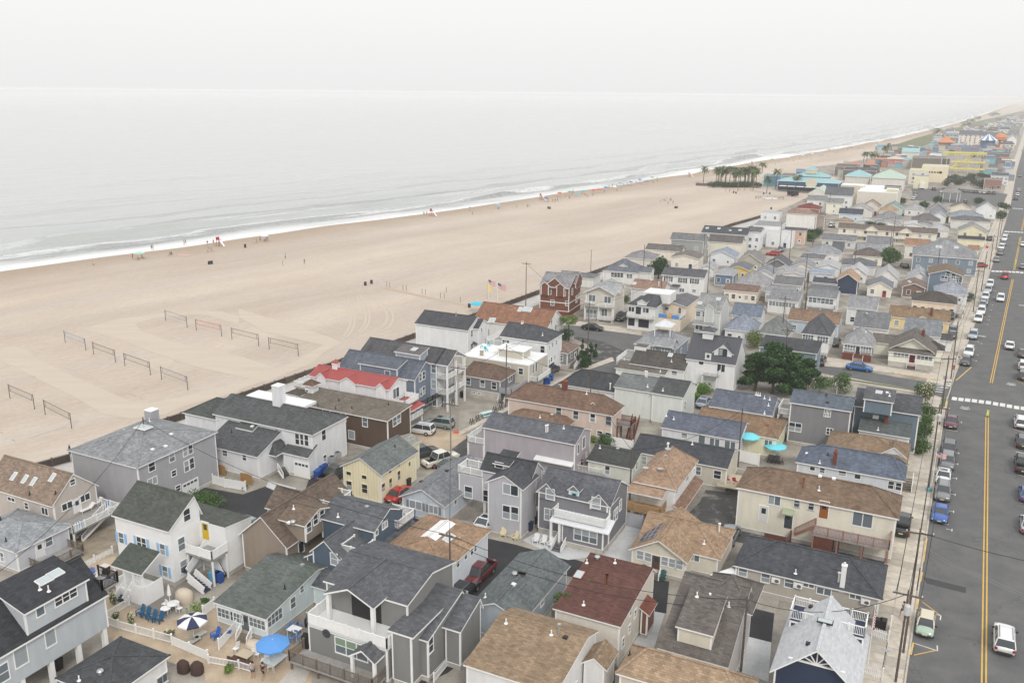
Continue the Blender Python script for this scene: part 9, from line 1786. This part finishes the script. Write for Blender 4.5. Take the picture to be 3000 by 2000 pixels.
def cond(x,y,label,z=0):t=TG('condenser_unit',label,'condenser',G(x,y,z),rdn(GRID));m=MB();m.box(-.4,-.4,.05,.4,.4,.85);m.bd('case',mat('condenser_grey',(.34,.35,.35),.5),t);m=MB();m.tube((0,0,.85),(0,0,.88),.33,n=16);m.bd('fan_grille',BLACK,t)
cond(925,1215,'grey condenser beside the ivy covered wall');cond(350,1020,'grey condenser on a stand in the alley',1.5);cond(185,930,'pale condenser unit beside the dark alley pole',2.2);cond(235,940,'second pale condenser unit beside the dark alley pole',2.2)
F(500,1200,3.92);cond(1855,600,'left condenser beside the white garage house',.9);cond(1915,550,'right condenser beside the white garage house',.9)
# -- boardwalk amusements and the distant town
TQ=smt((.25,.43,.45));PGR=smt((.38,.48,.40));CRW=(.62,.57,.44)
def B(A,B_,C_,label,e,typ,D,cat='building',rm=None,roof=(150,150,150),wall=(210,206,196),R=None,rise=1.5,au='',ang=-26,Wd=None,**kw):
 h=HS(A,B_,C_ or B_,label,cat=cat,name='boardwalk_building',e=e,typ=typ,D=D,R=R,rise=rise,ang=ang,rmat=rm,roof=RC(*roof),wall=WC(*wall),Wd=Wd,ov=.5,**kw)
 if au:h.auto(au,w=1.4,hh=1.5)
 return h
F(1950,450,3.92)
h=B((1300,300),(2000,345),None,'long turquoise roofed beach pavilion with an arched front sign',6.5,'hx',16,rm=TQ,R=(1500,258),wall=(60,90,120),rise=2);b=h.bk[0]
h.add(box=(b.x+8,b.y+7,b.w*.55,10),typ='hx',e=9.5,rise=2.5,base=6,rmat=TQ,fnd=0);h.add(box=(b.x+13,b.y+9,6,6),typ='hx',e=13.5,rise=2.2,base=11,rmat=TQ,fnd=0,wall=CRW)
m=MB();m.tube((b.x+b.w*.56,b.y-1.0,5.9),(b.x+b.w*.56,b.y-.4,5.9),2.9,n=24);m.bd('round_sign',mat('sign_cream',(.55,.50,.40),.7),h.e0);m=MB();[m.box(b.x+1+i*2.9,b.y-.3,1,b.x+3.1+i*2.9,b.y-.1,4.2)for i in range(int(b.w/2.9))];tag(m.bd('shopfront_windows',GLD,h.e0),kind='stuff')
for i in range(7):m=MB();m.box(b.x+2+i*4.4,b.y-5,3.6,b.x+5.8+i*4.4,b.y-.4,3.75);m.bd('awning',mat('awning_cloth',(.6,.64,.66),.8),h.e0)
t=TG('feather_flag','yellow banner hanging before the turquoise pavilion','banner',G(1715,395));m=MB();m.poly([(-1.4,0,5.6),(1.4,0,5.0),(1.9,0,3.0),(-1.0,0,3.4)]);m.bd('flag_cloth',YLW,t)
B((1145,245),(1330,262),None,'bright blue boxy beach bar building beside the palms',7.5,'flat',9,roof=(120,150,170),wall=(80,150,178),rise=.3);B((1340,250),(1520,262),None,'low mixed wooden huts behind the blue beach bar',4.5,'gx',9,roof=(130,125,125),wall=(130,150,160));B((1500,200),(1640,210),None,'small blue roofed boardwalk kiosk',5.0,'gx',8,roof=(96,140,180),wall=(90,120,150));B((1940,165),(2170,175),None,'dark flat arcade roof beyond the turquoise pavilion',6.5,'flat',22,roof=(104,98,100),wall=(120,115,110));B((1600,480),(1870,470),None,'pale green roofed arcade wing by the beach entrance',5.5,'gy',18,rm=PGR,R=(1860,400),rise=3)
t=TG('timber_ride','white timber ride frame between the palms and the bar','amusement ride',G(1170,380),rdn(-26));m=MB();[m.bar((x,0,0),(x,0,6.5),.3)for x in(-3.5,0,3.5)];m.bar((-4,0,6.5),(0,0,8.5),.3);m.bar((0,0,8.5),(4,0,6.5),.3);m.bar((-4,0,4),(4,0,4),.25);m.bd('frame',WT,t)
t=TG('sand_pen','low round timber pen with a pale cover on the sand','pen',G(1195,520),0);m=MB();[m.bar((7*math.cos(a*.524),4*math.sin(a*.524),0),(7*math.cos(a*.524),4*math.sin(a*.524),1.1),.15)for a in range(12)];[m.bar((7*math.cos(a*.524),4*math.sin(a*.524),1),(7*math.cos(a*.524+.524),4*math.sin(a*.524+.524),1),.12)for a in range(12)];m.bd('rail',WOODD,t);m=MB();m.box(-3.4,-2,0,3.4,2,.5);m.bd('cover',MEMB,t)
t=TG('dark_trailer','black trailer parked at the top of the beach entrance','trailer',G(1460,490),rdn(-40));m=MB();m.box(-2.6,-1.1,.5,2.6,1.1,2.8);m.bd('trailer_body',BLACK,t);m=MB();m.tube((0,-1.15,.4),(0,1.15,.4),.38,n=10);m.bd('wheel',TYRE_,t)
t=TG('reed_fence','brown reed fence around the palm grove','fence',bpt(1950+345/3.92,450+370/3.92));a,c=bpt(1950+345/3.92,450+375/3.92),bpt(1950+1060/3.92,450+402/3.92)
for i in range(26):m=MB();p,q=(a.lerp(c,i/26)-a),(a.lerp(c,(i+.97)/26)-a);m.bar(p+VX((0,0,.8)),q+VX((0,0,.8)),.08,1.6);m.bd('panel',mat('reed',(.15,.10,.08),.95,noise=.2),t)
F(2450,250,3.92)
h=B((270,1200),(705,1248),None,'large white flat roofed arcade hall with cream walls beside the car park',9.5,'flat',34,rm=MEMB,wall=(208,200,186),rise=.4,au='r3');b=h.bk[0];h.add(box=(b.x+b.w-5,b.y+2,5.1,5),typ='flat',e=11.5,rise=.2,wall=CRW,rmat=MEMB,cap=False);h.add(box=(b.x-9,b.y+16,10,9),typ='flat',e=11,rise=.2,wall=CRW,rmat=MEMB,cap=False);h.add(box=(b.x+10,b.y+16,7,7),typ='flat',e=11.2,rise=.2,base=9,fnd=0,wall=WC(120,110,105),roof=RC(80,76,76),cap=False)
B((400,1060),(790,1075),None,'pale green hip roofed pavilion behind the white arcade hall',8.5,'hx',20,rm=PGR,R=(600,960));B((20,1090),(385,1055),None,'turquoise tent like roof left of the pale green pavilion',7.5,'hx',18,rm=TQ,rise=4)
B((0,1040),(460,1010),None,'dark brown arcade block with a bright blue end ramp',6.5,'flat',26,roof=(92,84,84),wall=(110,100,96));h=B((850,965),(1060,985),None,'cream two storey block with yellow roof edge by the car park',10,'flat',12,roof=(216,204,150),wall=(214,206,184),rise=.6,au='f2');h=B((900,1060),(1060,1075),None,'cream and blue fronted building above the bus shelter',7,'flat',10,roof=(150,160,170),wall=(230,222,180),au='r1')
h=B((985,935),(1290,950),None,'cream arcade building with a row of dark round windows',11,'flat',22,roof=(214,204,176),wall=(226,212,176),rise=.5);b=h.bk[0]
for i in range(6):m=MB();m.tube((0,-.08,0),(0,0,0),.55 if i<5 else.9,n=16);h.put('f',b,b.X0+3+i*(b.w-7)/5,7.6,m.mesh('round_window',GLD,uv=False),'round_window')
B((880,840),(1215,860),None,'brown warehouse with a flat roof behind the water slides',9,'flat',20,roof=(130,124,120),wall=(120,112,104));B((575,830),(780,850),None,'red and white striped boardwalk stand with pale roof',5.5,'hx',12,roof=(216,196,176),wall=(200,120,110),rise=2);B((720,790),(955,770),None,'bright turquoise roofed boardwalk hall',7.5,'gx',16,rm=TQ,rise=3.5)
t=TG('roller_coaster','yellow steel roller coaster frame behind the car park','roller coaster',G(1440,1010),rdn(-26));YS=mat('yellow_steel',(.66,.58,.16),.5);m=MB();Wc=(G(1665,1010)-G(1210,1010)).length*.95
for z,w_ in((13.5,1.1),(12.3,.5),(7.5,1.0),(3.0,1.0)):m.bar((-Wc/2*(1 if z>10 else.55),0,z),(Wc/2,0,z),1.6,w_)
m.bar((-Wc*.3,0,3),(Wc*.2,2,11.5),1.2,.8);m.bar((-Wc*.25,4,2),(Wc*.25,5,8),.8,.7);m.bd('track',YS,t)
for i in range(9):
 m=MB();x=-Wc/2+Wc*i/8;m.bar((x,0,0),(x,0,13.5),.35);m.bar((x,5,0),(x,5,9),.3);m.bd('support',YS if i%2 else STEEL,t)
t=TG('carousel_tent','blue and white striped conical carousel tent','tent',G(1727,740));m=MB();n=16
for i in range(n):a0,a1=2*math.pi*i/n,2*math.pi*(i+1)/n;m.poly([(9*math.cos(a0),9*math.sin(a0),9),(9*math.cos(a1),9*math.sin(a1),9),(0,0,15)],i%2)
m.bd('canopy',[mat('tent_blue',(.12,.22,.42),.8),WT],t);m=MB();m.tube((0,0,0),(0,0,9),6.5,n=16);m.bd('drum',mat('drum_blue',(.15,.2,.3),.8),t)
t=TG('tent','orange peaked tent over the rides','tent',G(1245,740));m=MB();m.lathe((0,0,0),[(9,7),(4,10),(0,13)],8);m.bd('canopy',mat('tent_orange',(.55,.22,.10),.8),t);m=MB();m.tube((0,0,0),(0,0,7),7,n=8);m.bd('drum',mat('drum_grey',(.3,.3,.32),.8),t)
t=TG('thrill_ride','orange ride arm rising among the far shops','amusement ride',G(1865,740));m=MB();m.lathe((0,0,0),[(1,0),(1,8),(5,9),(5.5,12),(3,15),(0,16)],12);m.bd('frame',mat('tent_orange',(.55,.22,.10),.8),t)
h=B((1410,560),(1685,575),None,'pale cream four storey beachfront motel with slate roof',14,'gx',20,roof=(106,112,126),wall=(224,212,194),rise=5,au='f5');h=B((1680,590),(1925,600),None,'long grey blue roofed motel with white gable ends',9,'gx',18,roof=(112,114,124),wall=(200,202,206),rise=6,au='f6');h=B((1955,620),(2080,630),None,'white A frame fronted church like building near the road',7,'gy',16,roof=(190,190,192),wall=(222,222,222),R=(2015,548));h=B((1430,710),(1660,720),None,'low slate blue roofed ride station',7,'gx',14,roof=(110,120,140),wall=(120,130,150),rise=2);B((1780,1030),(1985,1040),None,'white shop with black roof at the main road before the car park',7,'gx',12,roof=(90,94,102),wall=(216,216,220),au='f4');B((1700,1100),(1910,1110),None,'brown shop building at the car park corner',5.5,'flat',10,roof=(130,120,116),wall=(150,110,96),au='f3');B((1940,900),(2010,905),None,'narrow blue fronted shop at the main road',7,'flat',12,roof=(150,154,160),wall=(110,130,160));B((1700,800),(2000,790),None,'low brown timber boardwalk roof beside the far car park',5,'gx',12,roof=(112,110,112),wall=(120,110,104))
t=TG('gazebo','open white gazebo with a shingled roof in the car park','gazebo',G(1300,1330),rdn(-26));m=MB();m.lathe((0,0,0),[(5.2,4.6),(2.5,6.0),(1.0,8.6),(0,9.2)],8);m.bd('roof',shg(RC(150,146,142)),t);m=MB();m.tube((0,0,0),(0,0,4.6),.15,n=6);pm=m.mesh('post',WT,uv=False);[link('post',pm,t,(4.4*math.cos(a*.785),4.4*math.sin(a*.785),0))for a in range(8)]
t=TG('shuttle_bus','small white box truck at the left of the car park','truck',G(985,1190),rdn(62));m=MB();m.box(-3.2,-1.2,.6,2.0,1.2,3.6);m.bd('cargo_box',WT,t);m=MB();m.box(2.0,-1.1,.5,3.8,1.1,2.3);m.bd('cab',mat('cab_red',(.4,.06,.05),.5),t);m=MB();m.tube((0,-1.2,.45),(0,1.2,.45),.45,n=10);wm_=m.mesh('wheel',TYRE_,uv=False);link('wheel',wm_,t,(-2,0,0));link('wheel',wm_,t,(2.6,0,0))
for i in range(26):
 x,y=rr.uniform(1230,1900),rr.uniform(1080,1190);x,y=(x,y)if i<20 else(rr.uniform(1300,1900),rr.uniform(780,830))
 bush(x,y,3.4,4.2,'dark scrubby tree in the mini golf garden behind the car park',leafmat('dusty_leaves',(.07,.085,.06)),500,seed=400+i,leaf=.35,cat='tree',name='tree')['group']='mini golf trees'
KC=[(.5,.5,.5),(.3,.32,.36),(.14,.14,.15),(.35,.3,.26),(.5,.47,.4),(.16,.24,.32),(.2,.42,.45),(.4,.2,.14),(.1,.1,.11),(.24,.25,.27)];KN=['light grey','slate','charcoal','brown','cream','steel blue','teal','rust','black','grey']
for i in range(150):
 x,y=(rr.uniform(480,1250),rr.uniform(730,960))if i<50 else(rr.uniform(1100,1950),rr.uniform(640,800))if i<110 else(rr.uniform(1650,2010),rr.uniform(800,1150))if i<130 else(rr.uniform(0,480),rr.uniform(940,1060))
 k,w,d,e_=rr.randrange(10),rr.uniform(3,9),rr.uniform(3,7),rr.uniform(2.6,5.5);m=MB();m.box(-w/2,-d/2,0,w/2,d/2,e_);z=rr.random()
 m.poly([(-w/2-.3,-d/2-.3,e_+.02),(w/2+.3,-d/2-.3,e_+.02),(w/2+.3,d/2+.3,e_+.02+z*1.6),(-w/2-.3,d/2+.3,e_+.02+z*1.6)],1);q=rr.randrange(10)
 o=link('boardwalk_stall',m.mesh('boardwalk_stall',[mat('stall_wall',KC[k],.8,key=('sw',k)),mat('stall_roof',KC[q],.8,key=('sw',q))]),None,G(x,y),rdn(-26+rr.choice([0,0,90,20])))
 tag(o,'small %s boardwalk stall with %s roof, %s among the rides'%(KN[k],KN[q],['beside the water slides','below the motels','along the main road','behind the pavilion'][0 if i<50 else 1 if i<110 else 2 if i<130 else 3]),'stall','boardwalk stalls')
 # distant houses in streets up to the dunes
FH={};far_roofs=[(128,130,134),(150,150,152),(104,106,112),(146,126,114),(160,140,124),(120,128,140),(176,178,180),(92,94,100)];far_walls=[(216,214,208),(224,216,196),(170,178,188),(204,204,206),(150,160,172),(220,210,190),(190,180,168)]
FRM=[shg(RC(*c))for c in far_roofs];FWM=[sdg(WC(*c))for c in far_walls]
def farhouse(i,j,k):
 if(i,j,k)in FH:return FH[(i,j,k)]
 w,d,e,r=[(8,12,4,3),(9,13,6.4,3),(12,9,6.2,2.6),(8,10,3.6,2.4),(14,10,7.5,2.2)][k];m=MB();m.box(-w/2+.3,-d/2+.3,0,w/2-.3,d/2-.3,e,1,skip='b')
 if w<d:m.poly([(-w/2,-d/2,e),(0,-d/2,e+r),(0,d/2,e+r),(-w/2,d/2,e)][::-1]);m.poly([(w/2,-d/2,e),(0,-d/2,e+r),(0,d/2,e+r),(w/2,d/2,e)]);m.poly([(-w/2+.3,-d/2+.3,e),(w/2-.3,-d/2+.3,e),(0,-d/2+.3,e+r-.1)],1)
 else:m.poly([(-w/2,-d/2,e),(w/2,-d/2,e),(w/2-2.5,0,e+r),(-w/2+2.5,0,e+r)]);m.poly([(w/2,d/2,e),(-w/2,d/2,e),(-w/2+2.5,0,e+r),(w/2-2.5,0,e+r)]);m.poly([(w/2,-d/2,e),(w/2,d/2,e),(w/2-2.5,0,e+r)]);m.poly([(-w/2,d/2,e),(-w/2,-d/2,e),(-w/2+2.5,0,e+r)])
 for q in range(3):
  for z in((1.2,2.6),(3.9,5.3)):
   if z[1]<e:x=-w/2+w*(q+.7)/3.4;m.box(x,-d/2+.2,z[0],x+1.2,-d/2+.29,z[1],2)
 FH[(i,j,k)]=m.mesh('far_house',[FRM[i],FWM[j],GLD]);return FH[(i,j,k)]
cnt=0;kinds=['gabled cottage','two storey gabled house','wide two storey house','low cottage','three storey hipped house'];rn=['grey','pale grey','charcoal','brown','tan','slate','white','black'];wn_=['white','cream','pale blue','light grey','blue','beige','taupe']
dune_edge=lambda p:None
def px_of(p):
 q=RM.transposed()@(p-VX((0,0,CH)));return 1500+FPX*q.x/-q.z,1000-FPX*q.y/-q.z
for row in range(0,110):
 s=560+row*15+max(0,row-40)*14
 if row%5==4:continue
 for c_ in range(0,30):
  o=-13-c_*12.5-rr.uniform(0,2);p,t_=kpt(s,o);x,y=px_of(p)
  edge=np.interp(x,[2600,2700,2800,2870,2950,3010],[432,412,386,370,347,326])
  if y<edge+3 or x<2600:continue
  if s<1150 and not(x>2945 and 440<y<600)and not(y<420 and x>2890):continue
  if cnt>=295:continue
  i,j,k=rr.randrange(8),rr.randrange(7),rr.choice([0,0,1,1,2,3,3,4]);cnt+=1
  ob=link('house',farhouse(i,j,k),None,p,math.atan2(t_.y,t_.x)-math.pi/2+(0 if c_%2 else 0));dist='near' if s<1200 else 'middle' if s<1900 else 'far'
  tag(ob,'%s %s, %s roof, %s row from main road, %s stretch'%(wn_[j],kinds[k],rn[i],['first','second','third','fourth','fifth','sixth','seventh','eighth'][min(7,c_)],dist),'house','distant houses in the haze')
for i in range(14):
 s=1250+i*130;p,t_=kpt(s,-rr.uniform(20,120));o=link('far_trees',None)if False else None
 t=TG('tree','hazy dark tree clump among the distant houses, number %s counting away from the camera'%['one','two','three','four','five','six','seven','eight','nine','ten','eleven','twelve','thirteen','fourteen'][i],'tree',p);crown([(0,0,4,7,6,3.5),(6,2,3,5,4,3)],300,.7,LG1,t,seed=500+i)
